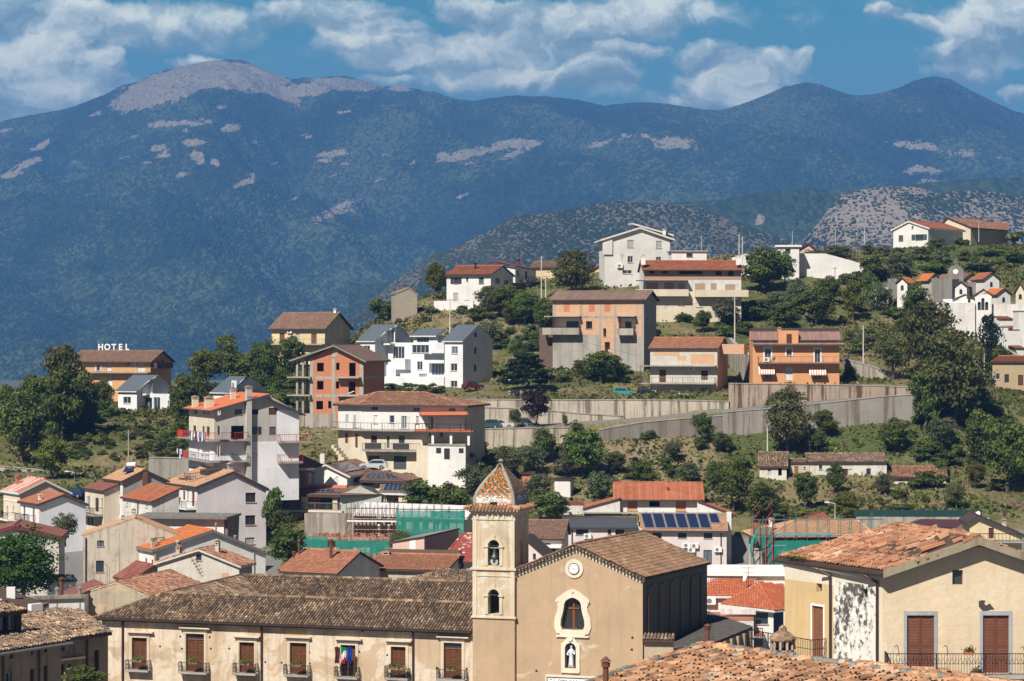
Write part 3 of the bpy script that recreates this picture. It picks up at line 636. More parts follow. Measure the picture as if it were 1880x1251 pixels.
class Roof:
    def __init__(s,H,mat,under=None,style='flat',th=.14):s.H=H;s.mb=MB();s.mats=[mat,under or UNDER];s.sty=STY[style]if isinstance(style,str)else style;s.th=th
    def plane(s,pts,lift=.03,tiles=True,seed=None):
        """pts: 3D local polygon; the first edge is the eave (left to right seen from outside), roof lies above it"""
        P=[Vector(p)for p in pts];e=(P[1]-P[0]);L=e.length;e.normalize()
        nrm=Vector((0,0,0))
        for i in range(1,len(P)-1):nrm+=(P[i]-P[0]).cross(P[i+1]-P[0])
        nrm.normalize()
        if nrm.z<0:nrm=-nrm
        v=nrm.cross(e);v.normalize()
        if v.z<0:v=-v
        dn=Vector((0,0,-s.th));n=len(P)
        s.mb.face(P,1);s.mb.face([p+dn for p in P][::-1],1)
        for i in range(n):s.mb.face([P[i],P[i]+dn,P[(i+1)%n]+dn,P[(i+1)%n]],1)
        if not tiles:return
        q=s.sty;poly=[((p-P[0]).dot(e),(p-P[0]).dot(v))for p in P]
        us=[a for a,b in poly];vs=[b for a,b in poly];u0,u1,v0,v1=min(us),max(us),min(vs),max(vs)
        l=min(q['l'],(v1-v0));nu=max(1,int(round((u1-u0)/q['w'])));nv=max(1,int(round((v1-v0)/l)));w=(u1-u0)/nu;l=(v1-v0)/nv
        cu,cv=np.meshgrid(u0+w*(np.arange(nu)+.5),v0+l*(np.arange(nv)+.5));cu=cu.ravel();cv=cv.ravel()
        inside=np.ones(len(cu),bool);area=sum(poly[i][0]*poly[(i+1)%n][1]-poly[(i+1)%n][0]*poly[i][1]for i in range(n));sg=1 if area>0 else-1
        long=nv==1
        for i in range(n):
            (ax,ay),(bx,by)=poly[i],poly[(i+1)%n]
            inside&=sg*((bx-ax)*(cv-ay)-(by-ay)*(cu-ax))>-1e-6
        if long:inside[:]=True
        cu=cu[inside];cv=cv[inside];N=len(cu)
        if N==0:return
        j=q['jit'];cu=cu+RNG.normal(0,j*.5,N);dz=np.abs(RNG.normal(0,j,N));tilt=RNG.normal(0,j*.6,N)
        K_=q['K'];ang=np.linspace(-1,1,K_+1);hw=w*q['cov']/2;prof=(1-ang**2)*q['h']if K_>2 else np.where(np.abs(ang)<.01,q['h'],0)
        e_,v_,n_=(np.array(t)for t in(e,v,nrm));O=np.array(P[0])
        rows=[]
        for k,(t,vv)in enumerate(((0,-.5),(1,.56))):
            if long:
                lo,hi=[],[]
                for uu1 in cu:
                    c_=[]
                    for i in range(n):
                        (ax,ay),(bx,by)=poly[i],poly[(i+1)%n]
                        if(ax-uu1)*(bx-uu1)<=0 and abs(ax-bx)>1e-9:c_.append(ay+(by-ay)*(uu1-ax)/(bx-ax))
                    lo.append(min(c_));hi.append(max(c_))
                vpos=np.array(lo)if t==0 else np.array(hi)
            else:vpos=cv+vv*l
            lift_=lift+dz+(0.03 if(t==0 and not long)else 0.0)
            sc_=1.0 if t==0 else.88
            if long:sc_=1
            pts_=(O[None,None,:]+(cu[:,None]+ang[None,:]*hw*sc_+(tilt[:,None]*t if j else 0))[...,None]*e_+vpos[:,None,None]*v_+(prof[None,:]*sc_+lift_[:,None])[...,None]*n_)
            rows.append(pts_)
        V=np.stack(rows,1).reshape(N,-1,3);nv_=K_+1;base=np.arange(N)[:,None,None]*(2*nv_)
        qd=np.array([[k,k+1,nv_+k+1,nv_+k]for k in range(K_)])[None]
        rnd=RNG.random(N)if seed is None else seed(cu,cv)
        s.mb.add(V.reshape(-1,3),(base+qd).reshape(-1,4),np.repeat(rnd,K_),0)
    def ridge(s,p,q,r=.13,m=0):
        p=Vector(p);q=Vector(q);L=(q-p).length;n=max(1,int(L/.4));d=(q-p)/n
        for i in range(n):s.mb.tube(p+d*i+Vector((0,0,.02)),p+d*(i+1.05)+Vector((0,0,.035)),r,r*.85,6,m,True)
    def build(s,parent=None,name='roof'):s.obj=s.mb.build(name,s.mats,parent or getattr(s.H,'root',s.H));return s.obj
def gable_roof(H,x0,x1,y0,y1,ze,zr,axis,mat,style='flat',ov=.4,ovg=.25,ridge=None,under=None,th=.14,ridge_r=.12,seed=None):
    R=Roof(H,mat,under,style,th);zl,zrt=ze if isinstance(ze,tuple)else(ze,ze)
    if axis=='x':
        rg=(y0+y1)/2 if ridge is None else ridge;s1=(zr-zl)/(rg-y0);s2=(zr-zrt)/(y1-rg);a,b=x0-ovg,x1+ovg
        R.plane([(a,y0-ov,zl-ov*s1),(b,y0-ov,zl-ov*s1),(b,rg,zr),(a,rg,zr)],seed=seed)
        R.plane([(b,y1+ov,zrt-ov*s2),(a,y1+ov,zrt-ov*s2),(a,rg,zr),(b,rg,zr)])
        if ridge_r:R.ridge((a,rg,zr+.05),(b,rg,zr+.05),ridge_r)
    else:
        rg=(x0+x1)/2 if ridge is None else ridge;s1=(zr-zl)/(rg-x0);s2=(zr-zrt)/(x1-rg);a,b=y0-ovg,y1+ovg
        R.plane([(x0-ov,b,zl-ov*s1),(x0-ov,a,zl-ov*s1),(rg,a,zr),(rg,b,zr)],seed=seed)
        R.plane([(x1+ov,a,zrt-ov*s2),(x1+ov,b,zrt-ov*s2),(rg,b,zr),(rg,a,zr)])
        if ridge_r:R.ridge((rg,a,zr+.05),(rg,b,zr+.05),ridge_r)
    return R.build()
def shed_roof(H,x0,x1,y0,y1,zf,zb,mat,style='flat',ov=.3,under=None,th=.14,axis='x',seed=None):
    R=Roof(H,mat,under,style,th)
    if axis=='x':
        s1=(zb-zf)/(y1-y0);R.plane([(x0-ov,y0-ov,zf-ov*s1),(x1+ov,y0-ov,zf-ov*s1),(x1+ov,y1+ov,zb+ov*s1),(x0-ov,y1+ov,zb+ov*s1)],seed=seed)
    else:
        s1=(zb-zf)/(x1-x0);A=(x0-ov,y0-ov,zf-ov*s1);B=(x1+ov,y0-ov,zb+ov*s1);C_=(x1+ov,y1+ov,zb+ov*s1);D_=(x0-ov,y1+ov,zf-ov*s1)
        R.plane([D_,A,B,C_]if zb>zf else[B,C_,D_,A],seed=seed)
    return R.build()
def hip_roof(H,x0,x1,y0,y1,ze,zr,mat,style='flat',ov=.5,rx0=None,rx1=None,ry=None,under=None,th=.16,ry2=None):
    R=Roof(H,mat,under,style,th);ry=(y0+y1)/2 if ry is None else ry;rx0=x0+(y1-y0)/2 if rx0 is None else rx0;rx1=x1-(y1-y0)/2 if rx1 is None else rx1
    X0,X1,Y0,Y1=x0-ov,x1+ov,y0-ov,y1+ov
    A,B,C_,D_=(X0,Y0,ze),(X1,Y0,ze),(X1,Y1,ze),(X0,Y1,ze)
    r2=ry if ry2 is None else ry2;P,Q=(rx0,ry,zr),(rx1,r2,zr);same=abs(rx1-rx0)<.05 and abs(ry-r2)<.05
    R.plane([A,B,P]if same else[A,B,Q,P]);R.plane([B,C_,Q]);R.plane([C_,D_,P]if same else[C_,D_,P,Q]);R.plane([D_,A,P])
    up=Vector((0,0,.04))
    for p,q in((A,P),(D_,P),(B,Q),(C_,Q)):R.ridge(Vector(p)+up,Vector(q)+up,.11)
    if not same:R.ridge(Vector(P)+up,Vector(Q)+up,.11)
    return R.build()
def chimney(roof,x,y,z0,z1,w=.5,d=.5,mat=None,cap='tile',name='chimney'):
    mb=MB();mb.box(x-w/2,x+w/2,y-d/2,y+d/2,z0,z1-.28,0)
    for sx in(-1,1):
        for sy in(-1,1):mb.box(x+sx*(w/2-.05)-.05,x+sx*(w/2-.05)+.05,y+sy*(d/2-.05)-.05,y+sy*(d/2-.05)+.05,z1-.28,z1-.1,0)
    mb.box(x-w/2-.08,x+w/2+.08,y-d/2-.08,y+d/2+.08,z1-.1,z1-.04,0)
    if cap=='tile':mb.prism([(x-w/2-.08,z1-.04),(x+w/2+.08,z1-.04),(x,z1+.16)],y-d/2-.08,y+d/2+.08,1)
    mb.box(x-w/2-.05,x+w/2+.05,y-d/2-.05,y+d/2+.05,z1-.34,z1-.28,0)
    return mb.build(name,[mat or WHITEP,T_MIX],roof)
def stovepipe(parent,x,y,z0,z1,r=.09,mat=None,name='chimney_pipe'):
    mb=MB();mb.tube((x,y,z0),(x,y,z1),r,r,8);mb.tube((x,y,z1),(x,y,z1+.12),r*1.5,r*1.5,8);mb.tube((x,y,z1+.16),(x,y,z1+.3),r*1.9,r*.3,8)
    return mb.build(name,[mat or METAL],parent)
def railing(parent,pts,h=1.0,step=.14,r=.012,mat=None,name='railing',bars=True,mid=False,post=1.6):
    mb=MB();up=Vector((0,0,h))
    for a,b in zip(pts[:-1],pts[1:]):
        a=Vector(a);b=Vector(b);L=(b-a).length
        mb.tube(a+up,b+up,r*1.9,n=4);mb.tube(a+Vector((0,0,.1)),b+Vector((0,0,.1)),r*1.5,n=4)
        if mid:mb.tube(a+up*.55,b+up*.55,r*1.3,n=4)
        if bars:
            n=max(1,int(L/step))
            for i in range(n+1):p=a+(b-a)*i/n;mb.tube(p+Vector((0,0,.1)),p+up,r,n=4,caps=False)
        n=max(1,int(L/post))
        for i in range(n+1):p=a+(b-a)*i/n;mb.tube(p,p+up,r*2,n=4)
    return mb.build(name,[mat or RAILG],parent)
def balcony(H,side,c,a0,a1,z,dep=1.1,kind='bars',mat=None,rmat=None,h=.95,th=.18,step=.16,r=.014,name='balcony',label=None,ends=(True,True)):
    f=pl(side,c);mb=MB();fbox(mb,f,a0,a1,z-th,z,-dep,0)
    if kind=='solid':
        fbox(mb,f,a0,a1,z,z+h,-dep,-dep+.12)
        if ends[0]:fbox(mb,f,a0,a0+.12,z,z+h,-dep+.12,0)
        if ends[1]:fbox(mb,f,a1-.12,a1,z,z+h,-dep+.12,0)
    o=mb.build(name,[mat or SLAB],H.root)
    if label:o['label']=label
    if kind!='solid':
        pts=([f(a0+.05,z,0)]if ends[0]else[])+[f(a0+.05,z,-dep+.05),f(a1-.05,z,-dep+.05)]+([f(a1-.05,z,0)]if ends[1]else[])
        railing(o,pts,h,step,r,rmat)
    return o
def ac_unit(parent,side,c,a,z,w=.8,h=.55,name='air_conditioner'):
    f=pl(side,c);mb=MB();fbox(mb,f,a-w/2,a+w/2,z,z+h,-.38,-.06,0)
    P=Vector(f(a-w*.12,z+h/2,-.385));nrm=Vector(f(0,0,-1))-Vector(f(0,0,0));mb.disc(P,nrm,h*.36,.02,12,1)
    fbox(mb,f,a-w*.3,a-w*.26,z-.12,z,-.36,-.0,1);fbox(mb,f,a+w*.26,a+w*.3,z-.12,z,-.36,-.0,1)
    return mb.build(name,[WHITEP,RAILG],parent)
def dish(parent,p,r=.4,aim=(-.6,-.7,.5),name='satellite_dish',mat=None):
    mb=MB();aim=Vector(aim).normalized();p=Vector(p);a=aim.orthogonal().normalized();b=aim.cross(a);rings=[]
    for k in range(4):
        t=k/3;rings.append([p+aim*(t*t*r*.3)+(a*math.cos(u)+b*math.sin(u))*r*t for u in np.linspace(0,2*math.pi,13)[:-1]])
    for A,B in zip(rings[:-1],rings[1:]):
        for i in range(12):mb.face([A[i],A[(i+1)%12],B[(i+1)%12],B[i]])
    mb.tube(p,p+aim*r*.9,.015,n=4);mb.tube(p,p+Vector((0,0,-r*1.4)),.03,n=5)
    return mb.build(name,[mat or WHITEP],parent)
def antenna(parent,p,h=2.0,name='antenna',w=1.0):
    mb=MB();p=Vector(p);mb.tube(p,p+Vector((0,0,h)),.02,n=4)
    for k in range(5):
        q=p+Vector((-.35+.18*k,0,h-.15));mb.tube(q-Vector((0,.3*w,0)),q+Vector((0,.3*w,0)),.01,n=4)
    mb.tube(p+Vector((-.45*w,0,h-.15)),p+Vector((.45*w,0,h-.15)),.014,n=4)
    mb.tube(p+Vector((-.35*w,0,h-.6)),p+Vector((.35*w,0,h-.6)),.014,n=4)
    return mb.build(name,[RAILG],parent)
def downpipe(parent,p,q,r=.06,mat=None,name='downpipe'):
    mb=MB();mb.tube(p,q,r,n=6);return mb.build(name,[mat or COPPER],parent)
SOLAR=simple('solar_cells',(.012,.02,.055),.18,0,.7,var=.1);SOLF=simple('panel_frame',(.30,.32,.36),.4,.5)
def solar(parent,quad,nx,ny,lift=.16,name='solar_panel'):
    """quad: 4 local points (bl, br, tr, tl) on the roof; an array of framed panels"""
    P=[Vector(p)for p in quad];n_=(P[1]-P[0]).cross(P[3]-P[0]).normalized()
    if n_.z<0:n_=-n_
    def q(u,v,h):return(P[0]*(1-u)+P[1]*u)*(1-v)+(P[3]*(1-u)+P[2]*u)*v+n_*h
    for i in range(nx):
        for j in range(ny):
            mb=MB();g=.03/nx;u0,u1,v0,v1=i/nx+g,(i+1)/nx-g,j/ny+.02/ny,(j+1)/ny-.02/ny
            A=[q(u0,v0,lift),q(u1,v0,lift),q(u1,v1,lift),q(u0,v1,lift)];B=[p-n_*.05 for p in A]
            mb.face(A,1);mb.face(B[::-1],1)
            for k in range(4):mb.face([A[k],B[k],B[(k+1)%4],A[(k+1)%4]],1)
            e=.06/nx;e2=.03/ny
            mb.face([q(u0+e,v0+e2,lift+.006),q(u1-e,v0+e2,lift+.006),q(u1-e,v1-e2,lift+.006),q(u0+e,v1-e2,lift+.006)],0)
            mb.build(name,[SOLAR,SOLF],parent)
def leafmat(name,dark,mid,light,trans=0.38,var=0.5):
    """foliage: each leaf face has its own value, each plant a small shift of hue"""
    m=bpy.data.materials.new(name);m.use_nodes=True;n=NT(m.node_tree);b=m.node_tree.nodes['Principled BSDF']
    a=n.new('ShaderNodeAttribute',attribute_name='rnd');oi=n.new('ShaderNodeObjectInfo')
    c=n.ramp(a.outputs['Fac'],[(0,dark),(.55,mid),(1,light)])
    hs=n.new('ShaderNodeHueSaturation',{'Hue':n.math('MULTIPLY_ADD',oi.outputs['Random'],.045,.478),'Saturation':1.0,'Value':n.math('MULTIPLY_ADD',oi.outputs['Random'],var,1-var/2),'Color':c})
    n.set(b,'Base Color',hs.outputs[0]);n.set(b,'Roughness',.6);n.set(b,'Specular IOR Level',.25)
    tr=n.new('ShaderNodeBsdfTranslucent',{'Color':hs.outputs[0]});mx=n.new('ShaderNodeMixShader',{0:trans,1:b.outputs[0],2:tr.outputs[0]})
    n.l.new(mx.outputs[0],m.node_tree.nodes['Material Output'].inputs[0]);MATS[name]=m;return m
PLANTD=leafmat('dark_foliage',(.030,.048,.010),(.098,.132,.026),(.22,.25,.06));PLANTG=leafmat('mid_green_foliage',(.036,.060,.010),(.105,.145,.026),(.20,.24,.05))
PLANTY=leafmat('yellow_green_foliage',(.05,.06,.010),(.13,.14,.022),(.24,.22,.04));PLANTO=leafmat('olive_foliage',(.042,.056,.024),(.125,.145,.065),(.25,.27,.14))
PLANTB=leafmat('brownish_foliage',(.042,.052,.014),(.13,.145,.042),(.26,.25,.085));PLANTC=leafmat('cypress_foliage',(.006,.013,.006),(.016,.030,.012),(.035,.052,.02))
PLANTP=leafmat('plum_foliage',(.020,.010,.010),(.05,.026,.026),(.10,.055,.05));PLANTN=leafmat('pine_foliage',(.012,.032,.006),(.040,.095,.014),(.10,.18,.03));DRYG=leafmat('dry_grass',(.10,.075,.03),(.21,.165,.075),(.34,.28,.15))
T_OLDP=tilemat('lichen_spotted_clay_tiles',[(0,(.16,.10,.065)),(.2,(.30,.17,.10)),(.45,(.47,.24,.13)),(.65,(.58,.31,.17)),(.8,(.64,.42,.26)),(.93,(.40,.33,.26)),(1,(.62,.54,.42))],(.055,.045,.035),.75,1.3)
def wall_holes(H,lst,r=.07):
    for px,py in lst:
        x,_,z=H.p(px,py);mk=MB();mk.box(x-r,x+r,-.012,.02,z-r,z+r);mk.build('wall_hole',[simple('hole_dark',(.02,.017,.015),1)],H.root)
def P_of(H):
    """photo pixel + distance -> local point of that house"""
    def q(px,py,d):v=at(px,py,d)-H.o;return Vector((v.x*H.c+v.y*H.s,-v.x*H.s+v.y*H.c,v.z))
    return q
def shaped_wall(mb,f,a0,a1,z0,z1,shapes,rev=.3,m=0,mrev=None):
    """wall with holes of any symmetric outline; shapes: (centre, [(z, half width), ...] upwards)"""
    Zs=sorted(set([z0,z1]+[z for ca,pr in shapes for z,h in pr if z0<z<z1]));mr=m if mrev is None else mrev
    for za,zb in zip(Zs[:-1],Zs[1:]):
        zc=(za+zb)/2;ss=sorted([s for s in shapes if s[1][0][0]<zc<s[1][-1][0]],key=lambda s:s[0]);pa,pb=a0,a0
        for ca,pr in ss:
            zz=[p[0]for p in pr];hh=[p[1]for p in pr];ha,hb=float(np.interp(za,zz,hh)),float(np.interp(zb,zz,hh))
            mb.face([f(pa,za,0),f(ca-ha,za,0),f(ca-hb,zb,0),f(pb,zb,0)],m)
            for sg in(-1,1):mb.face([f(ca+sg*ha,za,0),f(ca+sg*hb,zb,0),f(ca+sg*hb,zb,rev),f(ca+sg*ha,za,rev)],mr)
            pa,pb=ca+ha,ca+hb
        mb.face([f(pa,za,0),f(a1,za,0),f(a1,zb,0),f(pb,zb,0)],m)
    for ca,pr in shapes:
        for z,h in(pr[0],pr[-1]):
            if h>.01:mb.face([f(ca-h,z,0),f(ca+h,z,0),f(ca+h,z,rev),f(ca-h,z,rev)],mr)
def surround(mb,f,ca,outer,inner,t=.09,m=0):
    Zs=sorted(set([z for z,h in outer]+[z for z,h in inner if outer[0][0]<z<outer[-1][0]]));io=[p[0]for p in outer];ho=[p[1]for p in outer];ii=[p[0]for p in inner];hi=[p[1]for p in inner]
    for za,zb in zip(Zs[:-1],Zs[1:]):
        zc=(za+zb)/2;O=[float(np.interp(z,io,ho))for z in(za,zb)]
        I=[float(np.interp(z,ii,hi))for z in(za,zb)]if ii[0]<zc<ii[-1]else[0,0]
        for sg in(-1,1):
            mb.face([f(ca+sg*I[0],za,-t),f(ca+sg*O[0],za,-t),f(ca+sg*O[1],zb,-t),f(ca+sg*I[1],zb,-t)],m)
            mb.face([f(ca+sg*O[0],za,-t),f(ca+sg*O[0],za,0),f(ca+sg*O[1],zb,0),f(ca+sg*O[1],zb,-t)],m)
            if I[0]or I[1]:mb.face([f(ca+sg*I[0],za,-t),f(ca+sg*I[0],za,0),f(ca+sg*I[1],zb,0),f(ca+sg*I[1],zb,-t)],m)
    for z,h in(outer[0],outer[-1]):mb.face([f(ca-h,z,-t),f(ca+h,z,-t),f(ca+h,z,0),f(ca-h,z,0)],m)
def arch(ca,zb,zs,r,n=8):return(ca,[(zb,r),(zs,r)]+[(zs+r*math.sin(math.pi/2*k/n),r*math.cos(math.pi/2*k/n))for k in range(1,n+1)])
def floorplane(mb,f,ca,pr,t,m):
    for(za,ha),(zb,hb)in zip(pr[:-1],pr[1:]):mb.face([f(ca-ha,za,t),f(ca+ha,za,t),f(ca+hb,zb,t),f(ca-hb,zb,t)],m)
OCHRE=plaster('ochre_plaster',(.455,.325,.205),(.30,.235,.165),.45,patch=(.60,.50,.37),patch_amt=.02,bump=.025,pscale=.30)
PALAZ=plaster('aged_buff_plaster',(.51,.385,.26),(.24,.17,.11),.42,patch=(.63,.53,.41),patch_amt=.45,bump=.03,pscale=.26)
CREAM=plaster('cream_stone',(.62,.53,.40),(.28,.22,.16),.28);CREAMW=plaster('cream_stone_pale',(.68,.62,.50),(.35,.28,.2),.2)
SHADEW=plaster('shade_darkened_plaster',(.15,.12,.09),(.12,.10,.08),.4,patch=(.22,.19,.16),patch_amt=-.1)  # church side: its near-black shade is painted into the plaster colour
WOODD=simple('chestnut_wood',(.15,.055,.022),.5,var=.25,nscale=6)
WOODL=simple('orange_brown_wood',(.24,.085,.03),.5,var=.2,nscale=6)
# ================================================================ long old palace with window balconies
H=House('palazzo','long buff plastered palace with a dark tiled courtyard roof, left of the bell tower','palace',868,1560,180.0,-17.0)
zE=zat(1155,180)-H.bz;zR=-20.1-H.bz;XW=H.x(187);W0=XW
DOORS=[(242.7,270,1171,1229,235.6,282.7,1163,False),(341.7,375,1163.7,1233,331.6,387,1154,True),(439.8,467,1179.5,1235,430.6,478,1169,False),(532.7,563,1180.5,1238,524.6,572,1172,False),
         (626,653,1184.5,1242,617,665,1174,False),(718,745,1187.6,1244,709,757,1178.5,False),(815,848,1180.5,1246,803,862,1168,True)]
hs=[]
for(a,b_,t,bt,pa,pb,pt,tr)in DOORS:
    x0,x1=H.x(a),H.x(b_);xm=(x0+x1)/2;hs.append((x0,x1,H.z(bt,xm),H.z(t,xm)))
mb=MB();wall_side(mb,'F',0.0,W0,0.0,0,zE,hs,rev=.35)
wall_side(mb,'L',W0,0.0,22.6,0,zE);wall_side(mb,'B',22.6,W0,0,0,zE)
wall_side(mb,'B',7.2,W0+7.2,0,0,zE);wall_side(mb,'F',15.4,W0+7.2,0,0,zE);wall_side(mb,'R',W0+7.2,7.2,15.4,0,zE)
mb.build('wall',[PALAZ],H.root)
f=pl('F',0.0)
for i,(a,b_,t,bt,pa,pb,pt,tr)in enumerate(DOORS):
    x0,x1,z0,z1=hs[i];q=MB();wd=x1-x0
    fbox(q,f,x0-.22,x0,z0,z1+.2,-.06,.05);fbox(q,f,x1,x1+.22,z0,z1+.2,-.06,.05);fbox(q,f,x0,x1,z1,z1+.2,-.06,.05)
    fbox(q,f,x0-.12,x0-.06,z0,z1+.1,-.09,-.06);fbox(q,f,x1+.06,x1+.12,z0,z1+.1,-.09,-.06)
    xa,xb=H.x(pa),H.x(pb);zt=H.z(pt,xm)
    fbox(q,f,x0-.26,x1+.26,z1+.2,z1+.32,-.14,0);fbox(q,f,xa+.06,xb-.06,z1+.32,z1+.40,-.24,0);fbox(q,f,xa,xb,z1+.40,z1+.50,-.32,0)
    q.build('door_surround',[CREAM],H.root)
    d=MB();zt2=z1-(.42 if tr else 0.0);b=.07
    fbox(d,f,x0,x0+b,z0,z1,.16,.24,1);fbox(d,f,x1-b,x1,z0,z1,.16,.24,1);fbox(d,f,x0+b,x1-b,z1-b,z1,.16,.24,1)
    if tr:fbox(d,f,x0+b,x1-b,zt2-b,zt2,.16,.24,1)
    xm_=(x0+x1)/2;top=zt2-b if tr else z1-b
    for(u0,u1)in((x0+b,xm_-.01),(xm_+.01,x1-b)):
        fbox(d,f,u0,u0+.07,z0,top,.20,.27);fbox(d,f,u1-.07,u1,z0,top,.20,.27)
        for zz in(0,.3,.62,.93):fbox(d,f,u0+.07,u1-.07,z0+(top-z0)*zz,z0+(top-z0)*zz+.08,.20,.27)
        fbox(d,f,u0+.07,u1-.07,z0+.1,top-.02,.235,.26,2)
        for k in range(22):
            zz=z0+.12+(top-z0-.2)*k/22;fbox(d,f,u0+.09,u1-.09,zz,zz+.03,.222,.236,0)
    o=d.build('shuttered_door',[WOODD,WOODL,simple('louvre_wood',(.095,.04,.018),.6,var=.3,nscale=5)],H.root)
    if tr:g=MB();fbox(g,f,x0+b,x1-b,zt2,z1-b,.2,.22);g.build('fanlight',[GLASS],o)
    sl=MB();bw=(.34,.42)[tr];fbox(sl,f,x0-bw,x1+bw,z0-.14,z0-.02,-.62,0);fbox(sl,f,x0-bw+.1,x1+bw-.1,z0-.22,z0-.14,-.4,0)
    so=sl.build('balcony',[SLAB],H.root)
    railing(so,[f(x0-bw+.03,z0,0),f(x0-bw+.03,z0,-.58),f(x1+bw-.03,z0,-.58),f(x1+bw-.03,z0,0)],.74,.11,.011,IRON,mid=True)
    if i!=4:
        pb_=empty('flower_box',H.w(xm_+(.12 if i!=5 else 0),-.66,z0+.66),H.rot,'planter of %s plants on the %s palace balcony from the left'%(('dry','yellow green','yellow green','yellow green','','dark straggling','yellowish')[i],('first','second','third','fourth','fifth','sixth','seventh')[i]),'planter','planters on the palace balconies')
        w_=.42 if i!=5 else.85;q=MB();q.prism([(-w_+.04,0),(w_-.04,0),(w_,.2),(-w_,.2)],-.1,.1);q.build('box',[simple('planter_clay',(.20,.12,.08),.8)],pb_)
        V=RNG.normal(0,1,(260,3))*(w_*.45,.09,.07)+(0,0,.26);V[:,0]=np.clip(V[:,0],-w_,w_);s4=np.array([(-1,0,-1),(1,0,-1),(1,0,1),(-1,0,1)])*.035
        R3=RNG.normal(0,.03,(260,4,3));Q=(V[:,None,:]+s4[None]+R3).reshape(-1,3)
        q=MB();q.add(Q,np.arange(1040).reshape(-1,4),RNG.random(260));q.build('plants',[PLANTY if i in(1,2,3,6)else PLANTD],pb_)
for px in(226,481,759):
    x=H.x(px);dp=MB();dp.tube((x,-.12,0),(x,-.12,zE-.1),.075,n=7);dp.build('downpipe',[COPPER],H.root)
dp=MB();dp.box(W0-.5,.0,-.62,-.5,zE-.26,zE-.14);dp.box(W0,0,-.14,-.01,zE-.3,zE-.16)
for px in(211,305,408,500,595,687,780):x=H.x(px);dp.box(x-.05,x+.05,-.2,-.16,zE-.36,zE-.2,1)
dp.build('gutter',[COPPER,WHITEP],H.root)
wall_holes(H,((294,1187),(331,1169),(385,1170),(334,1191),(387,1191),(421,1191),(487,1216),(517,1217),(568,1198),(569,1218),(617,1197),(660,1197),(711,1203),(666,1159),(802,1226),(857,1228)))
R=Roof(H,T_DARK,None,'coppi',.16);up=Vector((0,0,.05))
X0=W0-.5;XI=W0+7.2;XR=W0+3.7;s_=(zR-zE)/3.7
R.plane([(X0,-.5,zE-.5*s_),(0.0,-.5,zE-.5*s_),(0.0,3.6,zR),(XR,3.6,zR)])
R.plane([(0,7.6,zE),(XI,7.6,zE),(XR,3.6,zR),(0,3.6,zR)])
R.plane([(X0,23,zE-.5*s_),(X0,-.5,zE-.5*s_),(XR,3.6,zR),(XR,19,zR)])
R.plane([(XI,7.6,zE),(XI,15.2,zE),(XR,19,zR),(XR,3.6,zR)])
R.plane([(XI,15.2,zE),(0,15.2,zE),(0,19,zR),(XR,19,zR)])
R.plane([(0,23,zE),(X0,23,zE),(XR,19,zR),(0,19,zR)])
R.ridge(Vector((XR,3.6,zR))+up,Vector((0,3.6,zR))+up,.14);R.ridge(Vector((X0,-.5,zE-.2))+up,Vector((XR,3.6,zR))+up,.12);R.ridge(Vector((XR,3.6,zR))+up,Vector((XR,19,zR))+up,.13);R.ridge(Vector((XR,19,zR))+up,Vector((0,19,zR))+up,.14)
R.build()
fx=H.x(633);GREENC=simple('flag_green',(.01,.28,.09),.8);WHC=simple('flag_white',(.75,.75,.75),.8);REDC=simple('flag_red',(.55,.03,.03),.8);BLUEC=simple('flag_blue',(.01,.05,.32),.8)
def flag(px,label,cols,lean):
    x,_,z0=H.p(px,1228,-.55);rt=empty('flag',H.w(x,-.55,z0),H.rot,label,'flag','flags on the palace balcony');q=MB();q.tube((0,0,0),(lean,-.25,1.75),.018,n=5);q.build('pole',[IRON],rt)
    n=9;q=MB();P=lambda u,v:(lean+(u-.5)*.42*(1-v*.15)+.03*math.sin(v*5),-.25+.07*math.sin(u*14+v*2),1.7-v*1.25-abs(u-.5)*.12)
    for i in range(n):
        for j in range(10):q.face([P(i/n,j/10),P((i+1)/n,j/10),P((i+1)/n,(j+1)/10),P(i/n,(j+1)/10)],min(len(cols)-1,int((j+i*.4)/13.0*len(cols))))
    q.build('cloth',cols,rt)
flag(632,'green white and red tricolour flag hanging on the palace balcony',[GREENC,WHC,REDC],.0);flag(643,'blue flag hanging beside the tricolour on the palace balcony',[BLUEC],.02);flag(625,'dark red flag furled left of the tricolour on the palace balcony',[simple('flag_maroon',(.12,.02,.02),.8)],-.18)
# ================================================================ church
HC=House('church','ochre gabled church front with a clock and a bell shaped window','church',1180,1560,176.2,-17.0)
f=pl('F',0.0);xL=HC.x(868);xT=HC.x(946);xA=HC.x(1057);zEc=HC.z(1062,0,0);zA=HC.z(1004,xA,0);zL=HC.z(1050,xT,0)
def zz(z1c,base=0.0):return HC.z(840+z1c/3.044,xA,0)
cw=HC.x(840+644/3.044);sc1=1/3.044*177.5/4422
ai=[(965,60),(940,70),(910,68),(870,57),(840,51),(820,49),(805,42),(795,30),(787,14),(784,0)]
ao=[(1000,70),(988,74),(984,94),(950,107),(900,104),(865,90),(835,84),(812,96),(795,97),(782,80),(765,56),(752,40),(745,22),(738,10)]
cn=HC.x(840+632/3.044);zmid=HC.z(1100,xA,0)
ni=[(1178,32),(1065,32),(1052,27),(1042,16),(1036,0)];no=[(1200,54),(1042,54),(1036,42),(1022,30),(1018,26),(1005,24)]
pr=lambda L:[(zz(z),h*sc1)for z,h in L]
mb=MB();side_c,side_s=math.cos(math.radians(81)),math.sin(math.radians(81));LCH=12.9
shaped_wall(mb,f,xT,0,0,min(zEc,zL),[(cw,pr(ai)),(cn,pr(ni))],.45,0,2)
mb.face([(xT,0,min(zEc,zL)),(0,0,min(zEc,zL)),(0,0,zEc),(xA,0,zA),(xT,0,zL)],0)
sf=lambda a,z,t:(a*side_c-t*side_s,a*side_s+t*side_c,z)
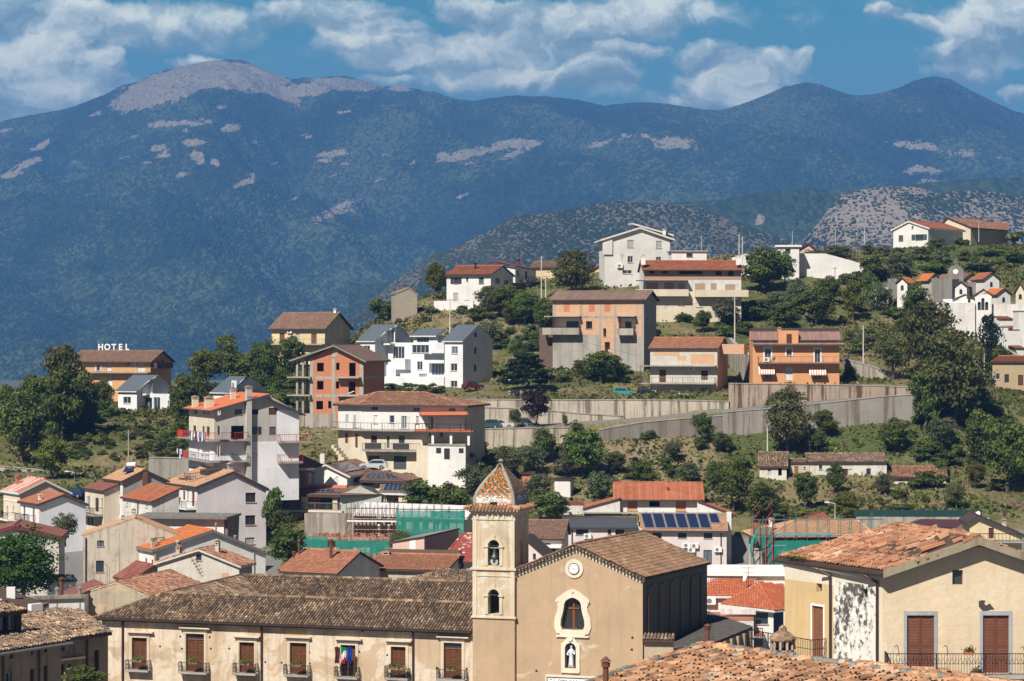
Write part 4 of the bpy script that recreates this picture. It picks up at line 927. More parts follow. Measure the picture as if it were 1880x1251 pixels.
wall_side(mb,sf,0,0.0,LCH,0,zEc,m=1)
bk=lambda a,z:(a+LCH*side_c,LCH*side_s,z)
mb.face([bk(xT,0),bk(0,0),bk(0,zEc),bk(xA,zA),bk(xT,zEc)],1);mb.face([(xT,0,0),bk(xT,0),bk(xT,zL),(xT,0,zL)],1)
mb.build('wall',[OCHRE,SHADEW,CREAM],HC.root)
q=MB();surround(q,f,cw,pr(ao),pr(ai),.10)
for s2 in(-1,1):q.disc(f(cw+s2*92*sc1,zz(806),-.1),(0,1,0),.09,.1)
q.disc(f(cw,zz(748),-.12),(0,1,0),.12,.08);fbox(q,f,cw-1.25,cw+1.25,zz(1006),zz(996),-.14,0);q.build('window_surround',[CREAMW],HC.root)
g=MB();floorplane(g,f,cw,pr(ai),.40,0);wo_=g.build('window',[simple('dark_glass',(.03,.03,.028),.25,spec=.5)],HC.root)
q=MB();wood=simple('cross_wood',(.22,.07,.025),.6)
fbox(q,f,cw-.05,cw+.05,zz(962),zz(805),.30,.38);fbox(q,f,cw-.42,cw+.42,zz(850),zz(843),.30,.36);fbox(q,f,cw-.30,cw+.30,zz(966),zz(955),.22,.38,1);fbox(q,f,cw-.4,cw+.4,zz(975),zz(966),.18,.38,1)
for k in(-.1,.1):fbox(q,f,cw+k-.015,cw+k+.015,zz(960),zz(860),.34,.38)
q.build('cross',[wood,simple('cross_green_base',(.04,.09,.05),.6)],wo_)
q=MB();surround(q,f,cn,pr(no),pr(ni),.09);fbox(q,f,cn-.95*54*sc1,cn+.95*54*sc1,zz(1206),zz(1198),-.13,0)
q.disc(f(cn,zz(1014),-.12),(0,1,0),.19,.1);q.build('niche_surround',[CREAMW],HC.root)
q=MB();floorplane(q,f,cn,pr(ni),.44,0);surround(q,f,cn,pr([(1178,32),(1065,32),(1052,27),(1042,16),(1036,1)]),pr([(1174,28),(1067,28),(1054,23),(1046,13),(1040,0)]),.02,1)
q.build('niche',[simple('niche_grey',(.16,.16,.17),.8),simple('niche_frame',(.08,.03,.02),.6)],HC.root)
st=empty('statue',HC.w(cn,.22,zz(1176)),HC.rot,'white robed stone statue standing in the church niche','statue')
q=MB();WS=simple('white_stone',(.62,.64,.68),.7);q.box(-.22,.22,-.14,.14,0,.14,1)
q.lathe([(.19,.14),(.2,.3),(.17,.6),(.155,.85),(.19,1.05),(.2,1.2),(.15,1.32),(.06,1.37),(.055,1.42)],14);q.lathe([(.05,1.41),(.085,1.46),(.1,1.54),(.085,1.62),(.03,1.67)],12)
q.tube((-.19,0,1.22),(-.30,-.08,.95),.06,.05,8);q.tube((-.30,-.08,.95),(-.16,-.2,.9),.05,.035,8);q.tube((.19,0,1.22),(.27,-.1,.98),.06,.05,8);q.tube((.27,-.1,.98),(.1,-.2,1.08),.05,.035,8)
for k in range(7):q.tube((-.15+.05*k,-.16,.15),(-.09+.03*k,-.14,.95),.03,.015,5)
q.build('figure',[WS,simple('pink_stone',(.5,.3,.26),.8)],st,smooth=False)
cx_=HC.x(1054.2);cz_=HC.z(1044.3,cx_,0);q=MB();q.disc(f(cx_,cz_,-.03),(0,1,0),.70,.1,40);q.build('clock_surround',[CREAMW],HC.root)
q=MB();q.disc(f(cx_,cz_,-.10),(0,1,0),.42,.08,32,1);q.disc(f(cx_,cz_,-.145),(0,1,0),.37,.03,32,0);co=q.build('clock',[simple('clock_white',(.8,.8,.8),.4,var=.02),DARKF],HC.root)
q=MB()
for k in range(12):
    a=math.radians(30*k);r0=.27;L_=.06 if k%3 else.085;u=Vector((math.sin(a),0,math.cos(a)));c0=Vector(f(cx_,cz_,-.165));q.tube(c0+u*r0,c0+u*(r0+L_),.017,n=4)
q.build('dial_marks',[DARKF],co)
c0=Vector(f(cx_,cz_,-.18))
for a,L_,r in((-50,.30,.016),(148,.20,.022)):u=Vector((math.sin(math.radians(a)),0,math.cos(math.radians(a))));q=MB();q.tube(c0-u*.04,c0+u*L_,r,r*.6,n=4);q.build('clock_hand',[DARKF],co)
pxa,pxb=HC.x(1002),HC.x(1094);pz=HC.z(1241,xA,0);q=MB();fbox(q,f,pxa,pxb,pz-1.3,pz,-.1,0);q.build('door_surround',[CREAMW],HC.root)
q=MB();fbox(q,f,pxa+.1,pxb-.12,pz-1.3,pz-.14,-.12,-.1,1);fbox(q,f,pxa+.18,pxb-.2,pz-1.3,pz-.22,-.135,-.12,0)
pq=q.build('sign',[simple('sign_white',(.7,.72,.74),.5),DARKF],HC.root)
def text(body_,size,loc,rot,mat,parent=None,name='lettering',extr=.004,align='CENTER',bold=0.0):
    cu=bpy.data.curves.new(name,'FONT');cu.body=body_;cu.size=size;cu.extrude=extr;cu.align_x=align;cu.offset=bold
    to=bpy.data.objects.new(name,cu);COL.objects.link(to);dg=bpy.context.evaluated_depsgraph_get();me=bpy.data.meshes.new_from_object(to.evaluated_get(dg));bpy.data.objects.remove(to);me.materials.clear();me.materials.append(mat)
    o=bpy.data.objects.new(name,me);COL.objects.link(o);o.location=loc;o.rotation_euler=rot
    if parent is not None:o.parent=parent
    return o
text('CHIESA  M. S. S.',.22,(pxa+1.75,-.145,pz-.46),(math.radians(90),0,0),DARKF,pq);text('XXI',.13,(pxa+.42,-.145,pz-.36),(math.radians(90),0,0),DARKF,pq)
q=MB();fbox(q,f,pxa+.66,pxa+.69,pz-1.3,pz-.22,-.15,-.135);q.build('sign_border',[DARKF],pq)
R=Roof(HC,tilemat('church_roof_tiles',[(0,(.18,.10,.065)),(.4,(.27,.15,.095)),(.8,(.34,.20,.13)),(1,(.42,.28,.19))],(.09,.085,.04),.55,.5),None,dict(w=.28,l=.42,h=.06,K=2,cov=.95,jit=.012),.12)
OV=.32;zo=.16;L2=LCH+.3;dv=Vector((side_c,side_s,0));s_r=(zA-zEc)/(-xA);s_l=(zA-zL)/(xA-xT)
A0=Vector((xA,-OV,zA+zo));E0=Vector((.25,-OV,zEc+zo-.25*s_r));E1=E0+dv*L2;A1=A0+dv*L2;F0=Vector((xT+.02,-OV,zL+zo));F1=F0+dv*L2
R.plane([E0,E1,A1,A0]);R.plane([F1,F0,A0,A1]);R.ridge(A0+up,A1+up,.14)
ro=R.build()
q=MB()
for(p,r)in((F0,A0),(A0,E0)):
    n=int((r-p).length/.27)
    for i in range(n):
        c_=p+(r-p)*(i+.5)/n+Vector((0,0,-.16));q.tube(c_+Vector((0,-.02,0)),c_+Vector((0,.34,0)),.085,n=7,m=0);q.tube(c_+Vector((0,.05,-.13)),c_+Vector((0,.34,-.13)),.075,n=7,m=0)
q.build('tile_cornice',[T_OLD],ro)
q=MB();th_=.42
for(p,r)in(((xT,zL),(xA,zA)),((xA,zA),(0,zEc))):
    q.face([(p[0],-.03,p[1]-th_),(r[0],-.03,r[1]-th_),(r[0],-.03,r[1]),(p[0],-.03,p[1])]);q.face([(p[0],-.03,p[1]-th_),(r[0],-.03,r[1]-th_),(r[0],0,r[1]-th_),(p[0],0,p[1]-th_)])
q.build('gable_band',[CREAMW],HC.root)
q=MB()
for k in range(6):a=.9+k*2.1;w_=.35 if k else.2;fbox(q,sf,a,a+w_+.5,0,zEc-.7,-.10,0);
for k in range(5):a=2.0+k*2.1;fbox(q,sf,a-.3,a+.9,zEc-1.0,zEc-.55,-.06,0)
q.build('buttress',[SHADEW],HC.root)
wall_holes(HC,((1161,1171),(1160,1193),(985,1232),(926,1156),(884,1155),(897,1250)),.08)
# ================================================================ bell tower
HT=House('bell_tower','square bell tower with a pointed roof of green and orange tiles','bell tower',868,1560,179.75,-17.0)
xw=HT.x(945);TW=xw;TD=3.6;cxT=TW/2;sc3=1/3.044*179.5/4422
tz=lambda zc:HT.z(840+zc/3.044,cxT,0)
B0,B1,B2,B3=tz(890),tz(622),tz(310),tz(290)
ax=HT.x(840+203/3.044);a1_=arch(ax,tz(877),tz(770),33*sc3);a2_=arch(ax,tz(605),tz(495),34*sc3)
mb=MB();ins=.0
wall_side(mb,'F',-.02,0,TW,0,B0,m=2);wall_side(mb,'R',TW,-.02,0.0,0,B0,m=2);shaped_wall(mb,pl('F',-.02),0,TW,B0,B3,[a1_,a2_],.55,0,1)
shaped_wall(mb,pl('B',TD),0,TW,0,B3,[arch(cxT,a2_[1][0][0],a2_[1][1][0],.5)],.4,0,1)
shaped_wall(mb,pl('R',TW),-.02,TD,0,B3,[arch(TD/2,a2_[1][0][0],a2_[1][1][0],.35)],.4,0,1)
wall_side(mb,'L',0,-.02,TD,0,B3)
mb.box(.05,TW-.05,.6,TD-.4,tz(877)-.25,tz(877)-.02,1);mb.box(.05,TW-.05,.6,TD-.4,tz(605)-.2,tz(605)-.02,1)
tow=mb.build('tower_wall',[plaster('tower_plaster',(.56,.45,.31),(.22,.17,.12),.45,patch=(.62,.57,.48),patch_amt=.25,pscale=.5),CREAM,OCHRE],HT.root)
q=MB()
def band(z0,z1,o):q.box(-o,TW+o,-.02-o,TD+o,z0,z1)
band(B0-.12,B0-.02,.12);band(B0-.02,B0+.05,.05);band(B1-.1,B1+.06,.14);band(B1-.16,B1-.1,.06);band(tz(665),tz(659),.05)
band(tz(350),tz(342),.06);band(tz(318),tz(308),.10);band(tz(308),tz(300),.22);band(tz(300),B3,.34)
fF=pl('F',-.02)
for(za,zb)in((B0+.05,B1-.16),(B1+.06,tz(350))):
    fbox(q,fF,-.0,.32,za,zb,-.045,0);fbox(q,fF,TW-.32,TW,za,zb,-.045,0)
for k in(.12,.36,.48,.62,.74,.94):fbox(q,fF,TW*k-.07,TW*k+.07,tz(348),tz(318),-.09,0)
for ar,zb in((a1_,tz(877)),(a2_,tz(605))):
    ca,prr=ar;r=prr[0][1];zs=prr[1][0]
    for sg in(-1,1):
        fbox(q,fF,ca+sg*(r+.12)-.12,ca+sg*(r+.12)+.12,zb,zs-.1,-.06,0);fbox(q,fF,ca+sg*(r+.14)-.2,ca+sg*(r+.14)+.2,zs-.1,zs+.02,-.13,0)
    surround(q,fF,ca,[(zs+.02,r+.22)]+[(zs+.02+(r+.22)*math.sin(math.pi/2*k/8),(r+.22)*math.cos(math.pi/2*k/8))for k in range(1,9)],[(zs+.02,r)]+prr[2:],.07)
    fbox(q,fF,ca-.12,ca+.12,zs+r,zs+r+.34,-.12,0)
q.build('moulding',[CREAM],HT.root)
BR=simple('bronze_green',(.06,.085,.07),.45,.7);bz=tz(560);q=MB();q.lathe([(.36,bz),(.30,bz+.08),(.22,bz+.22),(.17,bz+.42),(.15,bz+.55),(.08,bz+.62),(.0,bz+.63)],16,c=(ax,.22,0));q.tube((ax,.22,bz-.08),(ax,.22,bz+.2),.05,n=6)
q.tube((ax-.5,.22,bz+.68),(ax+.5,.22,bz+.68),.06,n=6,m=1);q.build('bell',[BR,SLAB],HT.root)
q=MB();P=Vector((ax,.1,tz(582)));q.tube(P,P+Vector((0,.3,0)),.27,.1,16);q.disc(P,(0,1,0),.30,.04,18,0);q.disc(P-Vector((0,.03,0)),(0,1,0),.1,.06,12,1);q.build('loudspeaker',[simple('grey_horn',(.34,.35,.35),.5),DARKF],HT.root)
q=MB()
for i in range(16):
    for(s0,s1)in(((0,0),(1,0)),((1,0),(1,1)),((1,1),(0,1)),((0,1),(0,0))):
        t=(i+.5)/16;u=s0[0]+(s1[0]-s0[0])*t;v=s0[1]+(s1[1]-s0[1])*t;o=.52
        px_,py_=-o+u*(TW+2*o),-o+v*(TD+2*o);c_=Vector((TW/2,TD/2,0));p=Vector((px_,py_,0));nrm=Vector((s1[1]-s0[1],-(s1[0]-s0[0]),0))
        jj=random.uniform(-.03,.03);q.tube(p+Vector((0,0,B3+.05+jj)),p-nrm*.6+Vector((0,0,B3+.26+jj)),.11,.1,6)
q.box(-.38,TW+.38,-.38,TD+.38,B3,B3+.05,1)
q.build('tile_eaves',[T_CLAY,CREAM],HT.root)
zD0=B3+.06;zD1=tz(40);HH=zD1-zD0;prof=[(0,1.0),(.12,1.01),(.24,.99),(.36,.92),(.48,.80),(.6,.645),(.7,.50),(.8,.345),(.9,.18),(1.0,.04)]
pf=lambda t:float(np.interp(t,[p[0]for p in prof],[p[1]for p in prof]));hw,hd=TW/2-.05,TD/2-.05;C0=Vector((TW/2,TD/2,0))
NR=34;q=MB()
GR,ORR,WH,CRM=0,1,2,3
faces_=[(Vector((1,0,0)),Vector((0,-1,0)),hw,hd),(Vector((0,1,0)),Vector((1,0,0)),hd,hw),(Vector((-1,0,0)),Vector((0,1,0)),hw,hd),(Vector((0,-1,0)),Vector((-1,0,0)),hd,hw)]
for fi,(u,nn,a_,b_)in enumerate(faces_):
    for r in range(NR):
        t0,t1=r/NR,(r+1)/NR;w0,w1=pf(t0),pf(t1)
        rib=.0
        nc=20;wf=lambda w:max(a_*w-.2,.01)
        for c in range(nc):
            s0,s1=-1+2*c/nc,-1+2*(c+1)/nc
            if fi==0 and r in(1,2,3,4)and 8<=c<=11:col=4
            else:
                k=(c+r)%4;col=ORR if k in(0,1)else GR
                if 6<=r<=9:col=WH if random.random()<.5 else(GR if random.random()<.5 else ORR)
                elif r<6 and random.random()<.2:col=WH
                elif random.random()<.10:col=CRM
            off=.015*random.random();z0_,z1_=zD0+HH*t0,zD0+HH*t1
            q.face([C0+u*s0*wf(w0)+nn*(b_*w0+.035+off)+Vector((0,0,z0_)),C0+u*s1*wf(w0)+nn*(b_*w0+.035+off)+Vector((0,0,z0_)),C0+u*s1*wf(w1)+nn*(b_*w1+off)+Vector((0,0,z1_)),C0+u*s0*wf(w1)+nn*(b_*w1+off)+Vector((0,0,z1_))],col)
dr=q.build('tiled_dome',[simple('glazed_green',(.06,.095,.05),.35,spec=.4,var=.4,nscale=7),simple('glazed_orange',(.40,.115,.03),.4,spec=.4,var=.35,nscale=7),simple('glazed_white',(.50,.46,.40),.4,spec=.4),simple('glazed_cream',(.52,.36,.2),.4),MATS['hole_dark']],HT.root)
q=MB()
for sx in(-1,1):
    for sy in(-1,1):
        for r in range(NR):
            t0,t1=r/NR,(r+1)/NR;w0,w1=pf(t0),pf(t1)
            def ring(w,z):
                e=.24 if w>.3 else.24*w/.3+.02;X_,Y_=sx*(hw*w+.05),sy*(hd*w+.05)
                return[C0+Vector((X_-sx*e,Y_,z)),C0+Vector((X_-sx*.04,Y_,z)),C0+Vector((X_,Y_-sy*.04,z)),C0+Vector((X_,Y_-sy*e,z))]
            A,B=ring(w0,zD0+HH*t0),ring(w1,zD0+HH*t1)
            for k in range(3):q.face([A[k],A[k+1],B[k+1],B[k]])
q.lathe([(.10,zD1-.1),(.09,zD1+.05),(.16,zD1+.1),(.2,zD1+.2),(.16,zD1+.31),(.0,zD1+.36)],14,c=(TW/2,TD/2,0))
q.build('dome_rib',[plaster('rib_plaster',(.30,.265,.22),(.12,.10,.08),.6)],HT.root)
# ================================================================ house at the right edge: two walls that meet at an obtuse corner
P0=at(1620,1500,113.0);RH=empty('plastered_house',P0,0,'cream plastered house with an orange tiled roof and brown shutters, nearest on the right','house');bz0=P0.z
def wplane(O,ang,inward,root):
    ux,uy=math.cos(math.radians(ang)),math.sin(math.radians(ang));nx,ny=(-uy*inward,ux*inward)
    f_=lambda a,z,t:(O.x+ux*a+nx*t-root.x,O.y+uy*a+ny*t-root.y,z)
    pa=lambda px:((px-CX)/F*O.y-O.x)/(ux-(px-CX)/F*uy)
    pz=lambda py,a:zat(py,O.y+uy*a)-root.z
    return f_,pa,pz
fR,aR,zRp=wplane(P0,0.0,1,P0);fL,aL,zLp=wplane(P0,122.0,-1,P0)
M_CR=plaster('rough_cream_plaster',(.62,.50,.35),(.35,.27,.18),.18,patch=(.66,.55,.40),patch_amt=.2,bump=.06,pscale=.5)
M_YE=plaster('yellow_ochre_plaster',(.56,.40,.20),(.62,.5,.33),.3,bump=.02);M_PALE=plaster('pale_cream_plaster',(.66,.58,.46),(.45,.36,.26),.2)
mld,n_,b__=newmat('mould_blackened_whitewash');tcm=n_.new('ShaderNodeTexCoord');obm=tcm.outputs['Object']
nz1=n_.noise(n_.mapping(obm,scale=(1,1,.8)),3.4,10,.74,.2);nz2=n_.noise(n_.mapping(obm,scale=(1,1,.35)),.55,4,.6)
msk=n_.mapr(n_.math('MULTIPLY_ADD',nz2,.8,nz1),.90,.965);n_.set(b__,'Base Color',n_.mix(msk,n_.mix(n_.mapr(nz1,.4,.55),(.70,.69,.64),(.60,.57,.50)),(.085,.08,.075)));n_.set(b__,'Roughness',.92)
aeL=aL(1440.5);zEL=zLp(1056,0.0);zER=zEL
mb=MB();dL=aL(1491),aL(1511.5);hL=[(dL[1],dL[0],zLp(1208,aL(1500)),zLp(1113,aL(1500))),(aL(1509),aL(1499),zLp(1088,aL(1504)),zLp(1071,aL(1504))),(aL(1593),aL(1580),zLp(1099,aL(1586)),zLp(1081,aL(1586)))]
segs=[(0.0,aL(1613),2,2),(aL(1613),aL(1530),3,2),(aL(1530),aeL,1,2)]
for(a,b_,mlow,mtop)in segs:
    am=(a+b_)/2;zc=zLp(1070,am)if mlow!=2 else zLp(1200,am);hh=[h for h in hL if a<h[0]<b_]
    zc=zLp(1069 if mlow==1 else 1072,am)
    for(q0,q1,m_)in((0,zc,mlow),(zc,zEL,mtop)):
        hx=[(h[0],h[1],h[2],min(h[3],q1))if h[2]<q1 and h[3]>q0 else None for h in hh];wall_side(mb,fL,0,a,b_,q0,q1,[h for h in hx if h and h[3]<=q1+1e-6 and h[2]>=q0],rev=.3,m=m_)
xa_=aR(1797.5);zAp=zRp(1003,0);xe=aR(1980)
hR=[(aR(1665),aR(1715),zRp(1236,0),zRp(1130,0)),(aR(1804.5),aR(1852),zRp(1236,0),zRp(1130,0)),(aR(1748.5),aR(1768),zRp(1074,0),zRp(1047,0))]
wall_side(mb,fR,0,0,xe,0,zEL,[hR[0],hR[1],hR[2]],rev=.18,m=0)
gable_fill(mb,fR,0,[(0,zEL),(xe,zEL),(xa_,zAp)],zEL,[hR[2]],.3,0)
bkR=lambda a,z:fR(a,z,9.0)
lb=lambda z:fL(aeL,z,0)
mb.face([bkR(xe,0),lb(0),lb(zEL),bkR(xa_-1.5,zAp),bkR(xe,zEL)],2);mb.face([fR(xe,0,0),bkR(xe,0),bkR(xe,zEL),fR(xe,zEL,0)],2)
mb.build('wall',[M_CR,M_YE,M_PALE,mld],RH)
q=MB()
opening(RH,fR,0,*hR[2],'wd',.25,BROWNF,sill=False);opening(RH,fL,0,*hL[1],'wd',.25,GREYF,sill=False);opening(RH,fL,0,*hL[2],'wd',.25,GREYF,sill=False)
for h in(hR[0],hR[1]):opening(RH,fR,0,*h,'s',.16,REDS if 'REDS' in globals()else simple('redbrown_louvre',(.14,.05,.028),.55))
opening(RH,fL,0,*hL[0],'s',.16,simple('tan_louvre',(.20,.085,.04),.6))
GS=concrete('grey_stone_surround',(.36,.37,.39),0,amt=.2)
for h in(hR[0],hR[1]):
    q=MB();w_=.15;fbox(q,fR,h[0]-w_,h[0],h[2],h[3]+.2,-.035,.02);fbox(q,fR,h[1],h[1]+w_,h[2],h[3]+.2,-.035,.02);fbox(q,fR,h[0],h[1],h[3],h[3]+.2,-.035,.02);q.build('door_surround',[GS],RH)
q=MB();h=hL[0];fbox(q,fL,h[0]-.1,h[0],h[2],h[3]+.1,-.02,.02);fbox(q,fL,h[1],h[1]+.1,h[2],h[3]+.1,-.02,.02);fbox(q,fL,h[0],h[1],h[3],h[3]+.1,-.02,.02);q.build('door_surround',[WHITEP],RH)
q=MB();pts=[(1797,1104),(1803,1102),(1809,1103),(1807,1109),(1811,1112),(1817,1108),(1821,1113),(1826,1119),(1818,1120),(1812,1122),(1806,1124),(1802,1120),(1797,1114)]
q.prism([(aR(a),zRp(b_,0))for a,b_ in pts],-.008,.03,xf=Matrix.Translation((0,0,0)));q.build('plaster_patch',[simple('bared_dark_wall',(.06,.05,.045),.95)],RH)
zS=zRp(1237,0);q=MB();fbox(q,fR,.08,xe,zS-.13,zS,-.95,0);fbox(q,fR,.0,xe,zS-.30,zS-.13,-.75,0,1);so=q.build('balcony',[SLAB,simple('ochre_beam',(.35,.22,.09),.9)],RH)
rt=zRp(1196,0)-zS;railing(so,[fR(.12,zS,0),fR(.12,zS,-.9),fR(xe,zS,-.9)],rt,.13,.010,IRON,mid=True,post=1.9)
q=MB()
for i in range(36):
    a=.2+i*.2
    for sg in(-1,1):q.tube(fR(a,zS+rt*.55,-.9),fR(a+sg*.09,zS+rt*.8,-.9),.008,n=4,caps=False);
for a in(.35,.55):q.tube(fR(.12,zS+rt,-.9+a),fR(.55,zS,-.9+a),.02,n=4)
q.build('rail_ornament',[IRON],so)
zS2=zLp(1208,aL(1500));q=MB();a0_,a1_b=aL(1517),aL(1517)+5.0;fbox(q,fL,a0_,a1_b,zS2-.16,zS2,-1.0,0);s2=q.build('balcony',[SLAB],RH)
railing(s2,[fL(a0_,zS2,0),fL(a0_,zS2,-.95),fL(a1_b,zS2,-.95),fL(a1_b,zS2,0)],1.0,.13,.011,IRON,mid=True)
for pxp in(1527,1613):a=aL(pxp);downpipe(RH,fL(a,0,-.1),fL(a,zEL-.35,-.1),.065);downpipe(RH,fL(a,zEL-.35,-.1),fL(a+.5,zEL-.05,-.45),.065)
for(pxp,pyp)in((1648,1186),(1738,1186),(1785,1186),(1879,1188)):
    q=MB();a=aR(pxp);z=zRp(pyp,0);q.tube(fR(a,z,0),fR(a-.12,z+.05,-.3),.018,n=4);q.tube(fR(a-.12,z+.05,-.3),fR(a-.22,z-.02,-.36),.016,n=4);q.build('rail_bracket',[IRON],RH)
fp=empty('flower_pot',Vector(fR(aR(1772),zS+rt-.02,-.95))+P0,0,'small terracotta trough of greenery hanging on the balcony rail at the right','flower pot');q=MB();q.prism([(-.2,-.02),(.2,-.02),(.27,.14),(-.27,.14)],-.1,.1);q.build('trough',[simple('terracotta',(.35,.12,.06),.8)],fp)
V=RNG.normal(0,1,(160,3))*(.1,.06,.05)+(0,0,.2);Q=(V[:,None,:]+RNG.normal(0,.035,(160,4,3))).reshape(-1,3);q=MB();q.add(Q,np.arange(640).reshape(-1,4),RNG.random(160));q.build('plants',[PLANTD],fp)
R=Roof(RH,T_CLAY,None,dict(w=.21,l=.46,h=.08,K=3,cov=.80,jit=.03),.16)
W_=lambda px,py,d:at(px,py,d)-P0
E0=W_(1621,1050,112.4);E1=Vector((at(1423,1022,120.0).x-P0.x,120.0-P0.y,E0.z));A0=W_(1797.5,989,112.4);A1=Vector((at(1649,967,119.8).x-P0.x,119.8-P0.y,A0.z));G0=Vector((2*A0.x-E0.x,A0.y,E0.z));G1=G0+(A1-A0)
R.plane([E1,E0,A0,A1]);R.plane([G0,G1,A1,A0])
for i in range(26):
    t=.12+.8*i/26;c_=E1*(1-t)+E0*t;c2=A1*(1-t)+A0*t;p=c_*.45+c2*.55+Vector((0,0,.1));dvec=(c2-c_).normalized()
    if random.random()<.5:R.mb.tube(p+Vector((random.uniform(-.3,.3),random.uniform(-.3,.3),0)),p+dvec*random.uniform(.5,1.3)+Vector((0,0,.02)),.13,.12,6)
for i in range(40):
    u,v=random.random(),random.random();p=(E1*(1-u)+E0*u)*(1-v)+(A1*(1-u)+A0*u)*v;dvec=(A0-E0).normalized();R.mb.tube(p+Vector((0,0,.08)),p+dvec*.5+Vector((0,0,.12)),.12,.10,6)
n=24
for i in range(n):p=A0+(A1-A0)*i/n;q_=A0+(A1-A0)*(i+1.05)/n;R.mb.tube(p+Vector((0,0,.06)),q_+Vector((0,0,.09)),.17,.15,7)
rr=R.build()
q=MB()
for(p,r)in((E0,A0),(A0,G0)):
    dn=Vector((0,0,-.30));bb=Vector((0,.35,0));q.face([p+dn,r+dn,r+Vector((0,0,.07)),p+Vector((0,0,.07))]);q.face([p+dn,r+dn,r+dn+bb,p+dn+bb]);q.face([p+Vector((0,0,.07)),r+Vector((0,0,.07)),r+bb+Vector((0,0,.07)),p+bb+Vector((0,0,.07))])
q.build('verge',[plaster('old_verge_cement',(.30,.25,.18),(.12,.1,.06),.5)],rr,loc=(0,-.05,0))
q=MB();q.tube(E0+Vector((-.05,-.08,-.16)),E1+Vector((-.1,-.1,-.16)),.08,n=7);q.build('gutter',[COPPER],rr)
V=RNG.normal(0,1,(500,3))*(.35,.35,.03);mp=E1+(E0-E1)*.12+Vector((.1,0,.12));t_=RNG.random(500)[:,None]*np.array(E0-E1)[None]*.16;Q=(V*.5+t_+np.array(mp))[:,None,:]+RNG.normal(0,.035,(500,4,3));q=MB();q.add(Q.reshape(-1,3),np.arange(2000).reshape(-1,4),RNG.random(500));q.build('moss',[PLANTG],rr)
# ================================================================ nearest old tiled roof at the bottom
P1=at(1290,1189,78.0);NR_=empty('tiled_roof_house',P1-Vector((0,0,8)),0,'old house whose broad weathered clay tile roof fills the bottom right of centre','house')
th=math.radians(-50);rd_=Vector((math.cos(th),math.sin(th),0));dn_=Vector((-math.sin(th)*-1,-math.cos(th),0));dn_=Vector((-.766,-.643,-.16))
loc=lambda v:v-NR_.location
R=Roof(NR_,T_OLDP,None,dict(w=.20,l=.40,h=.09,K=3,cov=.76,jit=.045),.2)
B0_=P1.copy();C1_=P1+rd_*11.0;R.plane([loc(B0_+dn_*14),loc(C1_+dn_*14),loc(C1_),loc(B0_)])
nb=Vector((.766,.643,-.3));R.plane([loc(C1_+nb*3),loc(B0_+nb*3),loc(B0_),loc(C1_)])
for i in range(46):
    p=B0_+rd_*(i*.24);s3=random.uniform(.08,.15);R.mb.tube(loc(p+Vector((0,0,.1))),loc(p+rd_*.25+Vector((0,0,.13))),s3,s3*.9,6,m=2 if random.random()<.5 else 0)
for i in range(50):
    p=B0_+dn_*(i*.27);s3=random.uniform(.07,.15);R.mb.tube(loc(p+Vector((0,0,.1))),loc(p+dn_*.25+Vector((0,0,.14))),s3,s3*.85,6,m=2 if random.random()<.6 else 0)
R.mats.append(simple('grey_ridge_stone',(.17,.165,.15),.95,var=.5,nscale=4));rr=R.build()
q=MB();Dn=Vector((0,0,-7.5));K4=[B0_+dn_*13.6,B0_+Vector((.2,0,-.2)),B0_+nb*2.8,C1_+nb*2.8,C1_+dn_*13.6]
for a,b_ in zip(K4,K4[1:]+K4[:1]):q.face([loc(a),loc(b_),Vector((*loc(b_).xy,0)),Vector((*loc(a).xy,0))])
q.build('wall',[PALAZ],NR_)
cp=loc(at(1437,1216,78.5));q=MB();r=.40
q.lathe([(r*1.05,-1.2),(r,.0),(r*.95,.42)],10,0,cp)
for k in range(10):a=2*math.pi*k/10;q.tube(cp+Vector((r*.9*math.cos(a),r*.9*math.sin(a),.42)),cp+Vector((r*.85*math.cos(a),r*.85*math.sin(a),.72)),.05,.06,5,m=0)
q.lathe([(r*1.08,.72),(r*1.12,.78),(r*.98,.86),(r*.92,.87),(r*.7,.95),(r*.62,.96),(r*.35,1.02),(r*.3,1.14),(r*.12,1.2),(0,1.22)],10,1,cp)
q.build('chimney',[plaster('old_chimney_plaster',(.40,.33,.25),(.12,.1,.08),.6),T_OLD],rr)
sp=loc(at(1112,1251,70));stovepipe(rr,sp.x,sp.y,sp.z-1,sp.z+.42,.09,RUST)
P2=at(1577,1219,84.0);S2=empty('small_tiled_house',P2-Vector((0,0,8)),0,'low grey tiled gable roof at the bottom edge below the mouldy white wall','house');loc2=lambda v:v-S2.location
R=Roof(S2,T_OLDP,None,dict(w=.23,l=.46,h=.09,K=3,cov=.76,jit=.06),.2)
rdg=Vector((.25,-.97,0));lf=Vector((-.97,-.25,-.38));rg=Vector((.97,.25,-.16))
R.plane([loc2(P2+lf*3),loc2(P2+lf*3+rdg*9),loc2(P2+rdg*9),loc2(P2)]);R.plane([loc2(P2+rg*6+rdg*9),loc2(P2+rg*6),loc2(P2),loc2(P2+rdg*9)]);R.ridge(loc2(P2),loc2(P2+rdg*9),.12);R.build()
q=MB();q.face([loc2(P2+lf*2.8),loc2(P2),loc2(P2+rg*5.8),Vector((*loc2(P2+rg*5.8).xy,0)),Vector((*loc2(P2+lf*2.8).xy,0))]);q.build('wall',[PALAZ],S2,loc=(0,-.1,-.1))
ZA=(0,840,4.811);ZB=(240,840,4.811);ZC=(320,700,6.714);ZD=(600,700,6.267);ZE=(1000,870,5.222);ZF=(480,800,4.169);ZG=(0,840,3.044);Z1=(0,0,1)
def zc_(Z,L):return[(Z[0]+q[0]/Z[2],Z[0]+q[1]/Z[2],Z[1]+q[2]/Z[2],Z[1]+q[3]/Z[2],*q[4:])for q in L]
def zp(Z,x,y):return(Z[0]+x/Z[2],Z[1]+y/Z[2])
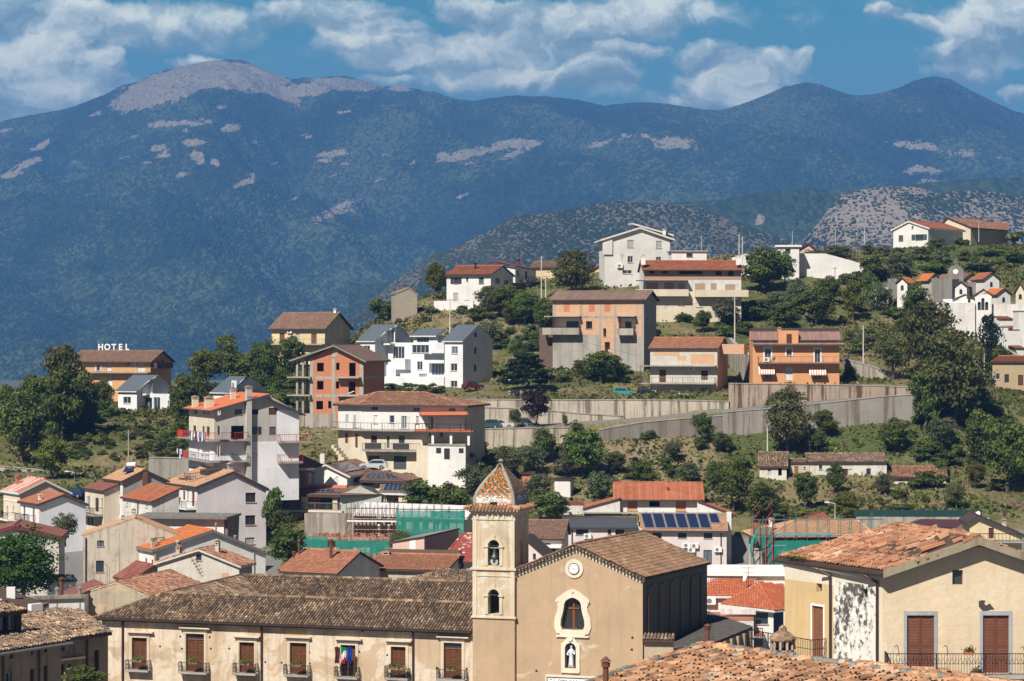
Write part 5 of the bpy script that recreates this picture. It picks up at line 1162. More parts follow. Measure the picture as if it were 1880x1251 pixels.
def gfront(name,label,cat,cpx,base,d,rot,pxL,pxR,side,pxS,eL,eR,apex,wm,rm,style='flat',ops=None,dep=None,ov=.35,ovg=.35,under=None,th=.14,wm2=None,group=None,ridge_r=.12,seed=None,rev=.16):
    """gable faces the viewer; eL/eR = photo y of the wall tops at the left / right end; apex = photo (x, y)"""
    H=House(name,label,cat,cpx,base,d,rot,group);x0,x1=H.x(pxL),H.x(pxR)
    if dep is None:dep=abs(H.y(pxS,x0 if side=='L' else x1))
    z0,z1=H.z(eL,x0),H.z(eR,x1);xa=H.x(apex[0]);za=H.z(apex[1],xa)
    H.ext=(x0,x1,0.0,dep,z0,z1,xa,za)
    H.wall=body(H,x0,x1,0,dep,-3.0,(z0,z1),wm,ops,'y',za,xa,mats_side=wm2,rev=rev)
    H.roof=gable_roof(H,x0,x1,0,dep,(z0+.03,z1+.03),za+.04,'y',rm,style,ov,ovg,xa,under,th,ridge_r,seed)
    return H
def efront(name,label,cat,cpx,base,d,rot,pxL,pxR,side,pxS,eave,rpy,wm,rm,style='flat',ops=None,dep=None,ov=.4,ovg=.3,under=None,th=.14,wm2=None,ry=None,zb=None,group=None,ridge_r=.12,seed=None,rev=.16):
    """eave faces the viewer; rpy = photo y of the ridge at the origin corner"""
    H=House(name,label,cat,cpx,base,d,rot,group);x0,x1=H.x(pxL),H.x(pxR)
    if dep is None:dep=abs(H.y(pxS,x0 if side=='L' else x1))
    ry=dep/2 if ry is None else ry;z0=H.z(eave,0);zr=H.z(rpy,0,ry);z1=z0 if zb is None else zb
    H.ext=(x0,x1,0.0,dep,z0,z1,ry,zr)
    H.wall=body(H,x0,x1,0,dep,-3.0,(z0,z1),wm,ops,'x',zr,ry,mats_side=wm2,rev=rev)
    H.roof=gable_roof(H,x0,x1,0,dep,(z0+.03,z1+.03),zr+.04,'x',rm,style,ov,ovg,ry,under,th,ridge_r,seed)
    return H
WHITEW=plaster('white_plaster',(.72,.71,.68),(.40,.37,.33),.16);WHITED=plaster('white_plaster_worn',(.66,.64,.60),(.30,.27,.24),.38);LAV=plaster('lavender_plaster',(.70,.65,.65),(.42,.38,.38),.12)
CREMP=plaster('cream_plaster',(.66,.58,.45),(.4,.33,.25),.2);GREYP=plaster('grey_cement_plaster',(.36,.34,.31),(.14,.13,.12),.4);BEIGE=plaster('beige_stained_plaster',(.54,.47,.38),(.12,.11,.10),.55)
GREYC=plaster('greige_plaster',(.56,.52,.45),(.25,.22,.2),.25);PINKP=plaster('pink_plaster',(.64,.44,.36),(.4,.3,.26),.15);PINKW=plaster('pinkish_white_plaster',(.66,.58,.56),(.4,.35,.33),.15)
SALM=plaster('salmon_plaster',(.58,.215,.12),(.4,.2,.13),.15);MINT=plaster('pale_mint_plaster',(.60,.66,.60),(.4,.42,.38),.12);ORANP=plaster('orange_plaster',(.66,.33,.16),(.5,.28,.15),.14);YELP=plaster('yellow_plaster',(.66,.55,.33),(.45,.36,.22),.15)
DARKH=plaster('dark_old_plaster',(.34,.26,.18),(.07,.055,.04),.5);HOTELP=plaster('apricot_plaster',(.62,.36,.16),(.45,.3,.16),.15)
VERGE=simple('dark_verge',(.06,.045,.04),.7);WVERGE=simple('white_verge',(.62,.61,.58),.7)
CONCW=concrete('board_marked_concrete',(.37,.34,.29),.5,amt=.55);CONCG=concrete('grey_concrete',(.29,.27,.245),.6,amt=.8);STONE=brick('rubble_stone',(.36,.31,.24),(.25,.22,.18),(.42,.37,.3),.45,.25,.5,.03)
BRICKO=brick('hollow_orange_brick',(.55,.20,.10),(.48,.16,.075),(.42,.26,.18),.30,.25,.25,.012);BRICKP=brick('pale_hollow_brick',(.60,.28,.13),(.66,.40,.22),(.50,.42,.33),.25,.28,.45,.02);BRICKT=brick('tan_brick',(.45,.27,.16),(.38,.21,.12),(.45,.37,.28),.25,.09,.4,.012)
# ------------------------------------------------ cluster on the left
h=gfront('white_house','tall lavender grey house with two red framed windows in its gable end','house',361.6,1060,322,30,361.6,488.4,'L',304.4,893,896,(427.5,866),LAV,T_PALE,'flat',
           {'F':zc_(ZB,[(1015,1105,312,397,'w',REDB),(1012,1102,512,597,'w',REDB),(1010,1095,708,765,'p',GREYF)]),'L':zc_(ZB,[(338,360,285,360,'p',WHITEF),(410,435,290,362,'p',WHITEF),(462,480,295,375,'s',REDB),(497,511,297,375,'wd'),(540,563,302,432,'s',REDB),(325,352,470,528,'d',DARKF),(402,420,480,530,'wd'),(500,520,495,540,'wd'),(535,560,500,545,'d',REDB)])},under=VERGE,th=.3,wm2={'L':WHITEW})
x0,x1,y0,y1,z0,z1,xa,za=h.ext;zb_=h.z(840+440/4.811,0,3);balcony(h,'L',x0,.1,y1+.6,zb_,1.5,'bars',WHITEP,IRON)
q=MB();ym=y1*.55;zt=h.z(840+170/4.811,x0+1.5,ym);q.box(x0+.8,x0+3.6,ym,ym+3.0,zt-.25,zt-.1,0);q.box(x0+.8,x0+3.6,ym-.2,ym,zt-1,zt+.1,1);q.build('roof_terrace',[T_PALE,MATS['slab_concrete']],h.roof)
railing(h.roof,[(x0+.5,ym-.4,zt-.35),(x0+.5,ym-2.6,zt-.35),(x0+2.8,ym-2.6,zt-.1)],.9,.25,.018,IRON)
chimney(h.roof,xa+.3,1.6,za-.6,za+1.0,.6,.6,GREYP)
q=MB();q.prism([(xa-2.2,za-.9),(xa+.2,za-.1),(xa+.2,za+.35),(xa-2.2,za+.05)],y1*.3,y1*.55,0);q.build('dormer',[VERGE],h.roof)
h=gfront('orange_roofed_house','white house under a bright orange tiled roof with two pipes at its corner','house',282.6,1085,288,30,282.6,487.5,'L',240.5,1009,1014,(388.6,974),WHITEW,T_ORANGE,'flat',
           {'L':zc_(ZB,[(27,42,865,970,'s',REDB),(66,76,862,920,'wd'),(128,144,890,995,'s',REDB),(183,199,903,1008,'s',REDB)])},under=LEADG,th=.3)
x0,x1,y0,y1,z0,z1,xa,za=h.ext
for dx_,dy_ in((.25,1.0),(1.0,2.2)):chimney(h.roof,dx_,dy_,z0-.2,z0+1.35,.42,.42,plaster('chimney_cream',(.5,.45,.36)),'flat')
stovepipe(h.roof,2.9,-.25,z0-.4,z0+.7,.16,BEIGE);stovepipe(h.roof,xa+1.2,1.5,za-.5,za+.5,.12);stovepipe(h.roof,x1-3.6,1.0,z1+.8,z1+1.9,.14)
q=MB();q.box(1.9,2.6,y1*.4,y1*.4+.5,z0+1.02,z0+1.1);q.build('skylight',[DARKF],h.roof)
downpipe(h.root,(.1,-.15,-3),(.1,-.15,z0-.1),.16,simple('ochre_pilaster',(.36,.24,.12),.9));downpipe(h.root,(x1-1.6,-.1,-3),(x1-1.6,-.1,z1+.3),.05,GREYF)
antenna(h.roof,(x1-1.2,1,z1),1.5)
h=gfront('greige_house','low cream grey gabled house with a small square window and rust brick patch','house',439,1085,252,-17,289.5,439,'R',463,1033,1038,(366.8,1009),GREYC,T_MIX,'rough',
           {'F':zc_(ZB,[(578,626,858,908,'wd',DARKF),(335,388,1015,1073,'wd',DARKF)])},under=GREYC,th=.2,wm2={'R':GREYP})  # right wall's shade painted in with the darker grey plaster
x0,x1,y0,y1,z0,z1,xa,za=h.ext;f=pl('F',0)
q=MB();a,z=h.F(407,1052);b_,zz2=h.F(419.5,1065);fbox(q,f,a,b_,zz2,z,-.012,.02);q.build('brick_patch',[brick('patch_brick',(.55,.30,.18),(.48,.24,.14),(.5,.4,.3),.25,.12)],h.root)
q=MB();pts=[h.F(240+355/4.811+(95/4.811)*(1-math.cos(t)),840+1160/4.811-17*math.sin(t))for t in np.linspace(0,math.pi,13)];q.prism(pts,-.006,.02);q.build('plaster_patch',[plaster('dark_patch',(.42,.38,.33))],h.root)
for px in(341,384):q=MB();a,z=h.F(px,1077);fbox(q,f,a-.2,a+.2,z-.2,z+.2,-.015,.02);q.build('plaster_patch',[WHITED],h.root)
chimney(h.roof,xa+1.5,1.2,za-.6,za+.75,.4,.4,GREYC);chimney(h.roof,x0+2.0,.9,z0+.2,z0+1.7,.45,.45,BEIGE)
q=MB();ca=Vector(f(*h.F(359,1029),-.3))
for k in range(6):q.tube(ca+Vector((-.6+k*.22,-.1,.25-k*.3)),ca+Vector((.1+k*.18,.05,.5-k*.34)),.02,n=4)
q.tube(ca+Vector((-.5,0,.5)),ca+Vector((.8,0,-1.5)),.025,n=4);q.build('antenna',[IRON],h.root)
q=MB();q.path([(x1+.1,1.0,z1-2.6),(x1+.2,1.4,z1-2.2),(x1+.15,1.8,z1-1.3)],.04);q.build('satellite_dish_arm',[WHITEP],h.root)
h=gfront('old_gable_house','weathered beige gabled house streaked with black mould along the roof line','house',239,1098,292,8,152.8,330,'L',150,984,985,(247,953),BEIGE,T_PALE,'flat',{'F':zc_(ZA,[(858,918,735,785,'w',DARKF),(848,917,912,1013,'w',DARKF)])},dep=7,under=BEIGE,th=.12,ov=.2,ovg=.02)
x0,x1,y0,y1,z0,z1,xa,za=h.ext;chimney(h.roof,xa-.1,.5,za-.3,za+1.1,.45,.45,BEIGE);chimney(h.roof,xa-1.4,.5,za-.8,za+.3,.4,.4,BEIGE)
downpipe(h.root,(x0+.3,-.12,-3),(x0+.3,-.12,z0-.2),.07);antenna(h.roof,(xa-.8,.4,za),.9)
q=MB();q.tube((H_:=h.F(187,1031))[0:1]+(-.3,)+(H_[1],),(h.F(197,1036)[0],-.3,h.F(197,1036)[1]),.02,n=4);q.tube((h.F(197,1036)[0],-.3,h.F(197,1036)[1]),(h.F(197,1070)[0],-.3,h.F(197,1070)[1]),.02,n=4);q.build('drying_rack',[IRON],h.root)
h=House('flat_roofed_house','long white house with a dark edged flat roof behind the orange roof','house',411,1000,301,-8);x0=h.x(252);zt=h.z(953,0);body(h,x0,0,0,6,-3,zt,WHITEW)
q=MB();q.box(x0-.4,.6,-.9,6.4,zt,zt+.28);q.prism([(0.0,zt),(.5,zt),(.25,zt-6)],.2,5.8);q.build('roof',[simple('grey_roof_edge',(.17,.16,.145),.9,var=.3)],h.root);stovepipe(h.root,-.9,2,zt+.2,zt+.2,.1)
h=gfront('tower_house','narrow tall white house with a bare grey cement gable and a roof water heater','house',225.5,990,322,30,225.5,306,'L',192.5,882,882,(264,863),GREYP,T_PALE,'flat',
           {'L':zc_(ZA,[(963,978,235,300,'wd',WHITEF),(1013,1029,240,315,'wd',WHITEF),(1045,1060,240,312,'wd',WHITEF),(962,976,400,480,'wd',WHITEF),(1012,1028,405,480,'wd',WHITEF),(1045,1058,410,490,'p',GREYF),(960,975,560,600,'wd',WHITEF),(1013,1030,555,600,'wd')])},wm2={'L':WHITEW},th=.2)
x0,x1,y0,y1,z0,z1,xa,za=h.ext
for py in(915,953):z=h.z(py,0,y1*.5);balcony(h,'L',0,y1*.42,y1*.8,z,.8,'bars',SLAB,RAILG)
q=MB();q.box(xa-.25,xa+.45,-.35,0,z0-2.6,za+.1);q.build('chimney',[simple('brown_flue',(.16,.08,.05),.9)],h.root)
q=MB();c0=Vector((xa-.9,y1*.55,za+.5));q.tube(c0,c0+Vector((.9,-.9,.1)),.32,n=12);q.face([c0+Vector((-1.3,-1.6,-.9)),c0+Vector((-.2,-2.6,-.6)),c0+Vector((.4,-.6,.0)),c0+Vector((-.2,0,-.1))],1);q.build('water_heater',[WHITEP,SOLAR],h.roof)
h=House('red_roofed_annex','low cream house with a dull red lean-to roof below the grey cement gable','house',278.5,985,311,30);xr=h.x(302);yl=h.y(225,0);zt=h.z(921,0);zr=zt+1.5
body(h,0,xr+2,0,yl,-3,(zt,zr),WHITED,{'L':zc_(ZA,[(1115,1128,400,430,'wd'),(1217,1230,408,440,'wd')])+zc_(ZB,[(138,152,415,445,'wd'),(135,155,485,530,'d',simple('ochre_door',(.45,.33,.12)))])},'shedy',zr);shed_roof(h,0,xr+2,0,yl,zt+.05,zr+.05,T_RED,'flat',axis='y')
downpipe(h.root,(-.1,yl*.45,-3),(-.1,yl*.45,zt-.1),.06)
h=House('balcony_house','cream house with a brown roof and a hanging balcony beside the narrow tall house','house',190.5,990,322,30);yl=h.y(156,0);zt=h.z(901,0);zr=zt+1.3
body(h,0,3.5,0,yl,-3,(zt,zr),CREMP,{'L':zc_(ZA,[(770,800,345,470,'so',WHITEF),(840,872,358,480,'d',DARKF),(893,908,360,440,'wd'),(775,795,530,600,'d',DARKF),(805,825,530,600,'d',DARKF)])},'shedy',zr);shed_roof(h,0,3.5,0,yl,zt+.05,zr+.05,T_MARO,'flat',axis='y');balcony(h,'L',0,.2,yl-.2,h.z(943,0,yl/2),1.3,'bars',SLAB,IRON)
h=gfront('pink_striped_roof_house','cream house with a pink striped roof and white verge at the far left','house',36.4,975,327,32,36.4,127,'L',6.5,903,903,(82,881),plaster('sand_plaster',(.58,.46,.35)),tilemat('pink_striped_tiles',[(0,(.42,.13,.10)),(.55,(.45,.15,.11)),(.65,(.62,.42,.36)),(1,(.66,.5,.44))],amt=.15),dict(w=.45,l=60,h=.03,K=2,cov=1,jit=0),
           {'L':zc_(ZA,[(57,72,430,500,'wd',WHITEF),(112,124,430,480,'wd',WHITEF)])},under=WVERGE,th=.28,wm2={'L':CREMP})
x0,x1,y0,y1,z0,z1,xa,za=h.ext;q=MB();q.box(-.06,0,0,y1,h.z(919,0,y1/2)-.1,h.z(919,0,y1/2)+.05);q.build('moulding',[WHITEP],h.root);balcony(h,'L',0,1.5,y1+.5,h.z(953,0,y1/2),1.2,'bars',WHITEP,IRON);chimney(h.roof,xa-2,5,za-1.2,za+.3,.5,.5,BRICKO)
h=gfront('blue_white_house','blank blue white gable house with maroon doors opening on small balconies','house',71.7,995,313,32,71.7,157.5,'L',37.5,925,925,(115.4,908.5),plaster('blue_white_plaster',(.70,.71,.74),(.4,.4,.42),.12),tilemat('brown_orange_tiles',[(0,(.36,.13,.07)),(1,(.46,.18,.10))]),'flat',
           {'L':zc_(ZA,[(207,223,430,565,'d',simple('maroon_door',(.10,.02,.025))),(288,305,443,578,'d',simple('maroon_door',(.1,.02,.025)))])},under=VERGE,th=.25,wm2={'L':WHITEW})
x0,x1,y0,y1,z0,z1,xa,za=h.ext;chimney(h.roof,.9,2.0,z0,z0+1.1,.35,.35,WHITEP,'flat')
for a in(.18,.6):balcony(h,'L',0,y1*a,y1*(a+.34),h.z(958,0,y1*.5),1.0,'bars',WHITEP,IRON)
h=gfront('maroon_verge_house','beige grey house with a maroon edged roof behind the umbrella pine','house',108,1075,262,6,-60,108,'R',112,990,985,(26,966),GREYC,T_MARO,'flat',{'F':zc_(ZA,[(182,232,630,660,'w',WHITEF)])},dep=8,under=simple('maroon_verge',(.17,.03,.035),.6),th=.28)
h=efront('tool_shed','small white shed with a grey corrugated metal roof beside the pine','shed',97.5,1092,238,20,97.5,140,'L',86.5,1067,1059.5,WHITEW,T_SLATE,'wave',{'L':zc_(ZA,[(430,442,1130,1180,'s',REDB)])},ov=.15,ovg=.1)
h=gfront('ochre_gable_house','windowless ochre grey gable with a patchy red tiled roof next to the palace roof','house',273,1150,226,-17,154,273,'R',320,1088,1096,(213,1070),plaster('bare_render',(.42,.35,.26),(.15,.13,.11),.45,patch=(.50,.38,.25),patch_amt=.3),T_MIX,'rough',dep=12,under=BEIGE,th=.12,ov=.1,ovg=.05)
h=efront('red_tile_dormer','tiny gabled shed with dark red tiles between two pale walls','shed',241,1080,262,-60,212,241,'L',205,1066,1039,plaster('tan_render',(.45,.33,.2)),tilemat('dark_red_tiles',[(0,(.14,.035,.025)),(.6,(.24,.07,.05)),(1,(.36,.16,.12))]),'coppi',ov=.2,ovg=.3,dep=5.0)
h=House('brown_sheet_roof_house','low house with a long dull brown sheet roof crossed by a dark flue','house',78,1140,228,30);q=[h.p(78,1100,0),h.p(132,1112,0)]
R=Roof(h,T_MARO,None,'sheet',.2);L0=Vector(q[0]);L1=Vector(q[1]);P=P_of(h)
R.plane([P(84,1098,224),P(118,1106,221),P(190,1073,232),P(172,1068,235)]);r_=R.build();stovepipe(r_,*(P(113,1100,224)-Vector((0,0,.5))).xy,P(113,1100,224).z-.5,P(113,1066,224).z,.17,RUST)
q=MB()
for a,b_ in((P(84,1099,224),P(118,1107,221)),(P(118,1107,221),P(190,1074,232)),(P(190,1074,232),P(172,1069,235)),(P(172,1069,235),P(84,1099,224))):q.face([a,b_,Vector((b_.x,b_.y,-4)),Vector((a.x,a.y,-4))])
q.build('wall',[WHITED],h.root)
h=House('brown_ribbed_roof_house','low house with a brown ribbed metal roof and white flue in the left corner','house',0,1180,205,10)
P=None
P_=P_of(h);R=Roof(h,T_MARO,None,dict(w=.42,l=60,h=.07,K=3,cov=.8,jit=0),.2);R.plane([P_(-30,1135,196),P_(40,1122,190),P_(90,1109,199),P_(-20,1071,209)]);r_=R.build()
q=MB();pp=P_(20,1098,201);q.box(pp.x-.35,pp.x+.35,pp.y-.3,pp.y+.3,pp.z-.4,pp.z+.9);q.build('chimney',[WHITEP],r_)
q=MB()
for a,b_ in((P_(-30,1136,196),P_(40,1123,190)),(P_(40,1123,190),P_(90,1110,199))):q.face([a,b_,Vector((b_.x,b_.y,-4)),Vector((a.x,a.y,-4))])
q.build('wall',[WHITED],h.root)
h=House('parapet_house','low white wall with a mossy grey coping and metal flues behind the old roofs','house',155,1150,205,18);P_=P_of(h);x0=h.x(58);q=MB();q.box(x0,0,0,.35,-4,h.z(1098,0));q.build('wall',[WHITEW],h.root);q=MB();q.box(x0-.2,.2,-.25,.5,h.z(1098,0),h.z(1098,0)+.28);q.build('coping',[concrete('mossy_coping',(.33,.31,.26),0,amt=.7)],h.root)
for px in(105,147):xx=h.x(px);stovepipe(h.root,xx,.1,h.z(1125,0),h.z(1096,0)+.6,.13)
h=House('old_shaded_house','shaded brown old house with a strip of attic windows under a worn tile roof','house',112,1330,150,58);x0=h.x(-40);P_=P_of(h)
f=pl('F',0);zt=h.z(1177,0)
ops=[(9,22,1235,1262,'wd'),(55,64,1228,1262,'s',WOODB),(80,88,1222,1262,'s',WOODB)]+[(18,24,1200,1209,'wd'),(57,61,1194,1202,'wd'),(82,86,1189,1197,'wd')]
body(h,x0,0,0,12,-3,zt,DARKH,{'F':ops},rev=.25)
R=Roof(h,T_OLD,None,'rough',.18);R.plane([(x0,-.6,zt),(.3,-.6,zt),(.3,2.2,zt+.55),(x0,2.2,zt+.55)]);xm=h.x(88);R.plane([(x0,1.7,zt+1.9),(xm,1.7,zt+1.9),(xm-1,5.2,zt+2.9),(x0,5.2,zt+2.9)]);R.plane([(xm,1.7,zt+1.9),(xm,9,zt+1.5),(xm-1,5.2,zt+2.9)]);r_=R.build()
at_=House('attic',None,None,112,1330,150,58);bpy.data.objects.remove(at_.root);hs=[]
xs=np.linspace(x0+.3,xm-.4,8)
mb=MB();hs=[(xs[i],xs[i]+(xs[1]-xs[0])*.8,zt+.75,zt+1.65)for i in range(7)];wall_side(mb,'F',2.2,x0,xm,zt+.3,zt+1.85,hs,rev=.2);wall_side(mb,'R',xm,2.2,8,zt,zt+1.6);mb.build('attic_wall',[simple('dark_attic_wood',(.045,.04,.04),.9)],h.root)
for k,q_ in enumerate(hs):opening(h.root,'F',2.2,*q_,'wd',.2,DARKF if k%3 else GREYF,sill=False)
q=MB();q.tube((x0,-.7,zt-.12),(.3,-.7,zt-.12),.09,n=6);q.build('gutter',[LEADG],h.root)
for px in(4,70):xx=h.x(px);downpipe(h.root,(xx,-.1,-3),(xx,-.1,zt-.2),.06)
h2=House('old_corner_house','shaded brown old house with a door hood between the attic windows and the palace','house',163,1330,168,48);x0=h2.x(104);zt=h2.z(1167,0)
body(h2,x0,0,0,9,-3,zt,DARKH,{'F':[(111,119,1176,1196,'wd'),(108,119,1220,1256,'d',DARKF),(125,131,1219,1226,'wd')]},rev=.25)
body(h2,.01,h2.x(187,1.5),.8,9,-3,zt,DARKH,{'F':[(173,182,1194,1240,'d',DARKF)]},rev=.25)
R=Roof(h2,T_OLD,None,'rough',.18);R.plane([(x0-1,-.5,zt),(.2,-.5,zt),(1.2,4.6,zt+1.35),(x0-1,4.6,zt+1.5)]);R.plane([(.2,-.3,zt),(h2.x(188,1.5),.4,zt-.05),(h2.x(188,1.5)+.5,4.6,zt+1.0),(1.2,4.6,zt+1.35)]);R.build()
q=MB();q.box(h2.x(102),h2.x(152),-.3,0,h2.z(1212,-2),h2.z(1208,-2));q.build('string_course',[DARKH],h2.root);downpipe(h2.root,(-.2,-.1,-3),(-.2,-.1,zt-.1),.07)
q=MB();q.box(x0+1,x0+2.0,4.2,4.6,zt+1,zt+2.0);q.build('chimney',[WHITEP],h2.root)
# ------------------------------------------------ centre left, in front of the building site
h=efront('red_tiled_house','white walled house with a broad brick red roof and two thin flues','house',617,1120,240,-24,520,617,'R',711,1052,1014,WHITEW,tilemat('brick_red_tiles',[(0,(.30,.12,.07)),(.5,(.40,.165,.09)),(1,(.50,.23,.13))],amt=.3),'flat',{'F':zc_(ZF,[(455,480,1060,1100,'w',DARKF)])},wm2={'R':GREYC},dep=9.5)  # shade of the right gable painted in by using greige for white
x0,x1,y0,y1,z0,z1,ry,zr=h.ext;stovepipe(h.roof,-6.2,3.6,zr-.5,zr+.9,.12,RUST);stovepipe(h.roof,-2.2,3.0,zr-.8,zr+1.1,.15,RUST)
h=House('red_roof_outbuilding','low lean-to with a brick red roof left of the two flues','shed',553,1110,256,-24);body(h,h.x(516),0,0,4,-3,h.z(1046,0),PINKP);shed_roof(h,h.x(516),0,0,4,h.z(1046,0),h.z(1046,0)+1.3,MATS['brick_red_tiles']);stovepipe(h.root,h.x(527),1.5,h.z(1046,0),h.z(1020,0),.14,RUST)
h=efront('brown_parapet_house','long cream walled house with a terracotta roof behind a brown parapet','house',817,1110,248,-14,674,817,'R',825,1047,1021,plaster('stained_cream_plaster',(.52,.44,.36),(.22,.19,.17),.5),MATS['brick_red_tiles'],'flat',dep=7,ry=5.2,zb=None)
x0,x1,y0,y1,z0,z1,ry,zr=h.ext;q=MB();q.box(x0,x1+.2,ry+.1,ry+.6,zr-.3,zr+.55);q.build('parapet',[simple('brown_parapet',(.12,.08,.06),.9)],h.root);chimney(h.roof,x0+.6,ry-.4,zr-.6,zr+.35,.7,.4,BEIGE)
h=House('old_hip_roof_house','old house showing only a dark tiled hip roof left of the bell tower','house',868,1200,212,-17);P_=P_of(h);R=Roof(h,T_OLD,None,'rough',.15);A,B,C_,D_=P_(700,1082,212),P_(770,1083,206),P_(803,1048,217),P_(880,1050,214)
R.plane([A,B,C_]);R.plane([B,P_(880,1088,203),D_,C_]);R.ridge(B+Vector((0,0,.05)),C_+Vector((0,0,.05)),.1);R.build();q=MB()
for a,b_ in((A,B),(B,P_(880,1088,203))):q.face([a,b_,Vector((b_.x,b_.y,0)),Vector((a.x,a.y,0))])
q.build('wall',[PALAZ],h.root)
h=House('pink_house','pink walled house with one small dark window and a shaded brown side wall','house',779,1060,266,-17);x0=h.x(721);zl,zr=h.z(995,x0),h.z(986,0);y1=abs(h.y(842,0));body(h,x0,0,0,y1,-3,(zl,zr),PINKP,{'F':zc_(ZF,[(1135,1165,850,890,'w',DARKF)])},'shedy',zr,mats_side={'R':simple('shaded_pink_render',(.36,.20,.17),.9)})  # right wall: shade painted into the pink, tinged maroon
q=MB();f=pl('F',0);fbox(q,f,*sorted((h.x(752),h.x(763))),h.z(1016,-2),h.z(991,-2),-.02,.01);q.build('white_stripe',[WHITEP],h.root);shed_roof(h,x0,0,0,y1,zl+.05,zr+.05,simple('grey_flat_roof',(.22,.21,.2),.9),dict(w=1,l=60,h=.01,K=2,cov=1,jit=0),ov=.12,axis='y')
h=House('speckled_roof_house','white house under a dark red hipped roof speckled with pale pink tiles','house',817,1075,254,-12);x1=h.x(905);zt=h.z(1031,0);zr=h.z(981,h.x(850),5)
body(h,0,x1,0,10,-3,zt,WHITEW,{'F':zc_(ZF,[(1510,1550,975,1050,'w',WHITEF)])});hip_roof(h,0,x1,0,10,zt,zr,T_PINKRED,dict(w=.30,l=.35,h=.03,K=2,cov=1,jit=0),ov=.5,rx0=h.x(850,5),rx1=x1-2.0);ac_unit(h.root,'F',0,h.x(834),h.z(1040,0),1.0,.7)
h=efront('maroon_roof_house','pinkish house with a brown tiled roof just right of the bell tower','house',1032,1060,282,-6,960,1032,'R',1035,989,957,PINKW,T_BROWN,'flat',{'F':zc_((840,840,3.044),[(455,520,475,500,'wd'),(470,550,505,540,'wd'),(422,438,538,572,'d',DARKF)])},dep=9,ry=6)
x0,x1,y0,y1,z0,z1,ry,zr=h.ext;q=MB();q.box(x0,x1,-1.6,0,z0-1.0,z0-.75);q.build('canopy',[WHITEP],h.root)
h=gfront('lilac_lean_house','small lilac lean-to with one dark doorway beside the bell tower','shed',965,1060,262,-10,940,1012,'R',1012,986,1030,(964,988),PINKW,VERGE,dict(w=1,l=60,h=.01,K=2,cov=1,jit=0),{'F':zc_((840,840,3.044),[(422,438,538,572,'d',DARKF)])},dep=5,th=.1,ridge_r=0)
def roofbox(H,x0,x1,y0,y1,z0,th,mat,name='roof',par=None):q=MB();q.box(x0,x1,y0,y1,z0,z0+th);return q.build(name,[mat],par or H.root)
def pillar(H,x,y,z0,z1,w,mat):q=MB();q.box(x-w/2,x+w/2,y-w/2,y+w/2,z0,z1);return q.build('pillar',[mat],H.root)
# ---------------- villa with salmon turret and solar roofs
h=House('salmon_villa','salmon and white villa with a six sided turret and solar panels on its roofs','villa',624,1000,336,-14);X=lambda x,y=0.:h.x(480+x/4.169,y);Zz=lambda y,x=0.,yy=0.:h.z(800+y/4.169,x,yy)
xl=X(45);z1_=Zz(455);z2=Zz(450)
body(h,X(155,3),0,3,11,-4,z1_+1.2,CREMP,{'F':zc_(ZF,[(165,190,465,535,'d',DARKF),(213,273,472,530,'p',GREYF),(448,552,480,570,'wd',DARKF),(585,605,470,570,'wd',DARKF)])},mats_side={'F':SALM})
for xx in(133,327,565):pillar(h,X(xx),.2,-1 if xx<300 else Zz(580),z1_,.7,CREMP)
roofbox(h,X(40,0),.4,-.3,3,Zz(590),.3,CREMP,'terrace');railing(h.root,[(X(40),-.2,Zz(590)+.3),(0,-.2,Zz(590)+.3)],1,.2,.02,RAILG)
body(h,X(190),X(300),.6,3,-4,Zz(600),CREMP,{'F':zc_(ZF,[(210,260,635,700,'wd',DARKF)])},mats_side={'F':CREMP});
R=Roof(h,T_BROWN,VERGE,'flat',.25);ys=4.2;zr=Zz(385,0,ys);R.plane([(xl-.6,-.6,z1_),(.2,-.6,z1_-.05),(1.6,ys,zr),(X(110,ys),ys,zr)]);ry=h.y(480+785/4.169,0)
R.plane([(.2,-.6,z1_),(.2+5,3.6,z1_-.1),(3.5,ys,z1_+.9),(1.6,ys,zr)]);ro=R.build();solar(ro,[(X(235,.3),.3,z1_+.28),(X(590,.3),.3,z1_+.28),(X(630,3.6),3.6,zr-.28),(X(255,3.6),3.6,zr-.28)],10,2,.1)
q=MB();q.face([(0,0,-4),(5.0,3.4,-4),(5.0,3.4,z1_-.3),(2.4,1.7,z1_+1.15),(0,0,z1_)]);q.build('gable_wall',[MINT],h.root)
cx,cy_=X(300,4.5),4.9;r=2.75;zt=Zz(245,cx,3);zb_=z1_+.3;hexp=[(cx+r*math.cos(math.radians(a)),cy_+r*math.sin(math.radians(a)))for a in(240,300,0,60,120,180)]
q=MB();q.prism(hexp,zb_,zt,axis='z');tw_=q.build('turret',[SALM],h.root)
for k,(u0,u1)in enumerate(((.22,.72),(.2,.75),(.3,.75))):
    a,b_=[(hexp[0],hexp[1]),(hexp[1],hexp[2]),(hexp[5],hexp[0])][k];A=Vector((*a,0));B=Vector((*b_,0));nn=Vector((B.y-A.y,A.x-B.x,0)).normalized()*.04;q=MB();p,r_=A+(B-A)*u0+nn,A+(B-A)*u1+nn
    q.face([p+Vector((0,0,zb_+.8)),r_+Vector((0,0,zb_+.8)),r_+Vector((0,0,zt-.8)),p+Vector((0,0,zt-.8))]);q.build('roller_shutter',[WHITEP],tw_)
R=Roof(h,T_BROWN,WHITEP,'flat',.3);ap=(cx,cy_,Zz(150,cx,cy_));ex=[(cx+(r+1.1)*math.cos(math.radians(a)),cy_+(r+1.1)*math.sin(math.radians(a)),zt)for a in(240,300,0,60,120,180)]
for k in range(6):R.plane([ex[k],ex[(k+1)%6],ap]);R.ridge(ex[k],ap,.1)
R.build(name='turret_roof')
xa,xb,xm=X(400,3.4),X(655,3.4),X(495,3.4);y_=3.4
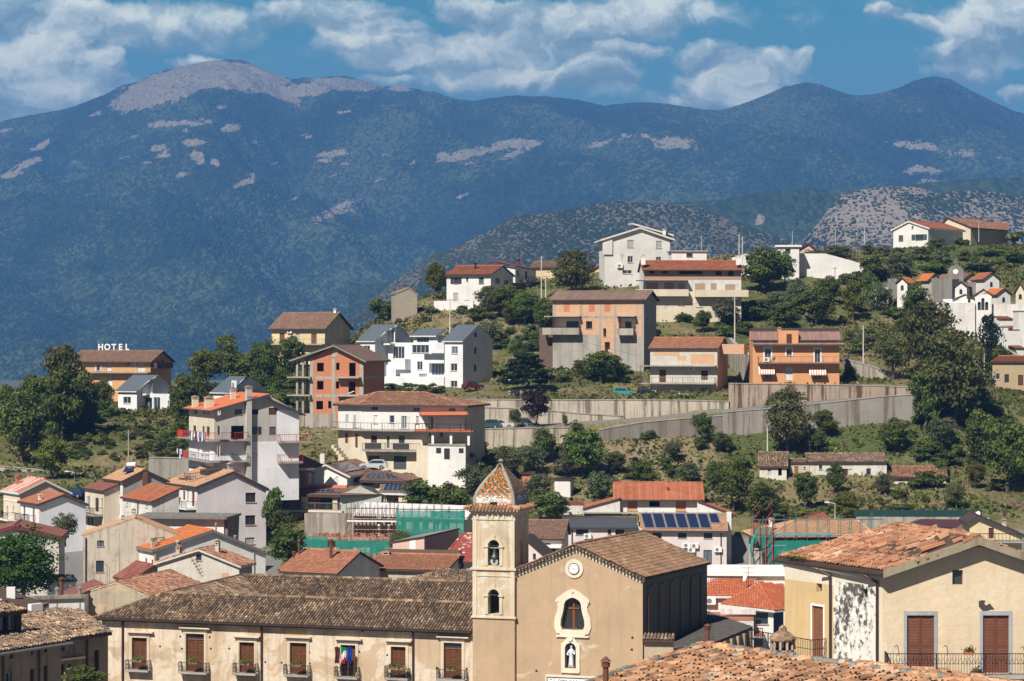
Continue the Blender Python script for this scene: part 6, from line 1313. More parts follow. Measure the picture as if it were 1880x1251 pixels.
body(h,xa,xb,y_,12,zr-.2,(Zz(265,xa,y_),Zz(300,xb,y_)),WHITEW,None,'y',Zz(225,xm,y_),xm,mats_side={'R':MINT})
gr=gable_roof(h,xa,xb,y_,14,(Zz(262,xa,y_),Zz(297,xb,y_)),Zz(218,xm,y_),'y',T_BROWN,'flat',.6,.5,xm,WVERGE,.22);zg,ze_=Zz(218,xm,y_),Zz(297,xb,y_)
sl_=(ze_-zg)/(xb-xm);P=lambda x,y:(x,y,zg+sl_*(x-xm)+.12);solar(gr,[P(xb-.3,y_+.2),P(xb-.3,12.5),P(xm+.6,12.5),P(xm+.6,y_+.2)],6,3,.1)
q=MB();f=pl('F',y_);fbox(q,f,X(450,y_),X(585,y_),Zz(380,xm,y_)-.4,Zz(305,xm,y_),-.06,0);q.build('roller_shutter',[WHITEP],h.root)
body(h,xb,X(740,8),8,14,-4,Zz(345,xb,8),MINT);y8=7.0
x2,x3=X(740,y8),X(1075,y8);zt=Zz(342,x2,y8);body(h,x2-1.5,x3,y8,15,-4,zt,MINT,{'F':zc_(ZF,[(772,856,348,378,'wd',DARKF),(972,1010,350,382,'wd',DARKF)])},mats_side={'R':CREMP})
R=Roof(h,T_BROWN,VERGE,'flat',.25);za_=Zz(272,x2,11);R.plane([(x2-.3,y8-.8,zt),(x3+1.0,y8-.8,zt-.1),(X(800,12)+2.8,12,za_),(x2-.3,12,za_+.2)]);R.plane([(x3+1,y8-.8,zt),(x3+1,16,zt),(X(800,12)+2.8,12,za_)]);r2=R.build()
sv=(za_-zt)/(12-y8+.8);solar(r2,[(x2+.8,y8+.2,zt+sv*1.0+.1),(x3-.6,y8+.2,zt+sv*1.0),(x3-2.4,y8+3,zt+sv*3.8),(x2+.8,y8+3,zt+sv*3.8+.1)],6,2,.1)
q=MB();q.prism([(X(560,10),zg-.8),(X(640,12)+.4,zg+.2),(X(860,12),za_-.1),(X(860,12),za_-.5),(X(560,10),zg-1.2)],12.5,16,0);q.build('rear_roof',[T_BROWN],h.root)
x4,x5=X(870,4),X(1165,4);zp_=Zz(437,x4,4);R=Roof(h,T_BROWN,WVERGE,'flat',.25);R.plane([(x4+.6,3.6,zp_),(x5,3.6,zp_-.05),(x5-.8,7.0,zp_+1.25),(x4,7.0,zp_+1.3)]);r3=R.build();solar(r3,[(x4+1.1,4,zp_+.22),(x5-.4,4,zp_+.2),(x5-1,6.6,zp_+1.15),(x4+.8,6.6,zp_+1.2)],6,1,.1)
for xx in(933,1068,1103):pillar(h,X(xx,4.2),4.2,Zz(562,x4,4),zp_-.2,.55,CREMP)
body(h,X(905,7),X(1075,7),6.9,7.5,-4,zp_+.4,SALM,{'F':zc_(ZF,[(948,1018,470,525,'wd',DARKF)])});railing(h.root,[(X(940,4),3.9,Zz(562,x4,4)),(X(1290,4),3.9,Zz(562,x4,4))],1,.4,.03,RUST)
roofbox(h,X(650),X(1300),2.5,7,Zz(562,x4,4)-1.5,1.5,CONCG,'terrace')
q=MB();chx=X(465,14);q.box(chx-.35,chx+.35,14,14.6,Zz(215,chx,14),Zz(140,chx,14));q.build('chimney',[WHITED],h.root)
# ---------------- building site with scaffold and green nets
netm=bpy.data.materials.new('green_netting');netm.use_nodes=True;nn_=NT(netm.node_tree);bb=netm.node_tree.nodes['Principled BSDF'];bb.inputs['Base Color'].default_value=(.01,.21,.165,1);bb.inputs['Roughness'].default_value=.8
tcn=nn_.new('ShaderNodeTexCoord');nzn=nn_.noise(nn_.mapping(tcn.outputs['Object'],scale=(1,1,.3)),1.2,5,.6);trn=nn_.new('ShaderNodeBsdfTransparent');mxn=nn_.new('ShaderNodeMixShader',{0:nn_.mapr(nzn,.3,.75,.62,.92),1:trn.outputs[0],2:bb.outputs[0]});nn_.l.new(mxn.outputs[0],netm.node_tree.nodes['Material Output'].inputs[0])
def scaffold(H,x0,x1,y,z0,z1,nx,nz,nets=(),mat=None,dep=1.0,name='scaffold',label=None,brace=True):
    q=MB();dx=(x1-x0)/nx;dz=(z1-z0)/nz
    for i in range(nx+1):
        for yy in(y,y+dep):q.tube((x0+dx*i,yy,z0),(x0+dx*i,yy,z1+random.uniform(0,.9)),.035,n=4,caps=False)
    for k in range(nz+1):
        for yy in(y,y+dep):q.tube((x0,yy,z0+dz*k),(x1,yy,z0+dz*k),.03,n=4,caps=False)
        if k<nz and k:q.box(x0,x1,y+.1,y+dep-.1,z0+dz*k,z0+dz*k+.05,1)
        if k<nz and brace:
            for i in range(0,nx,3):q.tube((x0+dx*i,y,z0+dz*k),(x0+dx*(i+1),y,z0+dz*(k+1)),.025,n=4,caps=False)
    s=q.build(name,[mat or RUST,simple('scaffold_board',(.40,.36,.30),.8)],H.root)
    if label:s['label']=label
    for(a,b_,c_,d_)in nets:
        n=max(3,int(abs(b_-a)/.8));m=5;q=MB();P=lambda i,j:(a+(b_-a)*i/n,y-.08+.09*math.sin(i*2.1+j),c_+(d_-c_)*j/m-(.12*math.sin(math.pi*i/2.5)**2 if j==m else 0))
        for i in range(n):
            for j in range(m):q.face([P(i,j),P(i+1,j),P(i+1,j+1),P(i,j+1)])
        q.build('safety_net',[netm],s)
    return s
h=House('building_under_construction','half built house wrapped in rusty scaffolding and green safety nets','building site',853,1030,301,-6);X=lambda x,y=0.:h.x(480+x/4.169,y);Zz=lambda y,x=0.,yy=0.:h.z(800+y/4.169,x,yy)
xw0,xw1,xw2=X(300),X(690),X(1040);zt=Zz(610,-8);zf=Zz(775,-8)
body(h,xw0,xw1,2.5,3,-2,Zz(605,xw0),CONCW);body(h,xw1+.02,-.3,1.5,11,-2,Zz(625,-5),plaster('raw_cream_block',(.55,.47,.40),(.3,.2,.15),.4),{'F':zc_(ZF,[(1070,1108,645,725,'w',WHITEF),(1160,1205,645,725,'w',WHITEF),(1232,1282,648,730,'w',WHITEF),(1312,1362,642,728,'w',WHITEF),(1385,1440,645,725,'w',WHITEF),(770,800,615,650,'o'),(880,915,625,690,'o'),(960,990,630,690,'o')])},rev=.3)
R=Roof(h,simple('white_roof_membrane',(.62,.61,.60),.8),WVERGE,dict(w=2,l=60,h=.01,K=2,cov=1,jit=0),.2);R.plane([(xw1,1.0,Zz(605,xw1)),(0.2,1.0,Zz(635,0)),(0.2,9,Zz(610,0)+.5),(xw1,9,Zz(605,xw1)+1.0)]);R.build()
roofbox(h,X(300),0,-1.6,2.5,zf-.4,.35,CONCW,'floor_slab');body(h,X(330),X(1040),-.8,2.4,-4,zf-.4,CREMP,{'F':zc_(ZF,[(600,700,845,900,'o'),(830,940,850,900,'o')])})
q=MB()
for k in range(70):x,y=random.uniform(X(400),X(1030)),random.uniform(-1.4,1.2);q.box(x-.25,x+.2,y-.2,y+.2,zf-.05,zf+random.uniform(.05,.4))
q.build('rubble',[simple('brick_rubble',(.34,.13,.08),.9,var=.6,nscale=3)],h.root)
for xx in(895,970):pillar(h,X(xx),.5,zf,Zz(680,-6),.35,WHITEP)
scaffold(h,X(650),X(1040),-.2,zf-.5,Zz(560,-8),13,3,[],RUST);q=MB();q.box(X(660),X(1045),-.5,-.3,Zz(660,-8),Zz(650,-8));q.build('board',[WHITEP],h.root)
scaffold(h,X(1040),0,-1.0,Zz(800,0),Zz(565,0),9,3,[(X(1040),.1,Zz(808,0),Zz(568,0)),(X(1300),.1,Zz(620,0),Zz(568,0))],RUST)
scaffold(h,X(320),X(1000),-2.0,-3,Zz(790,-8),14,2,[(X(320),X(530),Zz(895,-8),Zz(760,-8)),(X(590),X(1000),Zz(895,-8),Zz(795,-8))],RUST)
# ---------------- mansion with long balconies
MO=at(663,868,352);M=House('balconied_mansion','big white hipped roof house with long balconies and a red awning, above the villa','house',663,868,352,-15);h=M;X=lambda x,y=0.:h.x(600+x/6.267,y);Zz=lambda y,x=0.,yy=0.:h.z(700+y/6.267,x,yy)
xe=X(1582);yd=11.0;zt=Zz(278);zs1=Zz(556);zs2=Zz(785);mb=MB();lx=lambda a:(-a*math.cos(math.radians(38)),a*math.sin(math.radians(38)));LA=6.2
fl_=lambda a,z,t:(lx(a)[0]+t*.61,lx(a)[1]+t*.79,z)
fo=openings(h,'F',0,zc_(ZD,[(515,587,292,328,'wd',GREYF),(993,1068,300,345,'wd'),(1405,1480,308,345,'wd'),(540,583,393,487,'p',WHITEF),(722,778,395,482,'wd',WHITEF),(862,920,402,548,'so',WHITEF),(1028,1060,402,492,'p',GREYF),(1197,1222,410,545,'wd',GREYF)]))
wall_side(mb,'F',0,0,xe,zs1-.2,zt,[q_[:4]for q_ in fo]);fo2=openings(h,'F',0,zc_(ZD,[(507,576,625,722,'d',BROWNF),(690,720,635,770,'d',DGREY),(828,895,628,725,'wd',DGREY),(1170,1195,590,640,'wd'),(1300,1335,592,640,'wd')]))
fo3=openings(h,'F',0,zc_(ZD,[(476,606,858,960,'g',DGREY),(768,915,862,1018,'g',DGREY),(1258,1315,760,822,'wd'),(1350,1415,766,890,'d',DARKF),(1520,1573,765,820,'wd')]))
wall_side(mb,'F',0.02,0,xe,-3,zs1-.2,[q_[:4]for q_ in fo2+fo3],m=1);wall_side(mb,fl_,0,0,LA,zs1-.2,zt);wall_side(mb,fl_,0,0.02,LA,-3,zs1-.2,m=1);wall_side(mb,'R',xe,0,yd,-3,zt,m=1);p_=fl_(LA,0,0);mb.face([(p_[0],p_[1],-3),(p_[0],yd,-3),(p_[0],yd,zt),(p_[0],p_[1],zt)])
mb.build('wall',[WHITEW,CREMP],h.root)
for q_ in fo+fo2+fo3:opening(h.root,'F',0,*q_[:5],.16,q_[5])
for a0,a1,t,b_ in((1.4,1.95,390,540),(3.4,4.1,388,480),(3.5,4.2,610,720),(.9,1.5,610,765)):q=MB();fbox(q,fl_,a0,a1,Zz(b_),Zz(t),-.05,0);q.build('roller_shutter',[GREYF if t<500 else REDB],h.root)
q=MB();q.prism([(.3,-1.1),(xe-6.4,-1.1),(xe-6.4,.0),(0,0),(lx(LA)[0],lx(LA)[1]),(lx(LA)[0]-.8,lx(LA)[1]-.9)],zs1-.2,zs1,axis='z');s_=q.build('balcony',[SLAB],h.root);railing(s_,[(lx(LA)[0]-.7,lx(LA)[1]-.9,zs1),(.3,-1.05,zs1),(xe-5.5,-1.05,zs1)],1,.5,.02,RAILG)
q=MB();q.box(.6,X(1095),-1.3,0,zs2-.25,zs2);s_=q.build('balcony',[SLAB],h.root);railing(s_,[(.6,-1.25,zs2),(X(1095),-1.25,zs2)],1,.22,.02,RAILG)
for a,b_ in((470,658),(790,978)):q=MB();q.box(X(a),X(b_),-1.34,-1.28,zs2+.15,zs2+1.0);q.build('railing_screen',[simple('dark_screen',(.05,.045,.045),.9)],s_)
xq=X(1150);R=Roof(h,T_SHEET,VERGE,'sheet',.1);R.plane([(X(1130),-2.2,Zz(385,0,0)),(xe+1.0,-2.2,Zz(385,xe)),(xe+.5,0,Zz(350,xe)),(X(1060),0,Zz(350,0)+.0)]);R.build(name='awning')
R=Roof(h,T_SHEET,VERGE,'sheet',.12);R.plane([(X(1060),-2.6,Zz(578,xe)),(xe+2.0,-2.6,Zz(578,xe)),(xe+1.2,-1.4,Zz(555,xe)),(X(1060),-1.4,Zz(552,xe))]);R.build(name='lower_canopy')
roofbox(h,X(1080),xe+1.6,-2.2,0,zs1-.25,.22,SLAB,'terrace');roofbox(h,X(1215),xe+.8,-2.2,0,Zz(738,xe),.25,SLAB,'terrace');q=MB();q.box(X(1080),X(1230),-2.0,0,-3,Zz(730,-1));q.build('porch_wall',[CREMP],h.root)
q=MB();q.box(X(1215),xe+.8,-2.1,-1.9,-3,Zz(738,xe));q.build('porch_wall',[WHITEW],h.root)
for a,b_,t,d_ in((1258,1315,760,822),(1350,1415,766,890),(1520,1573,765,820)):q=MB();q.box(X(a,-2.1),X(b_,-2.1),-2.13,-2.09,Zz(d_,X(a)),Zz(t,X(a)));q.build('window' if d_<850 else 'door',[DARKF],h.root)
for xx in(1222,1432,1635):pillar(h,X(xx,-2),-2.0,Zz(730,xe),zs1-.25,.35,WHITEP)
for xx in(1180,1600):pillar(h,X(xx,-2),-2.05,zs1,Zz(390,xe),.15,DARKF)
railing(h.root,[(X(1080),-2.5,zs1),(xe+1.8,-2.5,zs1)],1,.5,.02,IRON)
q=MB()
for k in range(14):q.tube((X(-20)+k*.26,.8-2.2,zs2+.1-k*.42),(X(-20)+k*.26,-1.2,zs2+.1-k*.42),.2,n=4)
st_=MB();n=14
for k in range(n):x=lx(LA)[0]+.6+k*.38;z=zs2+.6-k*(zs2+3)/n*.95;st_.box(x,x+.4,-.9,1.2,z-.5,z)
st_.build('staircase',[CREMP],h.root)
R=Roof(h,T_MIX,VERGE,'flat',.2);o=.7;zr=Zz(128,X(600,6),6);e0=Vector((-.1,-o,zt));e1=Vector((xe+o,-o,zt));e2=Vector((xe+o,yd+o,zt));e3=Vector((p_[0]-o,yd,zt));e4=Vector((p_[0]-o,p_[1]-.4,zt));ra=Vector((X(590,6),6,zr));rb=Vector((X(1130,6),6,zr))
for pl_ in([e0,e1,rb,ra],[e1,e2,rb],[e2,e3,ra,rb],[e3,e4,ra],[e4,e0,ra]):R.plane(pl_)
for a,b_ in((e0,ra),(e4,ra),(e1,rb),(ra,rb)):R.ridge(a+Vector((0,0,.05)),b_+Vector((0,0,.05)),.12)
R.build()
# ---------------- tall unfinished grey and white house with washing
h=House('grey_cement_house','four storey half plastered grey house with red roof and washing on its balconies','house',393,882,330,24);X=lambda x,y=0.:h.x(320+x/6.714,y);Zz=lambda y,x=0.,yy=0.:h.z(700+y/6.714,x,yy);yl=h.y(347,0)
x1=X(1535);xr=X(1150);z0=Zz(345);zR_=Zz(170,xr);z1=Zz(385,x1)
GRW=plaster('grey_white_cement',(.48,.46,.42),(.2,.18,.16),.25)
body(h,0,x1,0,yl,-3,(z0,z1),GRW,{'F':zc_(ZC,[(745,835,348,412,'wd',DARKF),(955,1038,350,410,'o'),(1165,1273,330,417,'s',WOODB),(700,860,550,715,'o'),(953,1028,562,652,'so',DARKF),(1173,1253,562,667,'s',simple('dusk_shutter',(.12,.10,.11))),(725,812,858,900,'wd'),(962,1022,805,893,'wd'),(1162,1208,812,918,'s',REDB),(728,808,1040,1110,'wd')]),
     'L':zc_(ZC,[(240,282,352,405,'wd'),(358,385,355,400,'wd'),(405,432,360,400,'wd'),(535,562,365,415,'wd'),(230,268,548,640,'d',DARKF),(345,372,555,650,'d',DARKF),(395,435,560,660,'p',DARKF),(522,562,550,665,'p',DARKF),(222,262,790,900,'p',DARKF),(335,372,790,905,'p',DARKF),(398,422,795,905,'p',DARKF),(527,553,800,925,'p',DARKF),(210,262,990,1060,'wd'),(330,360,990,1030,'wd')])},'y',zR_,xr,mats_side={'L':CREMP})
q=MB();q.box(X(1262),x1+.02,-.012,.02,Zz(745,x1),z1+.1);q.prism([(X(1262),z1+.1),(x1,z1+.1),(X(1290),Zz(345,x1))],-.012,.02);q.box(.02,x1,-.012,.02,-3,Zz(750,4));q.box(-.012,.02,0,yl,-3,Zz(735,0,3));q.build('whitewashed_wall',[plaster('bright_whitewash',(.80,.80,.82),(.45,.43,.42),.2)],h.root)
R=Roof(h,T_SHEET,DGREY,'sheet',.12);sl_=(zR_-z0)/xr;R.plane([(-.8,yl+.8,z0-.8*sl_),(-.8,-.8,z0-.8*sl_),(xr+.1,-.8,zR_+.15),(xr+.1,yl+.8,zR_+.15)]);s2_=(zR_-.5-z1)/(x1-xr);R.plane([(x1+.8,-.8,z1-.8*s2_),(x1+.8,yl+.8,z1-.8*s2_),(xr,yl+.8,zR_-.5),(xr,-.8,zR_-.5)]);ro=R.build()
for(xx,yy,w_)in((.1,yl*.78,.8),(.4,yl*.3,1.2),(4.6,yl*.5,.7)):zz_=z0+sl_*xx;chimney(ro,xx,yy,zz_-.3,zz_+1.5,w_,.7,CREMP)
q=MB();q.box(X(875),X(935),-.75,0,-3,z0+sl_*X(905)+.6);q.build('chimney',[GRW],h.root);chimney(ro,X(905),-.4,z0+sl_*X(905),z0+sl_*X(905)+1.9,.8,.7,GRW)
zb1,zb2=Zz(725,0),Zz(985,0)
for zb_,k in((zb1,0),(zb2,1)):
    q=MB();q.box(-1.1,-.01,-.01,yl+(1.8 if not k else.2),zb_-.2,zb_);q.box(-1.1,X(880),-1.1,-.01,zb_-.2,zb_);s_=q.build('balcony',[SLAB],h.root);railing(s_,[(-1.05,yl,zb_),(-1.05,-1.05,zb_),(X(880),-1.05,zb_),(X(880),0,zb_)],1,.3,.018,simple('red_railing',(.35,.03,.03))if not k else RAILG)
q=MB();q.box(-1.14,-1.1,yl*.95,yl+1.8,zb1+.1,zb1+1);q.build('red_balcony_panel',[simple('bright_red_panel',(.60,.03,.025),.6)],h.root);q=MB();q.box(-1.14,-1.1,yl*.75,yl*.9,zb2+.1,zb2+.9);q.build('red_balcony_panel',[MATS['bright_red_panel']],h.root)
for zb_,e_ in((Zz(740,x1),1.6),(Zz(990,x1),.2)):q=MB();q.box(X(1272),x1+e_,-1.2,-.01,zb_-.2,zb_);s_=q.build('balcony',[SLAB],h.root);railing(s_,[(X(1272),0,zb_),(X(1272),-1.15,zb_),(x1+e_,-1.15,zb_)],1,.3,.018,simple('red_railing',(.35,.03,.03)))
def laundry(H,side_f,a0,z,n,cols,label):
    o0=Vector(side_f(a0,z,-1.25));rt=empty('laundry',H.w(*o0),H.rot,label,'laundry');ln=MB();e=Vector(side_f(a0+n*.62,z,-1.25))-o0;ln.tube((0,0,0),e,.012,n=4);ln.build('line',[IRON],rt)
    d=e/n
    for i in range(n):
        q=MB();w_,l_=random.uniform(.7,.95),random.uniform(.7,1.5);p=d*i;m=4
        for j in range(m):q.face([p+Vector((0,0,-l_*j/m)),p+d*w_+Vector((0,0,-l_*j/m)),p+d*w_+Vector((.06*math.sin(j+i),.05*math.cos(j),-l_*(j+1)/m)),p+Vector((.06*math.sin(j+i),.05*math.cos(j),-l_*(j+1)/m))])
        q.build('garment',[cols[i%len(cols)]],rt)
fl2=lambda a,z,t:(0+t,a,z);CW=simple('cloth_white',(.75,.75,.78),.9);CB=simple('cloth_blue',(.08,.14,.35),.9);CN=simple('cloth_navy',(.02,.02,.06),.9);CR=simple('cloth_red',(.35,.04,.04),.9)
laundry(h,fl2,yl*.05,zb1+1.05,12,[CB,CW,CN,CB,CW,CR,CN,CW],'row of blue, white and red washing along the upper balcony rail');laundry(h,fl2,yl*.95,zb2+1.2,4,[CW,CW,CN],'white sheets hanging off the corner of the lower balcony')
# ---------------- unfinished orange brick block
h=House('unfinished_brick_block','four storey bare orange brick building with grey concrete frame and empty window holes','building',665,800,388,-14);X=lambda x,y=0.:h.x(320+x/3.76,y);Zz=lambda y,x=0.,yy=0.:h.z(560+y/3.76,x,yy);Z2=(320,560,3.76)
xl,xc=X(840),X(940);zt=Zz(372,xc);yr=h.y(705.5,0)
fops=[(985,1032,400,460,'o'),(1117,1140,400,450,'o'),(1207,1252,400,493,'o'),(985,1030,525,585,'o'),(1115,1138,528,578,'o'),(1203,1250,530,618,'o'),(980,1027,663,722,'o'),(1062,1084,664,715,'o')]
xm=X(1110);body(h,xc,0,0,yr,-4,zt,BRICKO,{'F':zc_(Z2,fops)},'y',Zz(282,xm),xm,mats_side={'R':BRICKO},rev=.25)
q=MB()
for a,b_ in((937,962),(1087,1110),(1280,1306)):q.box(X(a),X(b_),-.03,.1,-4,zt)
q.box(-.02,.03,yr-.5,yr,-4,zt);q.box(-.02,.03,yr*.55,yr*.55+.3,-4,zt);q.build('concrete_column',[CONC],h.root)
for a,b_ in((495,515),(618,640)):q=MB();q.box(xc+.02,0,-.022,.1,Zz(b_,-4),Zz(a,-4));q.box(-.01,.02,.1,yr,Zz(b_,0),Zz(a,0));q.build('concrete_beam',[CONC],h.root)
zz1,zz2,zz3=Zz(497,-6),Zz(622,-6),Zz(372,-6)
for z in(zz1,zz2):roofbox(h,X(790),xc+.2,-.9,yr*.7,z-.2,.2,CONC,'floor_slab');q=MB();q.box(X(1130),X(1290),-1.3,0,z-.2,z);q.build('balcony',[CONC],h.root)
for xx in(850,890):q=MB();q.box(X(xx)-.18,X(xx)+.18,-.2,.2,-4,zt);q.build('concrete_column',[CONC],h.root);q=MB();q.box(X(xx)-.18,X(xx)+.18,4.5,4.9,-4,zt);q.build('concrete_column',[CONC],h.root)
q=MB();q.box(X(860),X(1120),-.05,3,-5,Zz(752,-5));q.box(X(862),X(1130),-6,-.05,-6,Zz(880,-5));q.build('basement_wall',[CONCW],h.root)
q=MB();q.box(X(1090),X(1128),-.04,.02,Zz(362,xm),Zz(305,xm));q.build('attic_window',[CONC],h.root)
q=MB();q.tube((X(1208),-.6,Zz(612,-3)),(X(1250),-.6,Zz(595,-3)),.08,n=5);q.build('loose_plank',[WHITEP],h.root)
gable_roof(h,X(845),0,0,yr,zt+.05,Zz(278,xm),'y',tilemat('flat_brown_tiles',[(0,(.15,.095,.07)),(1,(.23,.155,.12))]),'flat',.9,.9,xm,simple('concrete_soffit',(.25,.23,.2),.9),.22)
U1=(0,600,3.76);U2=(320,560,3.76);U3=(640,440,3.908);U4=(960,400,3.474);U5=(1360,390,3.615);ZH=(1260,840,3.032);ZI=(1320,700,3.357);ZJ=(1160,1020,5.417)
def XZ(h,Z):return(lambda x,y=0.:h.x(Z[0]+x/Z[2],y)),(lambda y,x=0.,yy=0.:h.z(Z[1]+y/Z[2],x,yy))
T_FB=MATS['flat_brown_tiles']
h=efront('hotel','apricot hotel with white sign letters on its brown roof, above the trees at left','hotel',276.6,745,490,-18,132,276.6,'R',314,662,645,HOTELP,T_BROWN,'flat',
           {'F':zc_(U1,[(668,690,262,305,'so',WHITEF),(738,770,240,305,'p',WHITEF),(877,900,240,268,'wd',WHITEF),(948,1000,243,310,'p',WHITEF),(690,735,345,405,'p',WHITEF),(745,775,345,410,'p',WHITEF),(880,910,345,400,'p',WHITEF)]),'R':zc_(U1,[(1080,1098,235,280,'wd'),(1110,1130,225,280,'wd')])},under=VERGE,ov=.9,ovg=.6)
x0,x1,y0,y1,z0,z1,ry,zr=h.ext;zb_=h.z(684,0);balcony(h,'F',0,x0,0,zb_,1.4,'bars',SLAB,RAILG,step=.4);balcony(h,'R',x1,0,y1*.8,zb_+1,1.4,'solid',simple('dark_balcony',(.09,.04,.035)),None);ac_unit(h.root,'F',0,h.x(246),h.z(671,0),1,.7)
sg=empty('roof_sign',h.w(h.x(181,ry),ry,zr+.25),h.rot,'white block capital letters spelling HOTEL standing on a brown roof','sign')
for k,ch in enumerate('HOTEL'):o=text(ch,1.75,(k*1.52+.5,0,0),(math.radians(90),0,0),WHITEP,sg,'letter',.07,'CENTER',.045)
q=MB();q.box(0,6.6,.1,.16,.0,.06);q.box(0,6.6,.1,.16,1.0,1.06);[q.tube((.2+k*1.55,.13,-.5),(.2+k*1.55,.13,1.1),.03,n=4)for k in range(5)];q.build('frame',[RAILG],sg)
h=efront('tan_balcony_house','tan house with a brown gabled roof and red roller shutters on the left ridge','house',596.6,640,445,-23,499,596.6,'R',643,601,575,YELP,T_BROWN,'flat',{'F':zc_(U2,[(727,762,196,268,'p',REDB),(840,867,198,240,'p',GREYF),(945,983,198,270,'p',REDB)])},under=VERGE,ov=.7,ovg=.5,wm2={'R':GREYC})
x0,x1,y0,y1,z0,z1,ry,zr=h.ext;balcony(h,'F',0,x0,0,h.z(632,0),1.3,'bars',SLAB,RAILG,step=.4);ac_unit(h.root,'F',0,h.x(533),h.z(612,-6),1,.7);chimney(h.roof,x1-.5,ry,zr-.2,zr+.8,.5,.5)
MW=plaster('modern_white_plaster',(.72,.73,.74),(.5,.5,.5),.08);MG=plaster('modern_shaded_side',(.62,.64,.67),(.45,.46,.48),.06)  # second plaster: the white greyed, shade of the side walls put into the colour
def wing(H,Z,xa,xb,xr,ye,yr_,dep,ops,base=-4,sb=3.4,side=False):
    """narrow block under a slate roof whose right part is set back behind a terrace"""
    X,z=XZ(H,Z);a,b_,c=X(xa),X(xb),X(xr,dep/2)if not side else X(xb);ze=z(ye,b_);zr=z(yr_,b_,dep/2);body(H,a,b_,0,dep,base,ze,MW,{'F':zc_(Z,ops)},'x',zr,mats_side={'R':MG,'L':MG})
    if not side:
        body(H,b_+.01,c,sb,dep,base,z(ye+25,b_),MW);f=pl('R',c);q=MB();zz0=z(ye+25,b_);q.face([(c,sb+.6,zz0),(c,dep,zz0),(c,dep,ze),(c,dep/2,zr),(c,sb+.6,zr-(dep/2-sb-.6)*(zr-ze)/(dep/2))]);q.face([(b_,sb+.8,zz0),(c,sb+.8,zz0),(c,sb+.8,zr-.6),(b_,sb+.8,zr-.6)]);q.build('wall',[MG],H.root)
        q=MB();q.box(b_+(c-b_)*.55,b_+(c-b_)*.75,sb+.74,sb+.8,zz0+.2,zr-1);q.build('door',[DARKF],H.root)
        s_=roofbox(H,b_,c+.3,sb-1.4,sb+.8,zz0-.3,.3,MW,'terrace');railing(s_,[(b_,sb-1.35,zz0),(c+.2,sb-1.35,zz0)],.9,.5,.02,RAILG)
    R=Roof(H,T_SLATE,WVERGE,'sheet',.16);s1=(zr-ze)/(dep/2);o=.4
    if side:R.plane([(a-o,-o,ze-o*s1),(b_+.2,-o,ze-o*s1),(b_+.2,dep/2,zr),(a-o,dep/2,zr)])
    else:R.plane([(a-o,-o,ze-o*s1),(b_+.2,-o,ze-o*s1),(b_+(c-b_)*.45,dep*.3,ze+dep*.3*s1),(c+.3,dep/2,zr),(a-o,dep/2,zr)])
    cc=b_+.2 if side else c+.3;R.plane([(cc,dep+o,ze-o*s1),(a-o,dep+o,ze-o*s1),(a-o,dep/2,zr),(cc,dep/2,zr)]);return R.build()
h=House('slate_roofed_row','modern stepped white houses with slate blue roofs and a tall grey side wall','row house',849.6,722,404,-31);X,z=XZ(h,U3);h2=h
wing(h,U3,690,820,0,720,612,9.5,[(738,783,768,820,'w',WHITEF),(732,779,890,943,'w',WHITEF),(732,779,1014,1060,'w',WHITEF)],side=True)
for a,b_,t,d_ in((900,918,668,700),(900,915,775,822),(900,915,898,945),(898,912,1018,1065)):y0_,y1_=sorted((h.y(640+a/3.908,0),h.y(640+b_/3.908,0)));q=MB();q.box(-.02,.025,y0_,y1_,z(d_,0,y0_),z(t,0,y0_));q.build('window',[DARKF],h.root)
wing(h,U3,75,190,350,720,610,9.5,[(107,153,762,805,'w',WHITEF)])
xl,xr=X(440,4),X(690,4);body(h,X(300,3.4),X(700,3.4),3.6,9.3,-4,z(740,X(560)),MW,{'F':zc_(U3,[(310,400,768,855,'w',WHITEF),(455,578,757,815,'w',WHITEF),(595,685,888,975,'w',WHITEF),(490,530,875,935,'wd',WHITEF)])})
for a,b_,t,d_,yy in((580,690,742,815,3.0),(545,690,855,888,2.2),(300,410,860,935,2.0),(375,510,962,985,1.2)):q=MB();q.box(X(a,yy),X(b_,yy),yy-.2,3.6,z(d_,X(500)),z(t,X(500)));q.build('parapet',[MW],h.root)
q=MB();q.box(X(250,1),X(690,1),.8,3.6,-4,z(985,X(500)));q.build('lower_wall',[MW],h.root);q=MB();q.box(X(545,2),X(690,2),1.9,1.96,z(860,X(500)),z(822,X(500)));q.build('railing',[simple('dark_glass_rail',(.08,.09,.10),.3)],h.root)
body(h,X(465,5),X(640,5),5,9,4,z(690,X(560)),MW,{'F':zc_(U3,[(490,575,700,740,'w',WHITEF)])});R=Roof(h,T_SLATE,WVERGE,'sheet',.2);R.plane([(X(450,5),4.4,z(690,X(560))),(X(640,5),4.4,z(690,X(560))),(X(690,7),7.5,z(640,X(560))),(X(495,7),7.5,z(640,X(560)))]);R.build()
h=House('small_modern_house','small modern white house with slate blue roof and glass terrace, below the hotel','house',310,778,412,-31);wing(h,U1,815,945,1085,438,335,9,[(850,903,485,530,'w',WHITEF),(850,900,605,650,'w',WHITEF)],sb=2.6);X,z=XZ(h,U1)
body(h,X(945,2),X(1165,2),2.2,8,-4,z(465,X(1050)),MW,{'F':zc_(U1,[(1000,1050,490,570,'w',WHITEF),(1060,1105,488,572,'w',WHITEF),(975,1078,607,660,'w',WHITEF),(1140,1165,605,655,'w',WHITEF)])});q=MB();q.box(X(945),X(1165),.8,2.2,z(660,X(1050)),z(580,X(1050)));q.build('terrace',[MW],h.root);q=MB();q.box(X(1000,1),X(1100,1),2.1,2.18,z(660,X(1050)),z(607,X(1050)));q.build('window',[DARKF],h.root)
